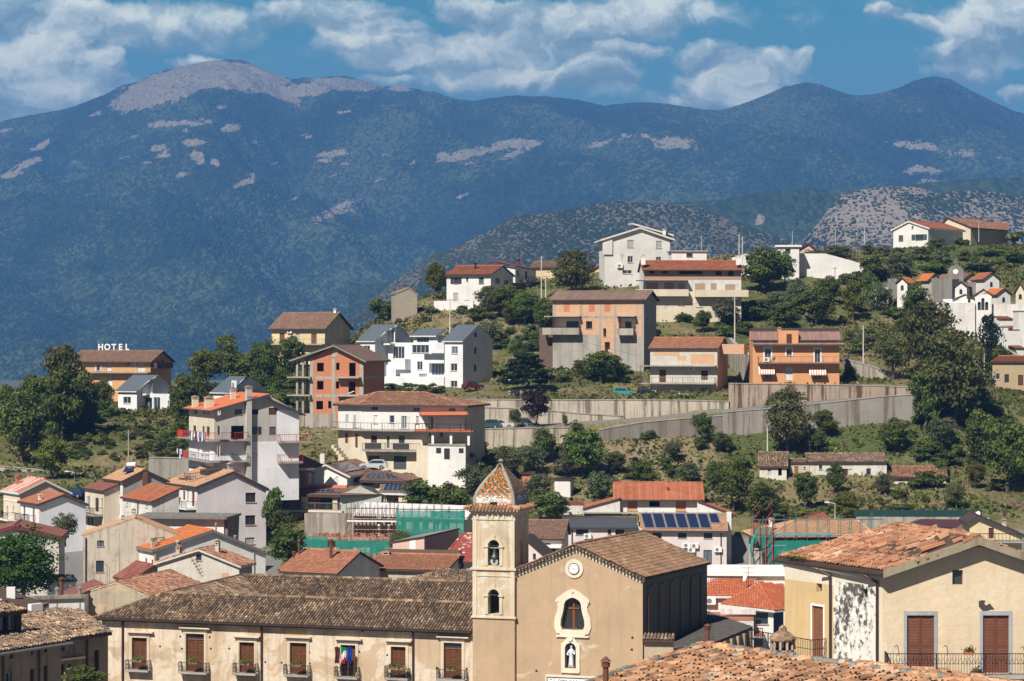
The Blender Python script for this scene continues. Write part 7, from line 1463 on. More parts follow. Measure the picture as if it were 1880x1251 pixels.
h=House('slate_gable_house','white house with a slate blue roof peeping over the red sheet roof','house',470,760,402,-31);wing(h,U1,1470,1600,1690,448,345,10,[],side=False,sb=.5);body(h,*sorted((h.x(425),h.x(469,6))),.4,9,-4,h.z(720,0),plaster('shaded_grey_plaster',(.5,.5,.5)),zc_ and None)
h=House('pale_back_house','low pale house with a slate roof half hidden by a light green tree','house',372,770,428,-20);wing(h,U1,1205,1300,1380,400,362,9,[],side=False)
h=gfront('stone_hut','small windowless rubble stone hut with a thin tile roof on the grassy ridge','hut',725.5,563,452,12,725.5,766,'L',724,539,540,(751,529),STONE,T_OLD,'coppi',dep=4.5,ov=.15,ovg=.1,under=STONE)
h=efront('white_ridge_house','white house with an orange red tiled roof and white garden wall on the ridge','house',901,560,452,-20,820,901,'R',942,503,488.5,WHITEW,T_RED,'flat',{'F':zc_(U3,[(752,790,272,318,'so',DARKF),(843,858,270,300,'wd'),(935,970,272,318,'p',GREENF),(752,784,382,430,'p',GREYF)]),'R':zc_(U3,[(1052,1085,275,315,'wd'),(1120,1146,292,320,'wd'),(1115,1135,385,420,'wd')])},ov=.6)
x0,x1,y0,y1,z0,z1,ry,zr=h.ext;stovepipe(h.roof,-4.5,ry*.6,zr-.5,zr+.4,.22,DARKF);q=MB();q.box(h.x(811),-2,-4,-3.8,-4,h.z(553,0));q.build('garden_wall',[WHITEW],h.root);balcony(h,'R',0,y1*.6,y1+3,h.z(527,0),1.5,'solid',simple('dark_rail_balcony',(.06,.05,.05)))
h=House('red_sheet_house','white house with a red sheet roof and open porch behind the ridge house','house',946,560,468,-20);X,z=XZ(h,U3);yr=h.y(984,0);body(h,X(1120),0,0,yr,-3,z(200),WHITEW,{'R':zc_(U3,[(1207,1222,222,262,'wd'),(1267,1283,228,285,'d',DARKF),(1268,1282,330,370,'wd'),(1305,1325,330,372,'wd')])})
R=Roof(h,simple('dull_red_sheet',(.34,.055,.05),.7),VERGE,'wave',.12);R.plane([(.3,-.6,z(190)),(.3,yr+1,z(200)-.2),(X(1120)-3,yr+1,z(155)),(X(1120)-3,-.6,z(155))]);ro=R.build();balcony(h,'R',0,yr*.2,yr+.5,z(298,0,4),1.3,'bars',SLAB,IRON,step=.3);stovepipe(ro,-2,yr*.6,z(170),z(140),.3,REDB)
h=efront('cream_back_house','cream house under a brown hipped roof behind the red sheet roof','house',1019,530,498,-10,976,1019,'R',1022,491,481,YELP,T_BROWN,dep=8)
h=gfront('yellow_back_house','sliver of a yellow house with red roof edges left of the tall white gable','house',1118,520,500,5,1092,1118,'R',1120,492,482,(1114,480),plaster('bright_yellow_plaster',(.72,.60,.25)),T_RED,dep=8)
h=efront('brick_infill_house','long unfinished house of patchy orange brick panels in a grey concrete frame','house',1182.3,658,406,-16,1014.7,1182.3,'R',1205,549,535,BRICKP,T_FB,'sheet',{'F':zc_(U4,[(190,372,636,705,'o'),(402,442,660,707,'w',GREENF),(612,725,640,708,'o'),(513,531,706,757,'p',GREYF),(406,436,793,845,'s',REDB),(522,555,793,878,'d',GREYF)])},ov=.6,ovg=.5,wm2={'R':GREYP},rev=1.2)
X,z=XZ(h,U4);x0,x1,y0,y1,z0,z1,ry,zr=h.ext
for a,b_ in((365,378),(488,500),(582,595),(722,731),(757,772),(190,208)):q=MB();q.box(X(a),X(b_),-.02,.1,z(628,-8)if a==190 else(z(640,-8)if a==365 else-3),z0);q.build('concrete_column',[CONC],h.root)
for a,b_,t,d_ in((378,722,627,640),(731,757,627,640)):q=MB();q.box(X(a)+.01,X(b_)-.01,-.014,.1,z(d_,-8),z(t,-8));q.build('concrete_beam',[CONC],h.root)
for a,b_,t in((190,488,745),(595,757,760)):q=MB();q.box(X(a)+.01,X(b_),-.017,.0,-3,z(t,-8));q.build('block_wall',[concrete('grey_block_wall',(.38,.36,.32),.6,amt=.3)],h.root)
for a,b_ in((190,372),(612,725)):q=MB();q.box(X(a),X(b_),1.1,1.2,z(705,-8),z(636,-8));q.build('loggia_wall',[WHITEP],h.root);q=MB();q.box(X(a)-(1.2 if a<200 else.3),X(b_),-1.2,0,z(632,-8),z(626,-8));q.build('canopy',[CONC],h.root)
for a,b_,t,d_ in((277,355,660,705),(652,692,663,706)):q=MB();q.box(X(a,1),X(b_,1),1.04,1.1,z(d_,-8),z(t,-8));q.build('window',[GREENF],h.root)
balcony(h,'F',0,X(137),X(370),z(742,-8),1.3,'solid',CONC,h=1.05,th=.1);balcony(h,'F',0,X(612),X(715),z(746,-5),1.3,'solid',CONC,h=1.05,th=.1)
for a in(260,420,520,655):q=MB();q.box(X(a),X(a+38),-.012,.04,z(600,-8),z(545,-8));q.build('bricked_up_window',[BRICKO if a!=655 else BRICKP],h.root)
q=MB();q.box(X(100),X(185),.5,5,-3,z(700,-14));q.build('lean_to',[simple('grey_brown_boards',(.12,.085,.065),.9)],h.root)
h=efront('patched_grey_house','grey rendered house with orange brick patches, red roof and flowered balcony','house',1317,736,389,-16,1193.7,1317,'R',1336,639,621,GREYC,MATS['brick_red_tiles'],'flat',{'F':zc_(U4,[(870,912,970,1050,'d',BROWNF),(1137,1180,975,1035,'s',BROWNF),(898,988,1072,1150,'p',WHITEF),(1135,1178,1080,1103,'wd'),(818,858,1107,1133,'wd')])},ov=.4,wm2={'R':BRICKP})
X,z=XZ(h,U4);x0,x1,y0,y1,z0,z1,ry,zr=h.ext;roofbox(h,X(760),X(1235),-1.3,0,z(950),.2,SLAB,'canopy');balcony(h,'F',0,X(765),X(1232),z(1055),1.4,'bars',SLAB,RAILG,step=.4)
for a,b_,t,d_ in((832,1000,855,880),(985,1040,880,910),(1070,1220,868,935)):q=MB();q.box(X(a),X(b_),-.015,.02,z(d_),z(t));q.build('brick_patch',[BRICKP],h.root)
q=MB();q.box(X(806),X(868),-2,0,-3,z(1102));q.build('porch',[CONC],h.root);ac_unit(h.root,'F',0,X(1080),z(977),1,.6);q=MB();q.box(X(990),X(1225),-.05,0,-3,z(1100));q.build('garage_front',[WHITED],h.root)
q=MB();q.box(0,4,2,5,z0-1,z0+.6);q.build('side_wing',[BRICKP],h.root)
h=House('orange_villa','bright orange house with a dormer, brown roof slopes and two striped awnings','house',1541,704,384,-2);X,z=XZ(h,U5);x0=X(80);ze=z(868)
body(h,x0,0,0,9,-3,ze,ORANP,{'F':zc_(U5,[(160,200,908,985,'w',GREYF),(303,340,910,950,'w',GREYF),(490,528,912,998,'w',GREYF),(295,345,1030,1112,'p',WHITEF),(160,205,1060,1110,'wd'),(480,540,1060,1110,'wd')])})
for a,b_,t,d_ in((150,210,900,985),(295,347,903,955),(482,536,905,998)):
    q=MB();f=pl('F',0);fbox(q,f,X(a),X(a+9),z(d_),z(t),-.06,0);fbox(q,f,X(b_-9),X(b_),z(d_),z(t),-.06,0);fbox(q,f,X(a),X(b_),z(t),z(t-9),-.06,0);q.build('window_surround',[WHITEP],h.root)
R=Roof(h,tilemat('mauve_brown_tiles',[(0,(.22,.12,.10)),(1,(.32,.19,.155))]),VERGE,'wave',.2);zt_=z(790,0,3)
for a,b_ in((x0-.3,X(255)),(X(382),.3)):R.plane([(a,.3,z(850)),(b_,.3,z(850)),(b_,3,zt_),(a,3,zt_)])
R.plane([(x0,-.9,z(880)),(.8,-.9,z(880)),(.8,.3,z(868)),(x0,.3,z(868))]);R.build();roofbox(h,x0,.3,2.8,8,zt_,.5,VERGE,'flat_roof');q=MB();q.box(x0,0,2.9,8.9,ze-.1,zt_);q.build('wall',[ORANP],h.root)
q=MB();q.box(X(250),X(382),-.2,3,z(880),z(785));d_=q.build('dormer',[ORANP],h.root);q=MB();q.box(X(303),X(337),-.25,-.2,z(875),z(808));q.build('shutter',[BROWNF],d_)
balcony(h,'F',0,X(112),X(690),z(997),1.3,'bars',simple('brown_slab',(.22,.12,.08)),RAILG,step=.5);ac_unit(h.root,'F',0,X(172),z(992),1,.7);dish(h.root,(X(218),-1,z(975)),.35,mat=RUST);chimney(h.root,X(260),1.5,z(790),z(765),.6,.5,ORANP)
for a,b_,t in((118,222,1020),(452,563,1025)):
    q=MB();n=13
    for i in range(n):u0,u1=X(a+(b_-a)*i/n),X(a+(b_-a)*(i+1)/n);q.face([(u0,-.05,z(t)),(u1,-.05,z(t)),(u1,-1.0,z(t+48)),(u0,-1.0,z(t+48))],i%2);q.face([(u0,-1.0,z(t+48)),(u1,-1.0,z(t+48)),(u1,-1.0,z(t+56)),(u0,-1.0,z(t+56))],i%2)
    q.build('striped_awning',[WHITEP,simple('awning_orange',(.60,.22,.10),.9)],h.root)
h=gfront('tall_white_gable_house','tall plain white gabled house with four grey shutters, highest on the hill','house',1109,520,462,4,1110,1230,'L',1106,438,437,(1174.5,418),plaster('off_white_plaster',(.66,.64,.60),(.4,.38,.35),.12),T_FB,'flat',{'F':zc_(U4,[(667,707,142,190,'p',GREYF),(850,887,148,195,'p',GREYF),(668,702,245,287,'wd'),(850,882,250,285,'wd'),(635,695,335,357,'wd')])},dep=10,under=WVERGE,th=.3,ov=.9,ovg=.6)
x0,x1,y0,y1,z0,z1,xa,za=h.ext;X,z=XZ(h,U4);q=MB();q.box(x0-.4,X(570),-.3,0,z(235),z(130));q.build('projecting_bay',[MATS['off_white_plaster']],h.root);ac_unit(h.root,'F',0,X(618),z(320),1.1,.8);antenna(h.root,(X(628),-.3,z(290)),2)
R=Roof(h,T_FB,WVERGE,'flat',.3);R.plane([(x1+1,9,z(105,0,5)),(x1+1,1.6,z(105)),(X(705),1.6,z(30)),(X(705),9,z(30,0,5))]);R.build();chimney(h.roof,X(905),1,z(120),z(68),.6,.6)
h=efront('brick_attic_house','long house with a tan brick attic, cream balconies and red roof on the hilltop','house',1181.6,572,436,2,1181.6,1361,'L',1172,494,480,BRICKT,T_RED,'flat',{'F':zc_(U4,[(808,840,328,357,'o'),(887,920,330,358,'o'),(995,1145,328,360,'o'),(1230,1265,335,368,'o'),(1308,1343,335,370,'o')])},dep=9,ov=.8,wm2={'L':WHITEW})
x0,x1,y0,y1,z0,z1,ry,zr=h.ext;X,z=XZ(h,U4)
body(h,.02,x1-.02,-.03,8,-3,z(397),WHITED,{'F':zc_(U4,[(790,863,415,457,'wd'),(903,962,413,457,'wd'),(992,1035,418,460,'wd'),(1098,1163,420,463,'wd',BROWNF),(1199,1235,418,463,'wd'),(1290,1355,425,468,'wd',BROWNF)])});body(h,.04,x1-.04,-.06,8,-3.2,z(470),CREMP,{'F':zc_(U4,[(903,942,515,590,'d',GREENF),(993,1030,520,560,'w'),(1107,1145,520,570,'wd'),(1197,1236,520,592,'d',GREENF)])})
balcony(h,'F',0,X(718),X(1052),z(498),1.4,'solid',CREMP,h=1.15,th=.1);balcony(h,'F',0,X(1095),X(1432),z(502),1.4,'solid',CREMP,h=1.15,th=.1);roofbox(h,X(720),X(1050),-1.5,0,z(405),.15,RUST,'canopy')
for a in(768,1374):chimney(h.roof,X(a),.3,z(300),z(240),.75,.7)
h2=House('white_penthouse','small flat roofed white house block rising behind the long red roof','house',1233,560,447,2);X,z=XZ(h2,U4);body(h2,0,X(1172),0,6,-3,z(216),WHITEW,{'F':zc_(U4,[(1043,1083,228,250,'wd',DARKF)])});roofbox(h2,-.3,X(1172)+.3,-.3,6.3,z(216),.2,GREYP)
h=House('long_white_wall','long bright white garden wall stepping down in front of the grassy mound','wall',1467,520,474,-4);X,z=XZ(h,U5);q=MB();q.prism([(X(385),-4),(X(825),-4),(X(825),z(350,8)),(X(740),z(322,8)),(X(560),z(274,5)),(X(385),z(274))],0,.4);q.prism([(X(-40),-4),(X(240),-4),(X(240),z(268)),(X(50),z(270)),(X(-60),z(300))],0.4,.8);q.build('wall',[WHITEW],h.root)
h=House('white_cabin','small white flat roofed cabin with one brown window set into the white wall','cabin',1467,500,471,-4);X,z=XZ(h,U5);body(h,X(240),0,-.2,4,-4,z(230),WHITEW,{'F':zc_(U5,[(295,330,243,270,'wd',BROWNF)])});roofbox(h,X(238)-.3,.5,-.6,4.4,z(230),.35,WHITEP)
h=gfront('pink_roof_hut','little pink hut with a dark red gabled roof behind the white cabin','hut',1470,470,484,-15,1469,1497,'R',1500,457,458,(1484,448),PINKP,T_MARO,dep=4,ov=.4)
h=gfront('white_hilltop_house','white gabled house with green shutters at the top right behind olive bushes','house',1704,470,520,-38,1640,1704,'R',1772,421,418,(1669,406),WHITEW,T_RED,'flat',{'F':zc_(U5,[(1048,1078,153,192,'p',GREENF),(1160,1210,147,185,'so',GREENF),(1133,1146,90,110,'wd')])},under=WVERGE,ov=.5,th=.3,dep=16)
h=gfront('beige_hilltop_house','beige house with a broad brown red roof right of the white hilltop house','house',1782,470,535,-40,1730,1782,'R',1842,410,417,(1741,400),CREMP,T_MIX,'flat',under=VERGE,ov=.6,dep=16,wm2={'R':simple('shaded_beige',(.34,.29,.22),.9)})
h=efront('far_terracotta_house','small terracotta roofed house at the far right of the hilltop by the palm','house',1850,450,548,-10,1822,1850,'R',1860,420,410,CREMP,T_MIX,dep=8,ov=1.2)
CH=[('front left white chapel with an orange roof',1038,1105,462,432,575,446,T_ORANGE,WHITEW,1205),('grey chapel with an orange roof behind the first one',1245,1322,446,407,490,462,T_ORANGE,GREYC,1170),('grey white chapel with a pale brown roof',1365,1465,445,410,500,466,T_BROWN,WHITED,1320),
      ('grey chapel with maroon roof in the back row',1480,1580,440,404,500,468,T_MARO,GREYC,1445),('white blue chapel with a red roof at the back right',1610,1715,440,400,520,460,T_RED,WHITEW,1560),('low white chapel with a brown roof in the middle row',1422,1500,488,458,540,450,T_BROWN,WHITEW,1580),
      ('white chapel with an orange hipped roof and arched window',1698,1790,540,505,610,440,T_ORANGE,WHITEW,1680),('cream chapel at the right edge',1825,1885,520,470,620,436,T_BROWN,CREMP,1900)]
for(lb,a,b_,e_,ap,bs,d_,rm,wm,s_)in CH:
    X0,X1=U5[0]+a/U5[2],U5[0]+b_/U5[2];py=lambda v:U5[1]+v/U5[2]
    h=gfront('burial_chapel',lb+', in the cemetery','chapel',X0 if s_<a else X1,py(bs),d_,18 if s_<a else-25,X0,X1,'L' if s_<a else 'R',0,py(e_),py(e_),((X0+X1)/2,py(ap)),wm,rm,'flat',dep=4.5,ov=.35,group='cemetery chapels',ridge_r=0);x0,x1,y0,y1,z0,z1,xa,za=h.ext
    q=MB();s=arch(xa,z0-1.6,z0-.9,.28);floorplane(q,pl('F',0),xa,s[1],-.02,0);q.build('window',[DARKF],h.root)
h=House('arched_tomb','tall dark grey round arched tomb with a small cross in the cemetery','tomb',1740,552,452,-10);q=MB();pr_=[(-4,0),(2.6,0),(2.6,5)];q.prism([(0,-4),(2.9,-4),(2.9,5.2)]+[(1.45+1.45*math.cos(t),5.2+1.45*math.sin(t))for t in np.linspace(.3,math.pi-.3,8)]+[(0,5.2)],0,3.2);q.box(1.38,1.52,.1,.25,6.6,7.9);q.box(1.1,1.8,.1,.25,7.2,7.35);q.box(2.9,5.2,.6,3,-4,3.4);q.box(-3,0,.6,3,-4,4.2);q.build('wall',[concrete('tomb_concrete',(.24,.235,.22),0,amt=.4)],h.root);q=MB();q.box(.8,2.1,-.03,0,-2,4);q.build('doorway',[DARKF],h.root);q=MB();q.disc((1.45,-.05,5.4),(0,1,0),.5,.06,16);q.build('rose_window',[WHITEP],h.root)
h=House('large_white_chapel','large white chapel with three tall arched windows and maroon roofs','chapel',1790,596,432,-12,group='cemetery chapels');X,z=XZ(h,U5);xa_=[X(v)for v in(1340,1555,1665)]
mb=MB();w3=[arch(X(v),z(650,0),z(t,0),.28)for v,t in((1583,605),(1607,580),(1632,605))];shaped_wall(mb,pl('F',0),xa_[1],xa_[2],-5,z(545),w3,.3);wall_side(mb,'F',1.2,xa_[0],xa_[1],-5,z(575));wall_side(mb,'R',xa_[2],0,6,-5,z(545));wall_side(mb,'L',xa_[1],0,6,-5,z(545));wall_side(mb,'B',6,xa_[0],xa_[2],-5,z(575));mb.build('wall',[WHITEW],h.root)
q=MB();floorplane(q,pl('F',0),X(1515),arch(X(1515),z(650),z(580),.25)[1],1.17,0);q.build('window',[DARKF],h.root);q=MB();q.box(xa_[1]+.1,xa_[2]-.1,.35,.5,z(660),z(560));q.build('window',[DARKF],h.root)
gable_roof(h,xa_[1],xa_[2],0,6,z(545),z(512),'y',T_MARO,ov=.4);gable_roof(h,xa_[0]+2,xa_[1],1.2,6,z(575),z(545),'y',T_MARO,ov=.3)
q=MB();q.box(X(1290),xa_[1],-.6,1.2,-5,z(600));q.box(xa_[2],X(1890),1,1.5,-5,z(610));q.build('boundary_wall',[WHITED],h.root)
for i,(a,b_,t,bs,w_,rf)in enumerate(((1720,1805,690,740,3,1),(1770,1850,755,840,3,1),(1785,1880,885,930,3,1),(1715,1775,745,850,3,0),(1845,1885,640,700,3,0))):
    X0=U5[0]+a/U5[2];h=House('small_tomb',('white tomb with red roof just under the long cemetery wall','white tomb with brown roof right of the cypress','low white tomb with a bright red roof above the street','tall plain white burial block beside the cypress','white tomb at the frame edge below the cream chapel')[i],'tomb',X0,U5[1]+bs/U5[2],425-i*4,10,group='white tombs in the cemetery');X,z=XZ(h,U5);x1=X(b_);body(h,0,x1,0,2.6,-2,z(t+18),WHITEW)
    (shed_roof(h,0,x1,0,2.6,z(t+18),z(t),T_RED,ov=.15)if rf else roofbox(h,-.1,x1+.1,-.1,2.7,z(t+18),.15,GREYP))
h=House('cemetery_boundary_wall','grey cemetery boundary wall behind the trees left of the orange roofed chapels','wall',1648,535,456,-5);X,z=XZ(h,U5);q=MB();q.box(X(845),0,0,.4,-3,z(470));q.box(X(980),0,.5,4,-3,z(440));q.build('wall',[concrete('tomb_concrete',(.2,.2,.2))],h.root);q=MB();q.box(X(887),X(975),-2,-1,-3,z(500));q.build('low_block',[WHITEP],h.root)
h=efront('ochre_street_house','low ochre house with a brown lean-to roof at the right end of the street','house',1833,712,392,-25,1822,1895,'R',0,664,655,plaster('dull_ochre_plaster',(.40,.31,.19)),T_RED,dep=7,ry=5,ops={'F':zc_(U5,[(1690,1720,1070,1110,'wd'),(1750,1780,1075,1130,'d',DARKF),(1840,1875,1080,1150,'d',BROWNF)])})
def ef(*a,**k):return efront(*a,**k)
FW=plaster('farm_whitewash',(.66,.63,.57),(.3,.26,.22),.4)
h=ef('farmhouse','long low whitewashed farmhouse with an old mottled tile roof in the field','farmhouse',1487,884,357,3,1487,1628,'L',1486,848,834,FW,T_OLD,'farcoppi',{'F':zc_(ZI,[(617,637,517,545,'wd',GREYF),(697,727,522,580,'d',BROWNF),(760,795,540,602,'d',BROWNF),(908,938,538,580,'w',GREYF),(800,820,542,605,'d',WHITEF)])},dep=6,ov=.3)
antenna(h.roof,(.5,3,h.ext[7]),2.0)
h=ef('farm_annex','small rendered annex with an orange door joined left of the long farmhouse','shed',1486,878,358,3,1450,1486,'L',1449,850,844,plaster('annex_render',(.56,.5,.42)),T_OLD,'farcoppi',{'F':zc_(ZI,[(466,490,525,582,'d',simple('orange_door',(.3,.11,.03))),(523,535,528,540,'wd')])},dep=5,ov=.2)
h=ef('ruined_outhouse','ruined outhouse with a collapsing brown tile roof and two dark openings','shed',1444,874,356,-8,1394.5,1444,'R',1452,856,832,FW,T_OLD,'rough',{'F':zc_(ZI,[(300,320,525,582,'d',GREYF),(365,387,525,582,'o'),(340,350,527,538,'wd')])},dep=5.5,ov=.3)
h=ef('long_barn','low white barn with a crooked red brown tile roof, right of the farmhouse','barn',1737,898,354,-4,1643,1737,'R',1742,875,858,FW,T_MIX,'rough',{'F':zc_(ZI,[(1325,1353,597,660,'d',BROWNF)])},dep=5,ov=.4)
h=ef('mossy_ruin','half ruined building with a sagging dark roof at the right edge','ruin',1832,960,338,-3,1832,1900,'L',1822,944,924,BEIGE,T_DARK,'rough',{'F':zc_(ZI,[(1740,1790,825,860,'o'),(1830,1880,840,860,'o')])},dep=6)
h=ef('garden_hut','small white box hut with a dark flat roof among the olive trees','hut',1018,905,345,-12,1018,1047,'L',1017,880,879,WHITEW,DARKF,'sheet',dep=3,ov=.2,ridge_r=0)
h=ef('brick_shed','tiny orange brick shed with timber poles behind the bell tower roof','shed',978,884,350,-5,958,978,'R',980,869,868,BRICKO,WOODB,'sheet',dep=3,ov=.3,ridge_r=0)
h=House('pink_solar_house','long pale pink house with a row of big blue solar panels and grey metal roof','house',1334,1040,318,-5);X,z=XZ(h,ZE);xm=X(935);x0=X(205)
body(h,xm,0,0,9,-3,z(545),PINKW,{'F':zc_(ZE,[(1035,1120,548,620,'w',DARKF),(1278,1360,555,617,'w',DARKF),(1525,1607,558,620,'w',DARKF),(1522,1603,732,895,'w',DARKF)])});body(h,X(120),xm,.02,9,-3,z(518,x0),PINKW,{'F':zc_(ZE,[(300,418,530,587,'wd',DARKF),(605,637,535,580,'wd',DARKF),(678,763,535,595,'wd',DARKF)])})
R=Roof(h,T_PALE,VERGE,'flat',.2);z1,z2=z(545)-.1,z(385,0,5.5);R.plane([(xm-.1,-.5,z1),(.2,-.5,z1),(.0,5.5,z2),(xm-.8,5.5,z2)]);R.plane([(0,9.5,z1),(xm-.8,9.5,z1),(xm-.8,5.5,z2),(0,5.5,z2)]);ro=R.build();P=lambda x,y:(x,y,z1+(z2-z1)*(y+.5)/6+.05)
solar(ro,[P(X(955,0),0.1),P(X(1605,0),.1),P(X(1560,5),5.3),P(X(915,5),5.3)],6,1,.12);solar(ro,[P(X(1590,2),2),P(X(1690,2),2),P(X(1655,5),5.3),P(X(1565,5),5.3)],1,1,.12)
R=Roof(h,simple('grey_corrugated',(.085,.09,.10),.5,.2),VERGE,'wave',.15);R.plane([(x0-.3,-.4,z(520,x0)),(xm-.5,-.4,z(522,xm)),(xm-1,4.4,z(432,xm,4)),(X(165,4),4.4,z(418,x0,4))]);R.plane([(X(165,4),4.4,z(405,x0,4)),(xm-1,4.4,z(425,xm,4)),(xm-1,6,z(425,xm,6)),(X(165,4),6,z(400,x0,6))]);R.build()
for a,t in((412,600),(1362,682),(1438,685),(1407,725),(1662,720)):ac_unit(h.root,'F',0,X(a),z(t+30,0),1.0,.65)
q=MB();q.box(xm,0,-.8,0,z(912),z(900));q.build('balcony',[SLAB],h.root);q=MB();q.box(0,X(1790,3),3,8,-3,z(385,0,4));q.build('side_wing',[WHITEW],h.root);downpipe(h.root,(X(1690),-.1,-3),(X(1690),-.1,z(550)),.07);downpipe(h.root,(X(262),-.1,-3),(X(262),-.1,z(530)),.07)
h=ef('red_roofed_upper_house','white house with a bright red roof, two orange boarded openings and low side wings','house',1128,960,334,-2,1139,1280,'L',0,914,887,WHITEW,T_RED,'wave',{'F':zc_(ZE,[(793,890,245,352,'p',simple('orange_board',(.58,.26,.12),.9)),(1003,1102,240,315,'o'),(1258,1355,245,358,'p',simple('orange_board',(.58,.26,.12),.9))])},dep=9,ov=.8,ovg=1.0)
X,z=XZ(h,ZE);stovepipe(h.roof,X(1180,2),2,z(215),z(150),.13,simple('pipe_red',(.3,.05,.04)));q=MB();q.prism([(X(370),-4),(X(722),-4),(X(722),z(235)),(X(370),z(325))],-.8,-.4);q.build('side_wing_wall',[WHITED],h.root);q=MB();q.prism([(X(1460),-4),(X(1825),-4),(X(1825),z(385)),(X(1460),z(255))],-.8,-.4);q.build('side_wing_wall',[WHITED],h.root);q=MB();q.box(X(185),X(370),0,.4,-4,z(310));q.build('side_wing_wall',[WHITED],h.root)
R=Roof(h,T_RED,VERGE,'flat',.15);R.plane([(X(365),4,z(325)),(X(365),-1,z(330)),(X(730),-1,z(228)),(X(730),4,z(225))]);R.plane([(X(1825),-1,z(388)),(X(1825),4,z(384)),(X(1460),4,z(250)),(X(1460),-1,z(252))]);R.plane([(X(300),.5,z(330)),(X(372),.5,z(330)),(X(372),5,z(290)),(X(200),5,z(290))]);R.build(name='wing_roof');roofbox(h,X(370),X(1790),-1.6,-.9,z(375),.15,SLAB,'ledge')
h=House('scaffolded_house','pale tiled hip roof house behind scaffolding with green netting and boards','house',1403,1060,286,4);X,z=XZ(h,ZH);x1=X(1040);zt=z(458);body(h,0,x1,0,11,-4,zt,GREYC,{'F':zc_(ZH,[(600,650,500,560,'o'),(460,500,520,640,'o')])});hip_roof(h,0,x1,0,11,zt,z(352,4,5),T_PALE,'flat',.7,rx0=X(620,5),rx1=X(955,5))
chimney(h.root,X(472,3),3,z(400),z(350),.5,.5);scaffold(h,X(360),x1+1,-1.3,-4,z(345),12,6,[(X(440),x1+1,z(660),z(455)),(X(360),X(470),z(500),z(380))],simple('green_grey_tube',(.08,.16,.15),.6),label='scaffold with green netting and blue boards')
q=MB();q.box(X(440),X(800),-1.4,-1.3,z(430),z(418));q.box(X(440),X(560),-1.4,-1.3,z(490),z(483));q.build('toe_board',[simple('blue_green_board',(.12,.30,.33),.7)],h.root)
n=MB();P=lambda i,j:(X(350)+.25*math.sin(j*.8),-2-i*.35-.1*math.sin(i*3+j),z(640)+(z(415)-z(640))*j/9)
for i in range(4):
    for j in range(9):n.face([P(i,j),P(i+1,j),P(i+1,j+1),P(i,j+1)])
n.build('safety_net',[simple('bright_green_net',(.02,.32,.24),.8)],h.root);q=MB()
for a in(X(360),X(430)):
    for k in range(12):q.tube((a,-1.6,-4+k*1.1),(a+.8,-1.6,-3+k*1.1),.04,n=4)
    q.tube((a,-1.6,-4),(a,-1.6,z(345)),.07,n=4);q.tube((a+.8,-1.6,-4),(a+.8,-1.6,z(345)),.07,n=4)
q.build('red_mast',[simple('red_steel',(.35,.05,.04),.6)],h.root)
gfront('red_tip_house','red hipped roof tip showing above the pale scaffolded roof','house',1474,980,320,-20,1440,1500,'R',0,962,964,(1480,949),WHITED,T_RED,dep=9)
h=House('green_mesh_fence','dark green mesh fence on a stained concrete wall below the field','fence',1572,965,322,-2);X,z=XZ(h,ZH);q=MB();q.box(0,X(1640),0,.4,-4,z(325));q.build('wall',[CONCW],h.root);q=MB();q.box(-.3,X(1645),-.05,.0,z(328),z(292));q.build('mesh',[simple('dark_green_mesh',(.012,.045,.04),.9)],h.root)
for k in range(9):q=MB();q.tube((k*2.05,-.1,z(328)),(k*2.05,-.1,z(288)),.04,n=4);q.build('post',[GREENF],h.root)
h=House('maroon_canopy_house','low house with a wide maroon roof edge and white wall under the green fence','house',1656,990,292,-3);X,z=XZ(h,ZH);body(h,X(1200),X(1600),0,6,-4,z(385),WHITEW);R=Roof(h,simple('maroon_sheet',(.075,.03,.035),.6),VERGE,'sheet',.3);R.plane([(X(1180),-1,z(385)),(X(1620),-1,z(388)),(X(1560,5),5,z(345,0,5)),(X(1300,5),5,z(345,0,5))]);R.build();R=Roof(h,T_MARO,VERGE,'sheet',.25);R.plane([(X(1440),-3,z(410)),(X(1640),-3,z(402)),(X(1640),1,z(365)),(X(1560),1,z(365))]);R.build(name='lower_roof');chimney(h.root,X(1605),-1,z(375),z(305),.6,.6,SALM);q=MB();q.box(X(1640),X(1664),-3.4,-2.9,-3,z(325));q.build('pillar',[WHITEP],h.root);dish(h.root,(X(1612),-2,z(308)),.35)
h=gfront('beige_gable_house','beige gabled house with dark brown eaves at the right edge behind the big roof','house',1872,1010,272,-4,1780,1876,'R',0,958,982,(1795,948),YELP,simple('dark_brown_sheet',(.06,.04,.04),.7),'sheet',{'F':zc_(ZH,[(1683,1712,392,452,'d',BROWNF)])},dep=7,under=VERGE,th=.3);X,z=XZ(h,ZH);roofbox(h,X(1540),X(1870),-2.2,-.1,z(468),.2,SLAB,'terrace');railing(h.root,[(X(1540),-2.1,z(462)),(X(1870),-2.1,z(462))],.9,.4,.02,IRON);chimney(h.root,X(1787),3,z(420),z(352),.5,.5,BEIGE)
h=House('white_terrace_house','white house with a red hipped roof and a planted terrace beside the church','house',1420,1200,228,-4);X,z=XZ(h,ZH);x1=X(545);zt=z(850);body(h,X(385),0,0,8,-4,zt,WHITEW,{'F':zc_(ZH,[(385,455,865,928,'wd',DARKF),(380,420,1000,1045,'wd',DARKF)])});body(h,.01,x1,1.5,8,-4,zt,simple('blue_grey_wall',(.06,.075,.10),.8));ap=Vector((X(400,4),4,z(692,0,4)))
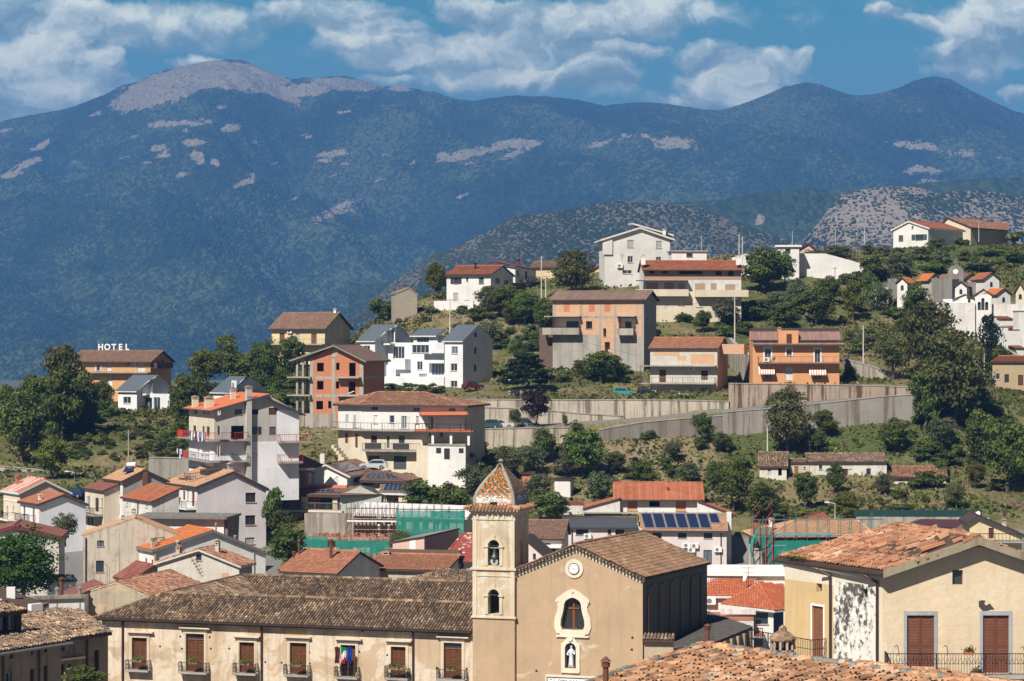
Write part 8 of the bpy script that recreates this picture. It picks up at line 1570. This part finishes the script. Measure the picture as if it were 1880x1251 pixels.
R=Roof(h,tilemat('vermilion_tiles',[(0,(.40,.09,.035)),(.6,(.48,.125,.05)),(1,(.55,.17,.08))],(.2,.06,.03),.3),WVERGE,'flat',.2);R.plane([(X(190),-.5,z(818,0)),(.1,-.5,zt),ap]);R.plane([(.1,-.5,zt),(x1+1,1.5,zt),ap+Vector((2.5,1.5,-.4)),ap]);R.ridge(Vector((.1,-.5,zt)),ap,.13)
R.plane([(X(90,3),3,z(775,0,3)),(X(330,3),3,z(775,0,3)),(X(390,6),6.5,z(690,0,6)),(X(90,6),6.5,z(675,0,6))]);ro=R.build();antenna(ro,(X(345,4),4,z(700,0,4)),1.6,w=1.5);dish(ro,(X(335,4),3.8,z(665,0,4)),.5,(-.9,-.3,.3));ac_unit(h.root,'F',3.3,X(135,3),z(822,0,3),1.0,.7)
body(h,X(100,3.5),X(385,3.5),3.4,8,-4,z(775,0,3),WHITEW);zt2=z(885);roofbox(h,X(60),X(372),-1.5,3.4,zt2-.3,.3,simple('terracotta_floor',(.35,.15,.10),.9),'terrace');q=MB();q.box(X(60),X(372),-1.5,-1.4,-4,zt2-.3);q.box(X(190),X(385),-.9,-.8,z(870),z(840));q.build('terrace_wall',[WHITED],h.root);R=Roof(h,MATS['vermilion_tiles'],WVERGE,'flat',.12);R.plane([(X(340),-1.6,z(988)),(X(430),-1.6,z(988)),(X(430),-.1,z(975)),(X(340),-.1,z(975))]);R.build(name='lower_canopy')
h=House('long_flat_white_roof_house','long low house with a white parapet and pinkish wall above the red hipped roof','house',1440,1080,256,-3);X,z=XZ(h,ZH);q=MB();q.box(X(60),0,0,8,-4,z(665));q.build('wall',[PINKP],h.root);q=MB();q.box(X(60)-.2,.3,-.4,8.2,z(660),z(638));q.build('parapet',[WHITEP],h.root);q=MB();q.box(X(420),X(560),-2,-.1,-4,z(690));q.build('white_block',[WHITEW],h.root)
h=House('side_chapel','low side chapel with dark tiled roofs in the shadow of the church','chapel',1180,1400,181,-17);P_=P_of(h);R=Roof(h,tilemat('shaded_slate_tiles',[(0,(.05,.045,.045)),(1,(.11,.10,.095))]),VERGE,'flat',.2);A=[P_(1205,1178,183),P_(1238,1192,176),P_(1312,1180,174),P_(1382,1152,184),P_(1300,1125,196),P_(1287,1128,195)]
R.plane([A[0],A[1],A[2],A[4],A[5]]);R.plane([A[2],A[3],A[4]]);R.build();q=MB()
for a,b_ in((A[1],A[2]),(A[2],A[3])):q.face([a,b_,Vector((b_.x,b_.y,2)),Vector((a.x,a.y,2))])
for k in range(6):c_=A[2]+(A[3]-A[2])*(k+.3)/6;q.box(c_.x-.1,c_.x+.25,c_.y-.25,c_.y+.1,2,c_.z-.15)
q.build('wall',[plaster('tan_side_wall',(.34,.27,.19),(.1,.08,.06),.5)],h.root);sp=P_(1299,1187,170);stovepipe(h.root,sp.x,sp.y,sp.z-3,sp.z+1.3,.17,RUST)
h=House('rubble_wall_stub','short rubble masonry wall capped with a row of pale tiles beside the church','wall',1180,1300,172,-8);x1=h.x(1236);zt=h.z(1175,0);q=MB();q.box(.1,x1,0,.6,-2,zt);q.build('wall',[brick('rubble_masonry',(.45,.34,.22),(.34,.25,.16),(.5,.41,.3),.28,.17,.6,.03)],h.root);R=Roof(h,T_OLD,None,'coppi',.1);R.plane([(0,-.35,zt),(x1+.1,-.35,zt),(x1+.1,.5,zt+.35),(0,.5,zt+.35)]);R.build()
# ---------------------------------------------------------------- plants
def crown_mesh(name,mat,seed,N=2600,nc=34,shape='round',ls=.05):
    r=np.random.default_rng(seed);C_=[]
    if shape=='round':
        v=r.normal(0,1,(nc,3));v/=np.linalg.norm(v,axis=1)[:,None];v*=(r.random((nc,1))**.4)*np.array([.37,.37,.38]);v[:,2]+=.55;cr=r.uniform(.10,.19,nc);v[:,:2]*=r.uniform(.7,1.15,(nc,1))
    elif shape=='bush':v=r.normal(0,1,(nc,3));v/=np.linalg.norm(v,axis=1)[:,None];v*=(r.random((nc,1))**.4)*np.array([.38,.38,.36]);v[:,2]=np.abs(v[:,2])*1.7+.12;cr=r.uniform(.12,.22,nc)
    elif shape=='pine':a=r.random(nc)*6.28;q=r.random(nc)**.5;v=np.stack([np.cos(a)*q*.42,np.sin(a)*q*.42,.58+.30*(1-q**2)*r.random(nc)**.5-.22*r.random(nc)*q],1);cr=r.uniform(.09,.16,nc)
    elif shape=='column':z=r.random(nc);v=np.stack([r.normal(0,.1,nc),r.normal(0,.1,nc),.06+z*.84],1);cr=.30*np.sin(np.clip(.25+z*.85,0,1)*3.0)*.95+.04
    elif shape=='cedar':z=np.floor(r.random(nc)*6)/6;a=r.random(nc)*6.28;q=(1-z*.8)*r.uniform(.2,.48,nc);v=np.stack([np.cos(a)*q,np.sin(a)*q,.25+z*.7],1);cr=r.uniform(.09,.15,nc)
    ci=r.integers(0,nc,N);d=r.normal(0,1,(N,3));d/=np.linalg.norm(d,axis=1)[:,None];d[:,2]=np.where(r.random(N)<.65,np.abs(d[:,2]),d[:,2]);sq=np.array([1,1,.45 if shape=='cedar' else.8])
    P=v[ci]+d*cr[ci][:,None]*r.uniform(.55,1.12,(N,1))*sq;P[:,2]=np.maximum(P[:,2],.02)
    nrm=d+r.normal(0,.55,(N,3));nrm/=np.linalg.norm(nrm,axis=1)[:,None];a=np.cross(nrm,r.normal(0,1,(N,3)));a/=np.linalg.norm(a,axis=1)[:,None];b_=np.cross(nrm,a);s=(ls*r.uniform(.5,1.25,N))[:,None]
    V=np.stack([P-a*s,P-b_*s*.6,P+a*s,P+b_*s*.6],1).reshape(-1,3)
    cl=r.random(nc);return np_mesh(name,V,np.arange(4*N).reshape(-1,4),[mat],rnd=np.clip(.55*r.random(N)+.45*cl[ci],0,1))
BARK=simple('grey_bark',(.11,.09,.07),.95,var=.3)
def trunk_mesh(seed,h=.55,r0=.035):
    r=random.Random(seed);q=MB();p=Vector((0,0,-.06));k=3
    for i in range(k):n_=Vector((r.uniform(-.03,.03),r.uniform(-.03,.03),h*.6*(i+1)/k));q.tube(p,n_,r0*(1-.22*i),r0*(.78-.22*i),7,caps=False);p=n_
    for i in range(5):a=6.28*i/5+r.random();e=p+Vector((math.cos(a)*.22,math.sin(a)*.22,.2+.2*r.random()));m_=(p+e)/2+Vector((0,0,.03));q.tube(p,m_,r0*.45,r0*.3,5,caps=False);q.tube(m_,e,r0*.3,r0*.12,5,caps=False)
    o=q.build('trunk',[BARK]);me=o.data;bpy.data.objects.remove(o);return me
KIND={}
def kind(k,name,words,mat,shape,n=2600,ls=.05,nc=34,var=3):KIND[k]=(name,words,[crown_mesh('crown',mat,100+ord(k[0])*7+i,n,nc,shape,ls)for i in range(var)])
kind('D','broadleaf_tree','dark green tree',PLANTD,'round',6000,.031,56);kind('G','broadleaf_tree','leafy green tree',PLANTG,'round',5600,.031,54);kind('Y','broadleaf_tree','yellow green tree',PLANTY,'round',5000,.031,50);kind('O','olive_tree','grey green olive tree',PLANTO,'round',5200,.028,50)
kind('W','walnut_tree','brownish green tree',PLANTB,'round',7500,.026,64);kind('P','umbrella_pine','bright green umbrella pine',PLANTN,'round',15000,.02,120,1);kind('C','cypress','dark cypress',PLANTC,'column',3400,.03,26,1);kind('K','cedar','dark spreading cedar',PLANTC,'cedar',4200,.036,46,1)
kind('V','plum_tree','dark purple plum tree',PLANTP,'round',3200,.034,30,1);kind('b','bush','green bush',PLANTG,'bush',2000,.048,24);kind('d','bush','dark bush',PLANTD,'bush',2200,.048,24);kind('o','bush','grey green bush',PLANTO,'bush',1500,.055,20);kind('y','bush','yellowish bush',PLANTY,'bush',1300,.06,18);kind('r','bush','rusty brown bush',PLANTB,'bush',1400,.055,18)
TRUNKS=[trunk_mesh(i)for i in range(3)];NT_=[0]
def plant(k,px,py,hp,wp,where=None,d=None,label=None,group=None,P=None):
    """crown and trunk standing where the photo shows the foot of the plant; hp, wp = size in photo pixels"""
    name,words,ms=KIND[k];P=P or(hit(px,py)if d is None else at(px,py,d));s=P.y/F;NT_[0]+=1;i=NT_[0]
    rt=empty(name,P,(i*2.4)%6.28,label or words+' '+where,'bush' if name=='bush' else 'tree',group);sc_=Vector((wp*s*1.12,wp*s*1.12,hp*s*1.05))
    c=link_mesh('crown',ms[i%len(ms)],rt);c.scale=sc_
    if name!='bush':t=link_mesh('trunk',TRUNKS[i%3],rt);t.scale=sc_
    return rt
TREES="""G 35 745 80 82 at the left edge beside the hotel|W 118 765 128 95 hiding the left end of the hotel|D 40 850 125 115 lowest at the left edge|D 112 815 130 90 left of the hotel, in front of the taller one|G 78 790 95 80 in the middle of the left clump|D 190 765 66 42 in front of the hotel facade|Y 95 882 75 78 beside the road bend at left|D 12 800 90 70 cut off by the left frame edge|D 150 800 110 70 right at the front of the left clump|G 60 760 70 60 between the pine-like one and the hotel
G 348 800 108 76 in front of the low slate roof|Y 378 715 72 70 right of the hotel|W 420 705 88 66 tallest in the yellow clump|Y 450 720 70 66 left of the tan house|G 470 745 80 60 below the yellow clump|D 505 780 120 66 left of the unfinished brick block|D 535 700 80 60 between the tan house and the brick block|G 485 700 75 60 just left of the tan house|Y 520 730 50 50 above the red sheet roof|G 612 650 48 58 against the tan house side wall|D 560 650 45 40 under the tan house balcony|D 440 745 60 60 behind the grey cement house roof
D 768 548 82 62 on the ridge right of the stone hut|Y 800 550 66 46 beside the white ridge house|W 1050 545 82 92 behind the brick infill house|O 640 600 52 36 at the left foot of the ridge|C 676 590 55 22 on the left slope of the ridge|G 700 590 40 50 below the stone hut|O 895 575 50 50 below the white ridge house|D 930 590 62 66 on the slope right of the slate roofs|O 900 640 52 48 beside the tall grey wall|G 965 600 62 56 left of the brick infill house|Y 940 600 40 40 under the ridge house garden|D 1000 610 58 48 touching the brick infill house
K 968 722 76 100 by the white yard wall|D 1016 662 54 56 at the corner of the brick infill house|D 955 668 40 36 behind the cedar|D 1105 705 58 80 in the garden above the teal car|G 1070 700 40 40 in the garden with the pergola|V 986 790 70 56 by the parked cars|G 945 795 32 24 between the parked cars|D 1160 655 30 40 in front of the brick infill house|G 1140 700 30 40 right of the garden
D 1400 540 82 82 right of the long brick attic house|G 1440 530 66 50 under the white cabin|O 1470 575 66 60 in the middle of the right slope|O 1430 590 56 66 right of the long house|D 1500 600 70 70 above the orange villa|D 1440 606 50 60 left above the orange villa|Y 1566 590 72 44 in the open slope|O 1615 575 52 54 left of the cemetery|G 1680 600 78 60 in front of the first orange chapel|W 1700 690 135 130 biggest, below the cemetery|W 1640 700 96 70 right of the orange villa|W 1755 790 180 150 at the end of the retaining wall|D 1700 800 120 76 left of the street corner|C 1818 690 112 58 below the white tombs|D 1840 700 60 60 by the ochre house|G 1850 905 125 100 at the right edge of the field|D 1800 850 90 70 behind the fence line at right|D 1780 780 90 80 under the street|D 1290 612 40 40 in front of the long house|O 1330 600 50 60 by the pale pole|G 1600 560 60 40 between cemetery and wall|O 1540 500 50 70 under the long white wall|O 1490 500 40 60 below the white cabin|D 1600 520 50 60 right of the white wall|O 1650 510 46 60 above the first chapel|D 1520 560 50 50 in the hollow of the slope
W 1445 836 118 96 standing tallest in the green field|D 1515 805 48 50 right of the field walnut|G 1500 830 40 36 behind the farmhouse roof|D 1645 832 60 66 in the field above the barn|O 1730 832 64 62 right side of the field|O 1625 908 40 40 between farmhouse and barn|D 1535 905 52 44 in front of the farmhouse wall|D 1480 935 66 56 below the ruined outhouse|G 1345 940 96 76 left of the farm|D 1400 960 70 84 above the scaffold|Y 1555 965 58 60 above the green mesh fence|W 1755 935 50 40 left of the mossy ruin|Y 1790 900 50 40 by the fence line
G 1070 880 88 86 in the centre of the olive grove|D 1000 850 60 60 at the foot of the parking wall|O 935 878 60 62 upper left in the olive grove|O 975 870 52 60 upper middle in the olive grove|O 868 915 62 66 left of the bell tower|O 905 905 50 50 behind the bell tower roof tip|O 988 930 62 58 just right of the bell tower|D 1010 965 54 76 behind the maroon roof|O 1100 920 56 48 left of the upper red roof|D 1180 900 52 60 above the upper red roof|O 1040 880 50 50 by the white box hut|O 1235 845 36 40 alone on the dry mound|D 1290 818 56 46 at the foot of the lower wall|G 1322 832 36 40 right below the lower wall corner|G 850 870 44 44 in the green terrace|D 1130 870 40 46 on the dry mound, left|O 1265 890 40 50 on the dry slope above the red roof|D 1312 900 50 50 right of the upper red roof
D 525 1050 82 76 between the lavender house and the red tiled roof|G 540 1068 50 60 below the dark one by the lavender house|O 120 1000 60 48 between the blue white house and the beige gable|G 110 985 40 40 behind the umbrella pine""".replace('\n','|').split('|')
for ln in TREES:
    k,a,b_,h_,w_,wh=ln.split(' ',5);a,b_,h_,w_=map(float,(a,b_,h_,w_));plant(k,a,b_,h_,w_,wh,d=276 if b_>990 and a<700 else(425 if 330<a<560 and b_<790 and k!='x' else None))
plant('P',42,1118,140,158,'filling the left edge before the maroon roof',d=236);plant('d',502,958,80,46,'tall one between the lavender house and the villa porch',d=327);plant('d',520,972,50,50,'under the villa porch at its left end',d=322);plant('b',150,1256,38,90,'at the bottom edge against the palace corner',d=160);plant('b',205,1098,24,50,'under the beige gable house',d=270);plant('W',735,1015,40,50,'in front of the green netting',d=285)
for(px,py,hp,wp,k,where)in((1595,470,26,34,'o','first of the row by the hilltop poles'),(1622,474,28,36,'o','second in the hilltop row'),(1650,478,30,36,'o','third in the hilltop row'),(1690,478,30,40,'o','fourth in the hilltop row'),(1728,482,26,36,'o','fifth in the hilltop row'),(1676,452,18,34,'o','at the white hilltop house door'),(1722,455,22,38,'d','clipped between the white and beige hilltop houses'),(1764,452,20,34,'d','clipped before the beige hilltop house'),(1804,450,20,34,'d','clipped right of the beige hilltop house'),(1845,450,18,34,'d','clipped before the terracotta house'),(1771,478,22,30,'r','dark red one in the vineyard'),(1795,498,30,62,'o','wide one above the cemetery roofs'),(1560,498,26,40,'o','under the end of the white wall'),(1720,500,26,60,'b','above the orange chapels'),
  (1372,696,24,30,'b','citrus left before the orange villa'),(1416,698,22,28,'b','second before the orange villa'),(1510,700,24,28,'b','third before the orange villa'),(1562,698,28,34,'b','right of the orange villa'),(715,722,22,40,'d','left part of the hedge below the slate roofs'),(745,722,24,40,'d','middle part of the hedge below the slate roofs'),(775,722,22,40,'d','dense part of the hedge below the slate roofs'),(800,724,24,36,'b','at the right end of the slate roof hedge'),(1058,789,22,26,'b','clipped square by the parking wall'),(1037,782,22,12,'b','clipped narrow by the parking wall'),(170,792,14,40,'y','left piece of the hedge below the small modern house'),(215,790,14,46,'b','middle piece of the hedge below the small modern house'),(262,792,16,46,'d','right piece of the hedge below the small modern house'),
  (710,872,24,60,'b','terraced left of the balconied mansion garage'),(740,888,24,60,'b','terraced below the mansion'),(775,925,50,60,'b','tall reeds behind the villa porch'),(815,932,56,60,'b','tall reeds right of the villa'),(845,940,50,50,'d','left of the bell tower at the netting'),(760,905,30,40,'y','yellow flowering on the green terrace'),(880,840,40,50,'r','under the mansion terrace'),(1190,806,18,36,'r','dry against the rubble wall'),(1650,938,16,50,'r','brown heap under the field'),(1860,480,26,50,'b','right in the vineyard'),(1820,470,20,60,'b','middle of the vineyard'),(1470,960,24,60,'y','above the scaffold house right')):
    plant(k,px,py,hp,wp,where,d=335 if 700<px<850 and py>895 and py<945 else None)
SCAT=[]
def scatter(k,n,x0,x1,y0,y1,s0,s1,label,group):
    for _ in range(n):u,v=random.uniform(x0,x1),random.uniform(y0,y1);s=random.uniform(s0,s1);SCAT.append((plant(k,u,v,s,s*random.uniform(1.1,1.8),label=label or group,group=group),KIND[k][1]))
for a in(('d',34,1020,1400,820,945,10,24,'small dark bush dotted over the dry slope above the pink house','bushes on the dry slope'),('r',22,130,340,800,850,12,26,'brown scrub bush on the bank below the small modern house','scrub on the left bank'),('b',22,130,345,795,850,10,24,'green scrub bush on the bank below the small modern house','scrub on the left bank'),
          ('o',20,830,1010,560,650,12,28,'grey green scrub bush on the slope beside the slate roofs','scrub beside the slate roofs'),('b',16,850,1010,580,650,14,30,'green scrub bush on the slope beside the slate roofs','scrub beside the slate roofs'),('o',18,620,820,545,620,10,24,'grey green bush along the left ridge slope','bushes on the left ridge'),('d',26,1380,1660,500,600,18,38,'dark bush in the thicket above the orange villa','thicket above the orange villa'),
          ('r',16,1560,1680,560,650,16,34,'brownish bush on the slope right of the orange villa','bushes right of the orange villa'),('b',24,1640,1880,455,505,8,16,'low vine row bush on the hilltop at right','vines on the hilltop'),('d',24,1690,1880,740,930,18,44,'dark bush in the overgrown strip right of the field','overgrown strip right of the field'),('b',8,1400,1700,775,830,8,18,'','bushes in the field'),('b',12,1400,1760,908,950,8,20,'','bushes in the field'),
          ('d',14,1200,1400,575,620,14,30,'dark bush on the bank below the long brick attic house','bushes below the brick attic house'),('b',14,930,1160,655,712,10,24,'garden bush behind the white yard wall','garden bushes'),('d',18,340,560,700,770,24,46,'dark bush in the wooded bank left of the brick block','wooded bank left of the brick block'),('b',16,0,190,730,800,26,50,'green bush between the trees at the left','bushes among the left trees'),
          ('b',14,780,1000,840,900,8,18,'small bush in the olive terraces','bushes in the olive terraces')):scatter(*a)
def _px(o):return(CX+o.location.x/o.location.y*F,CY-o.location.z/o.location.y*F)
HS=[(o,_px(o))for o in bpy.data.objects if o.parent is None and o.type=='EMPTY' and o.get('category')in('house','villa','farmhouse','hotel','row house','building','barn','hut','shed')and o.location.y>310];SEEN={}
for rt,wd in SCAT:
    u,v=_px(rt);o,(a,b_)=min(HS,key=lambda q:(q[1][0]-u)**2+2*(q[1][1]-v)**2);rel=('left of' if u<a else 'right of')if abs(u-a)>1.3*abs(v-b_)else('above' if v<b_ else 'below');SEEN.setdefault((wd,rel,o.name),[]).append((math.hypot(u-a,v-b_),rt.name,rt))
ORD=['','second ','third ','fourth ','fifth ','sixth ','seventh ','eighth ','ninth ','tenth ','eleventh ','twelfth ','thirteenth ','fourteenth ','fifteenth ','sixteenth ']
for(wd,rel,nm),L in SEEN.items():
    for i,(_,_,rt)in enumerate(sorted(L,key=lambda q:q[0])):rt['label']='%snearest %s on the ground %s the %s'%(ORD[i],wd,rel,nm.split('.')[0].replace('_',' '))if i<16 else 'farther %s on the ground %s the %s'%(wd,rel,nm.split('.')[0].replace('_',' '))
def tufts(name,mat,n,x0,x1,d0,d1,hgt,seed,dens=None):
    r=np.random.default_rng(seed);u=r.uniform(x0,x1,n);d=r.uniform(d0,d1,n);keep=fbm((u-CX)/F*d/6,d/6,3,seed)>.47;rm=((d>372)&(d<383)&(u>790)&(u<1700));u,d=u[keep&~rm],d[keep&~rm];N=len(u);z=ground_ud(u,d);x=(u-CX)/F*d
    s=hgt*r.uniform(.5,1.4,N);a=r.random(N)*3.14;P=np.stack([x,d,z+s*.3],1);A=np.stack([np.cos(a),np.sin(a),r.normal(0,.3,N)],1)*s[:,None];B=np.stack([r.normal(0,.4,N),r.normal(0,.4,N),np.ones(N)],1)*s[:,None]*.7
    V=np.stack([P-A-B*.4,P+A-B*.4,P+A*.5+B,P-A*.5+B],1).reshape(-1,3);tag(link_mesh(name,np_mesh(name,V,np.arange(4*N).reshape(-1,4),[mat],rnd=r.random(N))),kind='stuff')
tufts('green_weeds',PLANTG,60000,-40,1920,332,530,.26,5);tufts('dark_weeds',PLANTD,45000,-40,1920,334,525,.34,6);tufts('dry_grass',DRYG,70000,-40,1920,334,530,.22,8)
pm=empty('palm_tree',at(1862,446,545),0,'feathery palm tree on the skyline at the far right','tree');q=MB();q.tube((0,0,-1),(0,0,1.6),.35,.28,8);q.build('trunk',[BARK],pm);q=MB()
for k in range(26):
    a=k*2.4;el=.1+.9*((k*.37)%1);p=Vector((0,0,1.6));L=2.6
    for j in range(6):n_=p+Vector((math.cos(a)*math.cos(el),math.sin(a)*math.cos(el),math.sin(el)))*L/6;w_=Vector((-math.sin(a),math.cos(a),-.5))*.34;q.face([p-w_,n_-w_,n_+w_,p+w_]);p=n_;el-=.30
q.build('crown',[PLANTD],pm)
# ---------------------------------------------------------------- retaining walls
def rwall(name,label,pts,mat,th=.5,foot=2.0,cat='wall'):
    """pts: (px, top, distance)"""
    W3=[at(*p)for p in pts];o=W3[0].copy();o.z-=3;rt=empty(name,o,0,label,cat);q=MB()
    for(a,b_,pa,pb)in zip(W3[:-1],W3[1:],pts[:-1],pts[1:]):
        ga=min(G(a.x,a.y-1.2),a.z)-foot;gb=min(G(b_.x,b_.y-1.2),b_.z)-foot;A=[Vector((v.x-o.x,v.y-o.y+t,zz_-o.z))for v,t,zz_ in((a,0,ga),(b_,0,gb),(b_,0,b_.z),(a,0,a.z),(a,th,ga),(b_,th,gb),(b_,th,b_.z),(a,th,a.z))]
        for f_ in((0,1,2,3),(3,2,6,7),(0,3,7,4),(1,5,6,2)):q.face([A[i]for i in f_])
    q.build('wall',[mat],rt);q=MB()
    for a,b_ in zip(W3[:-1],W3[1:]):q.box(0,(b_-a).length,-.08,th+.06,0,.14,xf=Matrix.Translation(a-o)@(b_-a).to_track_quat('X','Z').to_matrix().to_4x4())
    q.build('coping',[SLAB],rt);return rt
CST=concrete('stained_cream_concrete',(.50,.44,.35),.5,stain=(.10,.08,.06),amt=.8);CBR=concrete('rust_stained_concrete',(.38,.31,.24),.6,stain=(.085,.045,.025),amt=.95)
rwall('retaining_wall','cream concrete wall holding up the parked cars, left of centre',[(868,789,371),(960,787,371),(1046,786,371)],CST);rwall('retaining_wall','tall pale wall standing right behind the parked cars',[(862,748,380.4),(985,752,380.4),(1048,759,380.4),(1090,762,380.4),(1145,765,380.2)],CST)
rwall('retaining_wall','long upper terrace wall with dark drips below the teal car',[(840,734,381),(1000,735,381),(1170,735,381),(1250,736,381),(1340,738,381)],CST);rwall('retaining_wall','dark rubble wall rising to the right along the ramp',[(1100,790,371),(1180,776,371),(1260,769,371),(1327,764,371)],concrete('dark_rubble_wall',(.21,.195,.17),.2,amt=.7))
rwall('retaining_wall','smooth grey lower wall climbing to the right above the field',[(1327,758,370.9),(1400,752,370.9),(1520,740,370.9),(1620,729,370.9),(1700,724,370.9)],CONCG);rwall('retaining_wall','brown stained upper wall below the orange villa',[(1338,705,381),(1450,706,381),(1600,709,381),(1680,712,381)],CBR)
rwall('yard_wall','white painted yard wall with a small sign in front of the cedar',[(934,716,391),(1012,717,391)],WHITED,.3);rwall('garden_wall','low cream garden wall beside the teal car',[(1012,717,392),(1122,718,392)],CST,.3);rwall('ramp_wall','curved concrete ramp wall running down right of the orange villa',[(1551,660,396),(1590,671,393),(1630,683,391),(1660,690,390)],CONCW);rwall('side_wall','shaded concrete wall sloping down left of the orange villa',[(1338,622,410),(1355,640,402),(1384,660,392)],CONCW)
rwall('street_wall','pale street wall below the white tombs at right',[(1836,636,412),(1860,650,408),(1890,664,404)],CST);rwall('block_wall','grey concrete block wall beneath the hanging sheets',[(273,841,360),(346,842,360)],concrete('block_grey',(.33,.31,.27),.9,amt=.4));rwall('stone_wall','rough stone wall below the hotel',[(143,742,425),(208,746,425)],STONE);rwall('roadside_wall','low pale wall along the bend of the road at left',[(0,857,366),(60,862,366),(140,874,365),(260,876,364)],CST,.3,.6)
# ---------------------------------------------------------------- cars
def car(px,py,d,rot,col,label,h=1.45,L=4.0,cat='car'):
    P=at(px,py,d);rt=empty('parked_car',P,math.radians(rot),label,cat);pm_=simple('car_paint_'+label.split()[0],col,.25,.1,.6,var=.02);l=L/2;q=MB()
    q.prism([(-l,.3),(l,.3),(l,.62),(l-.15,.80),(l*.42,.90),(-l+.05,.92),(-l,.7)],-.82,.82);q.build('body',[pm_],rt);q=MB();q.prism([(l*.42,.88),(l*.08,h-.06),(-l*.15,h),(-l*.75,h-.05),(-l*.95,.9)],-.70,.70);q.build('cabin',[pm_],rt)
    for s in(-1,1):q=MB();q.prism([(l*.34,.92),(l*.05,h-.13),(-l*.70,h-.13),(-l*.82,.92)],s*.70,s*.715);q.build('side_window',[GLASS],rt)
    for sx in(-.62,.62):
        for s in(-1,1):q=MB();q.tube((sx*l,s*.66,.32),(sx*l,s*.84,.32),.32,n=14);w_=q.build('wheel',[simple('tyre',(.02,.02,.02),.9)],rt);q=MB();q.tube((sx*l,s*.83,.32),(sx*l,s*.85,.32),.18,n=10);q.build('rim',[METAL],w_)
    for s in(-.6,.6):q=MB();q.box(l-.04,l+.01,s-.14,s+.14,.58,.72);q.build('headlight',[WHITEP],rt)
car(1146,728,389,-8,(.03,.30,.24),'teal green hatchback parked beside the patched grey house',L=3.7);car(881,785,377.5,5,(.28,.03,.03),'red car parked behind the dark teal one');car(896,787,375.5,172,(.03,.09,.10),'dark petrol car parked at the left end of the wall');car(968,787,376,0,(.20,.21,.22),'grey van parked by the purple plum tree',1.75);car(920,787,377,0,(.55,.55,.53),'pale car parked between the petrol car and the grey van')
car(686,862,349,175,(.50,.55,.56),'silver car parked at the mansion garage');car(137,914,345,150,(.02,.04,.12),'navy car parked on the road by the blue white house');car(1840,708,393,0,(.015,.015,.018),'black car parked on the street at the far right');car(868,716,398,30,(.12,.02,.02),'wine red car half hidden at the grey side wall',L=3.4);car(1186,727,390,0,(.03,.03,.03),'black car beside the porch of the patched grey house',L=3)
# ---------------------------------------------------------------- poles and wires
TOPS={}
def pole(px,top,py,label,d=None,mat=None,r=.13,lamp=False,name='utility_pole'):
    P=hit(px,py)if d is None else at(px,py,d);z=zat(top,P.y);rt=empty(name,P,0,label,'street lamp' if lamp else 'pole');q=MB();hh=z-P.z;q.tube((0,0,-.5),(0,0,hh),r,r*.6,8);q.build('shaft',[mat or CONC],rt);TOPS[px]=Vector((P.x,P.y,z-.2))
    q=MB()
    if lamp:q.tube((0,0,hh),(-.9,0,hh+.2),.04,n=5);q.box(-1.4,-.8,-.15,.15,hh+.12,hh+.26);q.build('lamp_head',[WHITEP],rt)
    else:q.box(-.5,.5,-.05,.05,hh-.35,hh-.25);q.build('crossarm',[RAILG],rt)
WP=simple('pale_pole',(.55,.53,.48),.8)
for a in((236,790,866,'concrete pole above the road at left',362),(826,548,612,'white pole between the slate roofs',430,WP),(1288,432,470,'grey pole left behind the penthouse',480),(1321,436,470,'rusty pole behind the penthouse',490,RUST,.07),(1357,430,480,'pale pole at the right end of the long red roof',478,WP),(1363,434,500,'second pale pole beside the red roof chimney',470,WP),(1455,424,452,'pole behind the white cabin',500),(1534,420,456,'pole on the grassy mound',505),(1570,420,462,'thin brown pole right of the mound',505,RUST,.09),(1587,416,445,'white pole by the hilltop bushes',510,WP,.08),(1533,490,558,'rusty pole in the open slope',470,RUST,.09),(1585,598,672,'white pole right of the orange villa',396,WP),(1349,545,625,'pale pole above the patched house',412,WP),(1409,786,840,'pale pole left of the ruined outhouse',362,WP),(1797,408,440,'white pole before the beige hilltop house',515,WP,.08),(994,470,552,'white pole by the red sheet house porch',455,WP),(1002,505,552,'second pole by the red sheet house porch',456,WP),(1176,670,755,'dark thin pole in front of the patched house',383,RUST,.06)):pole(*a)
for a in((949,700,742,'double street lamp by the white yard wall',388,DARKF,.05,True,'street_lamp'),(1807,640,690,'white street lamp in front of the big walnut',392,WP,.07,True,'street_lamp'),(137,868,905,'street lamp by the navy car',346,RAILG,.06,True,'street_lamp'),(1533,925,950,'white lamp on the green mesh fence',321,WP,.06,True,'street_lamp')):pole(*a)
def wire(a,b_,label,sag=.02,r=.018):
    A=TOPS[a]if isinstance(a,int)else at(*a);B=TOPS[b_]if isinstance(b_,int)else at(*b_);n=14;pts=[(B-A)*(i/n)+Vector((0,0,-sag*(B-A).length*4*(i/n)*(1-i/n)))for i in range(n+1)];q=MB();q.path(pts,r,3);o=q.build('power_cable',[IRON],None,A);tag(o,label,'cable')
wire(1288,1363,'cable between the two poles above the long red roof');wire(1363,1455,'cable from the red roof to the pole behind the cabin');wire(1455,1534,'cable over the grassy mound');wire(1534,1587,'cable at the right end of the mound');wire(236,(345,808,340),'cable from the left concrete pole to the grey cement house');wire(826,(1165,652,400),'cable passing before the tall grey side wall',.01);wire(1585,(1640,640,392),'cable from the white pole into the walnut');wire((940,590,440),1349,'cable crossing the brick infill house',.01)
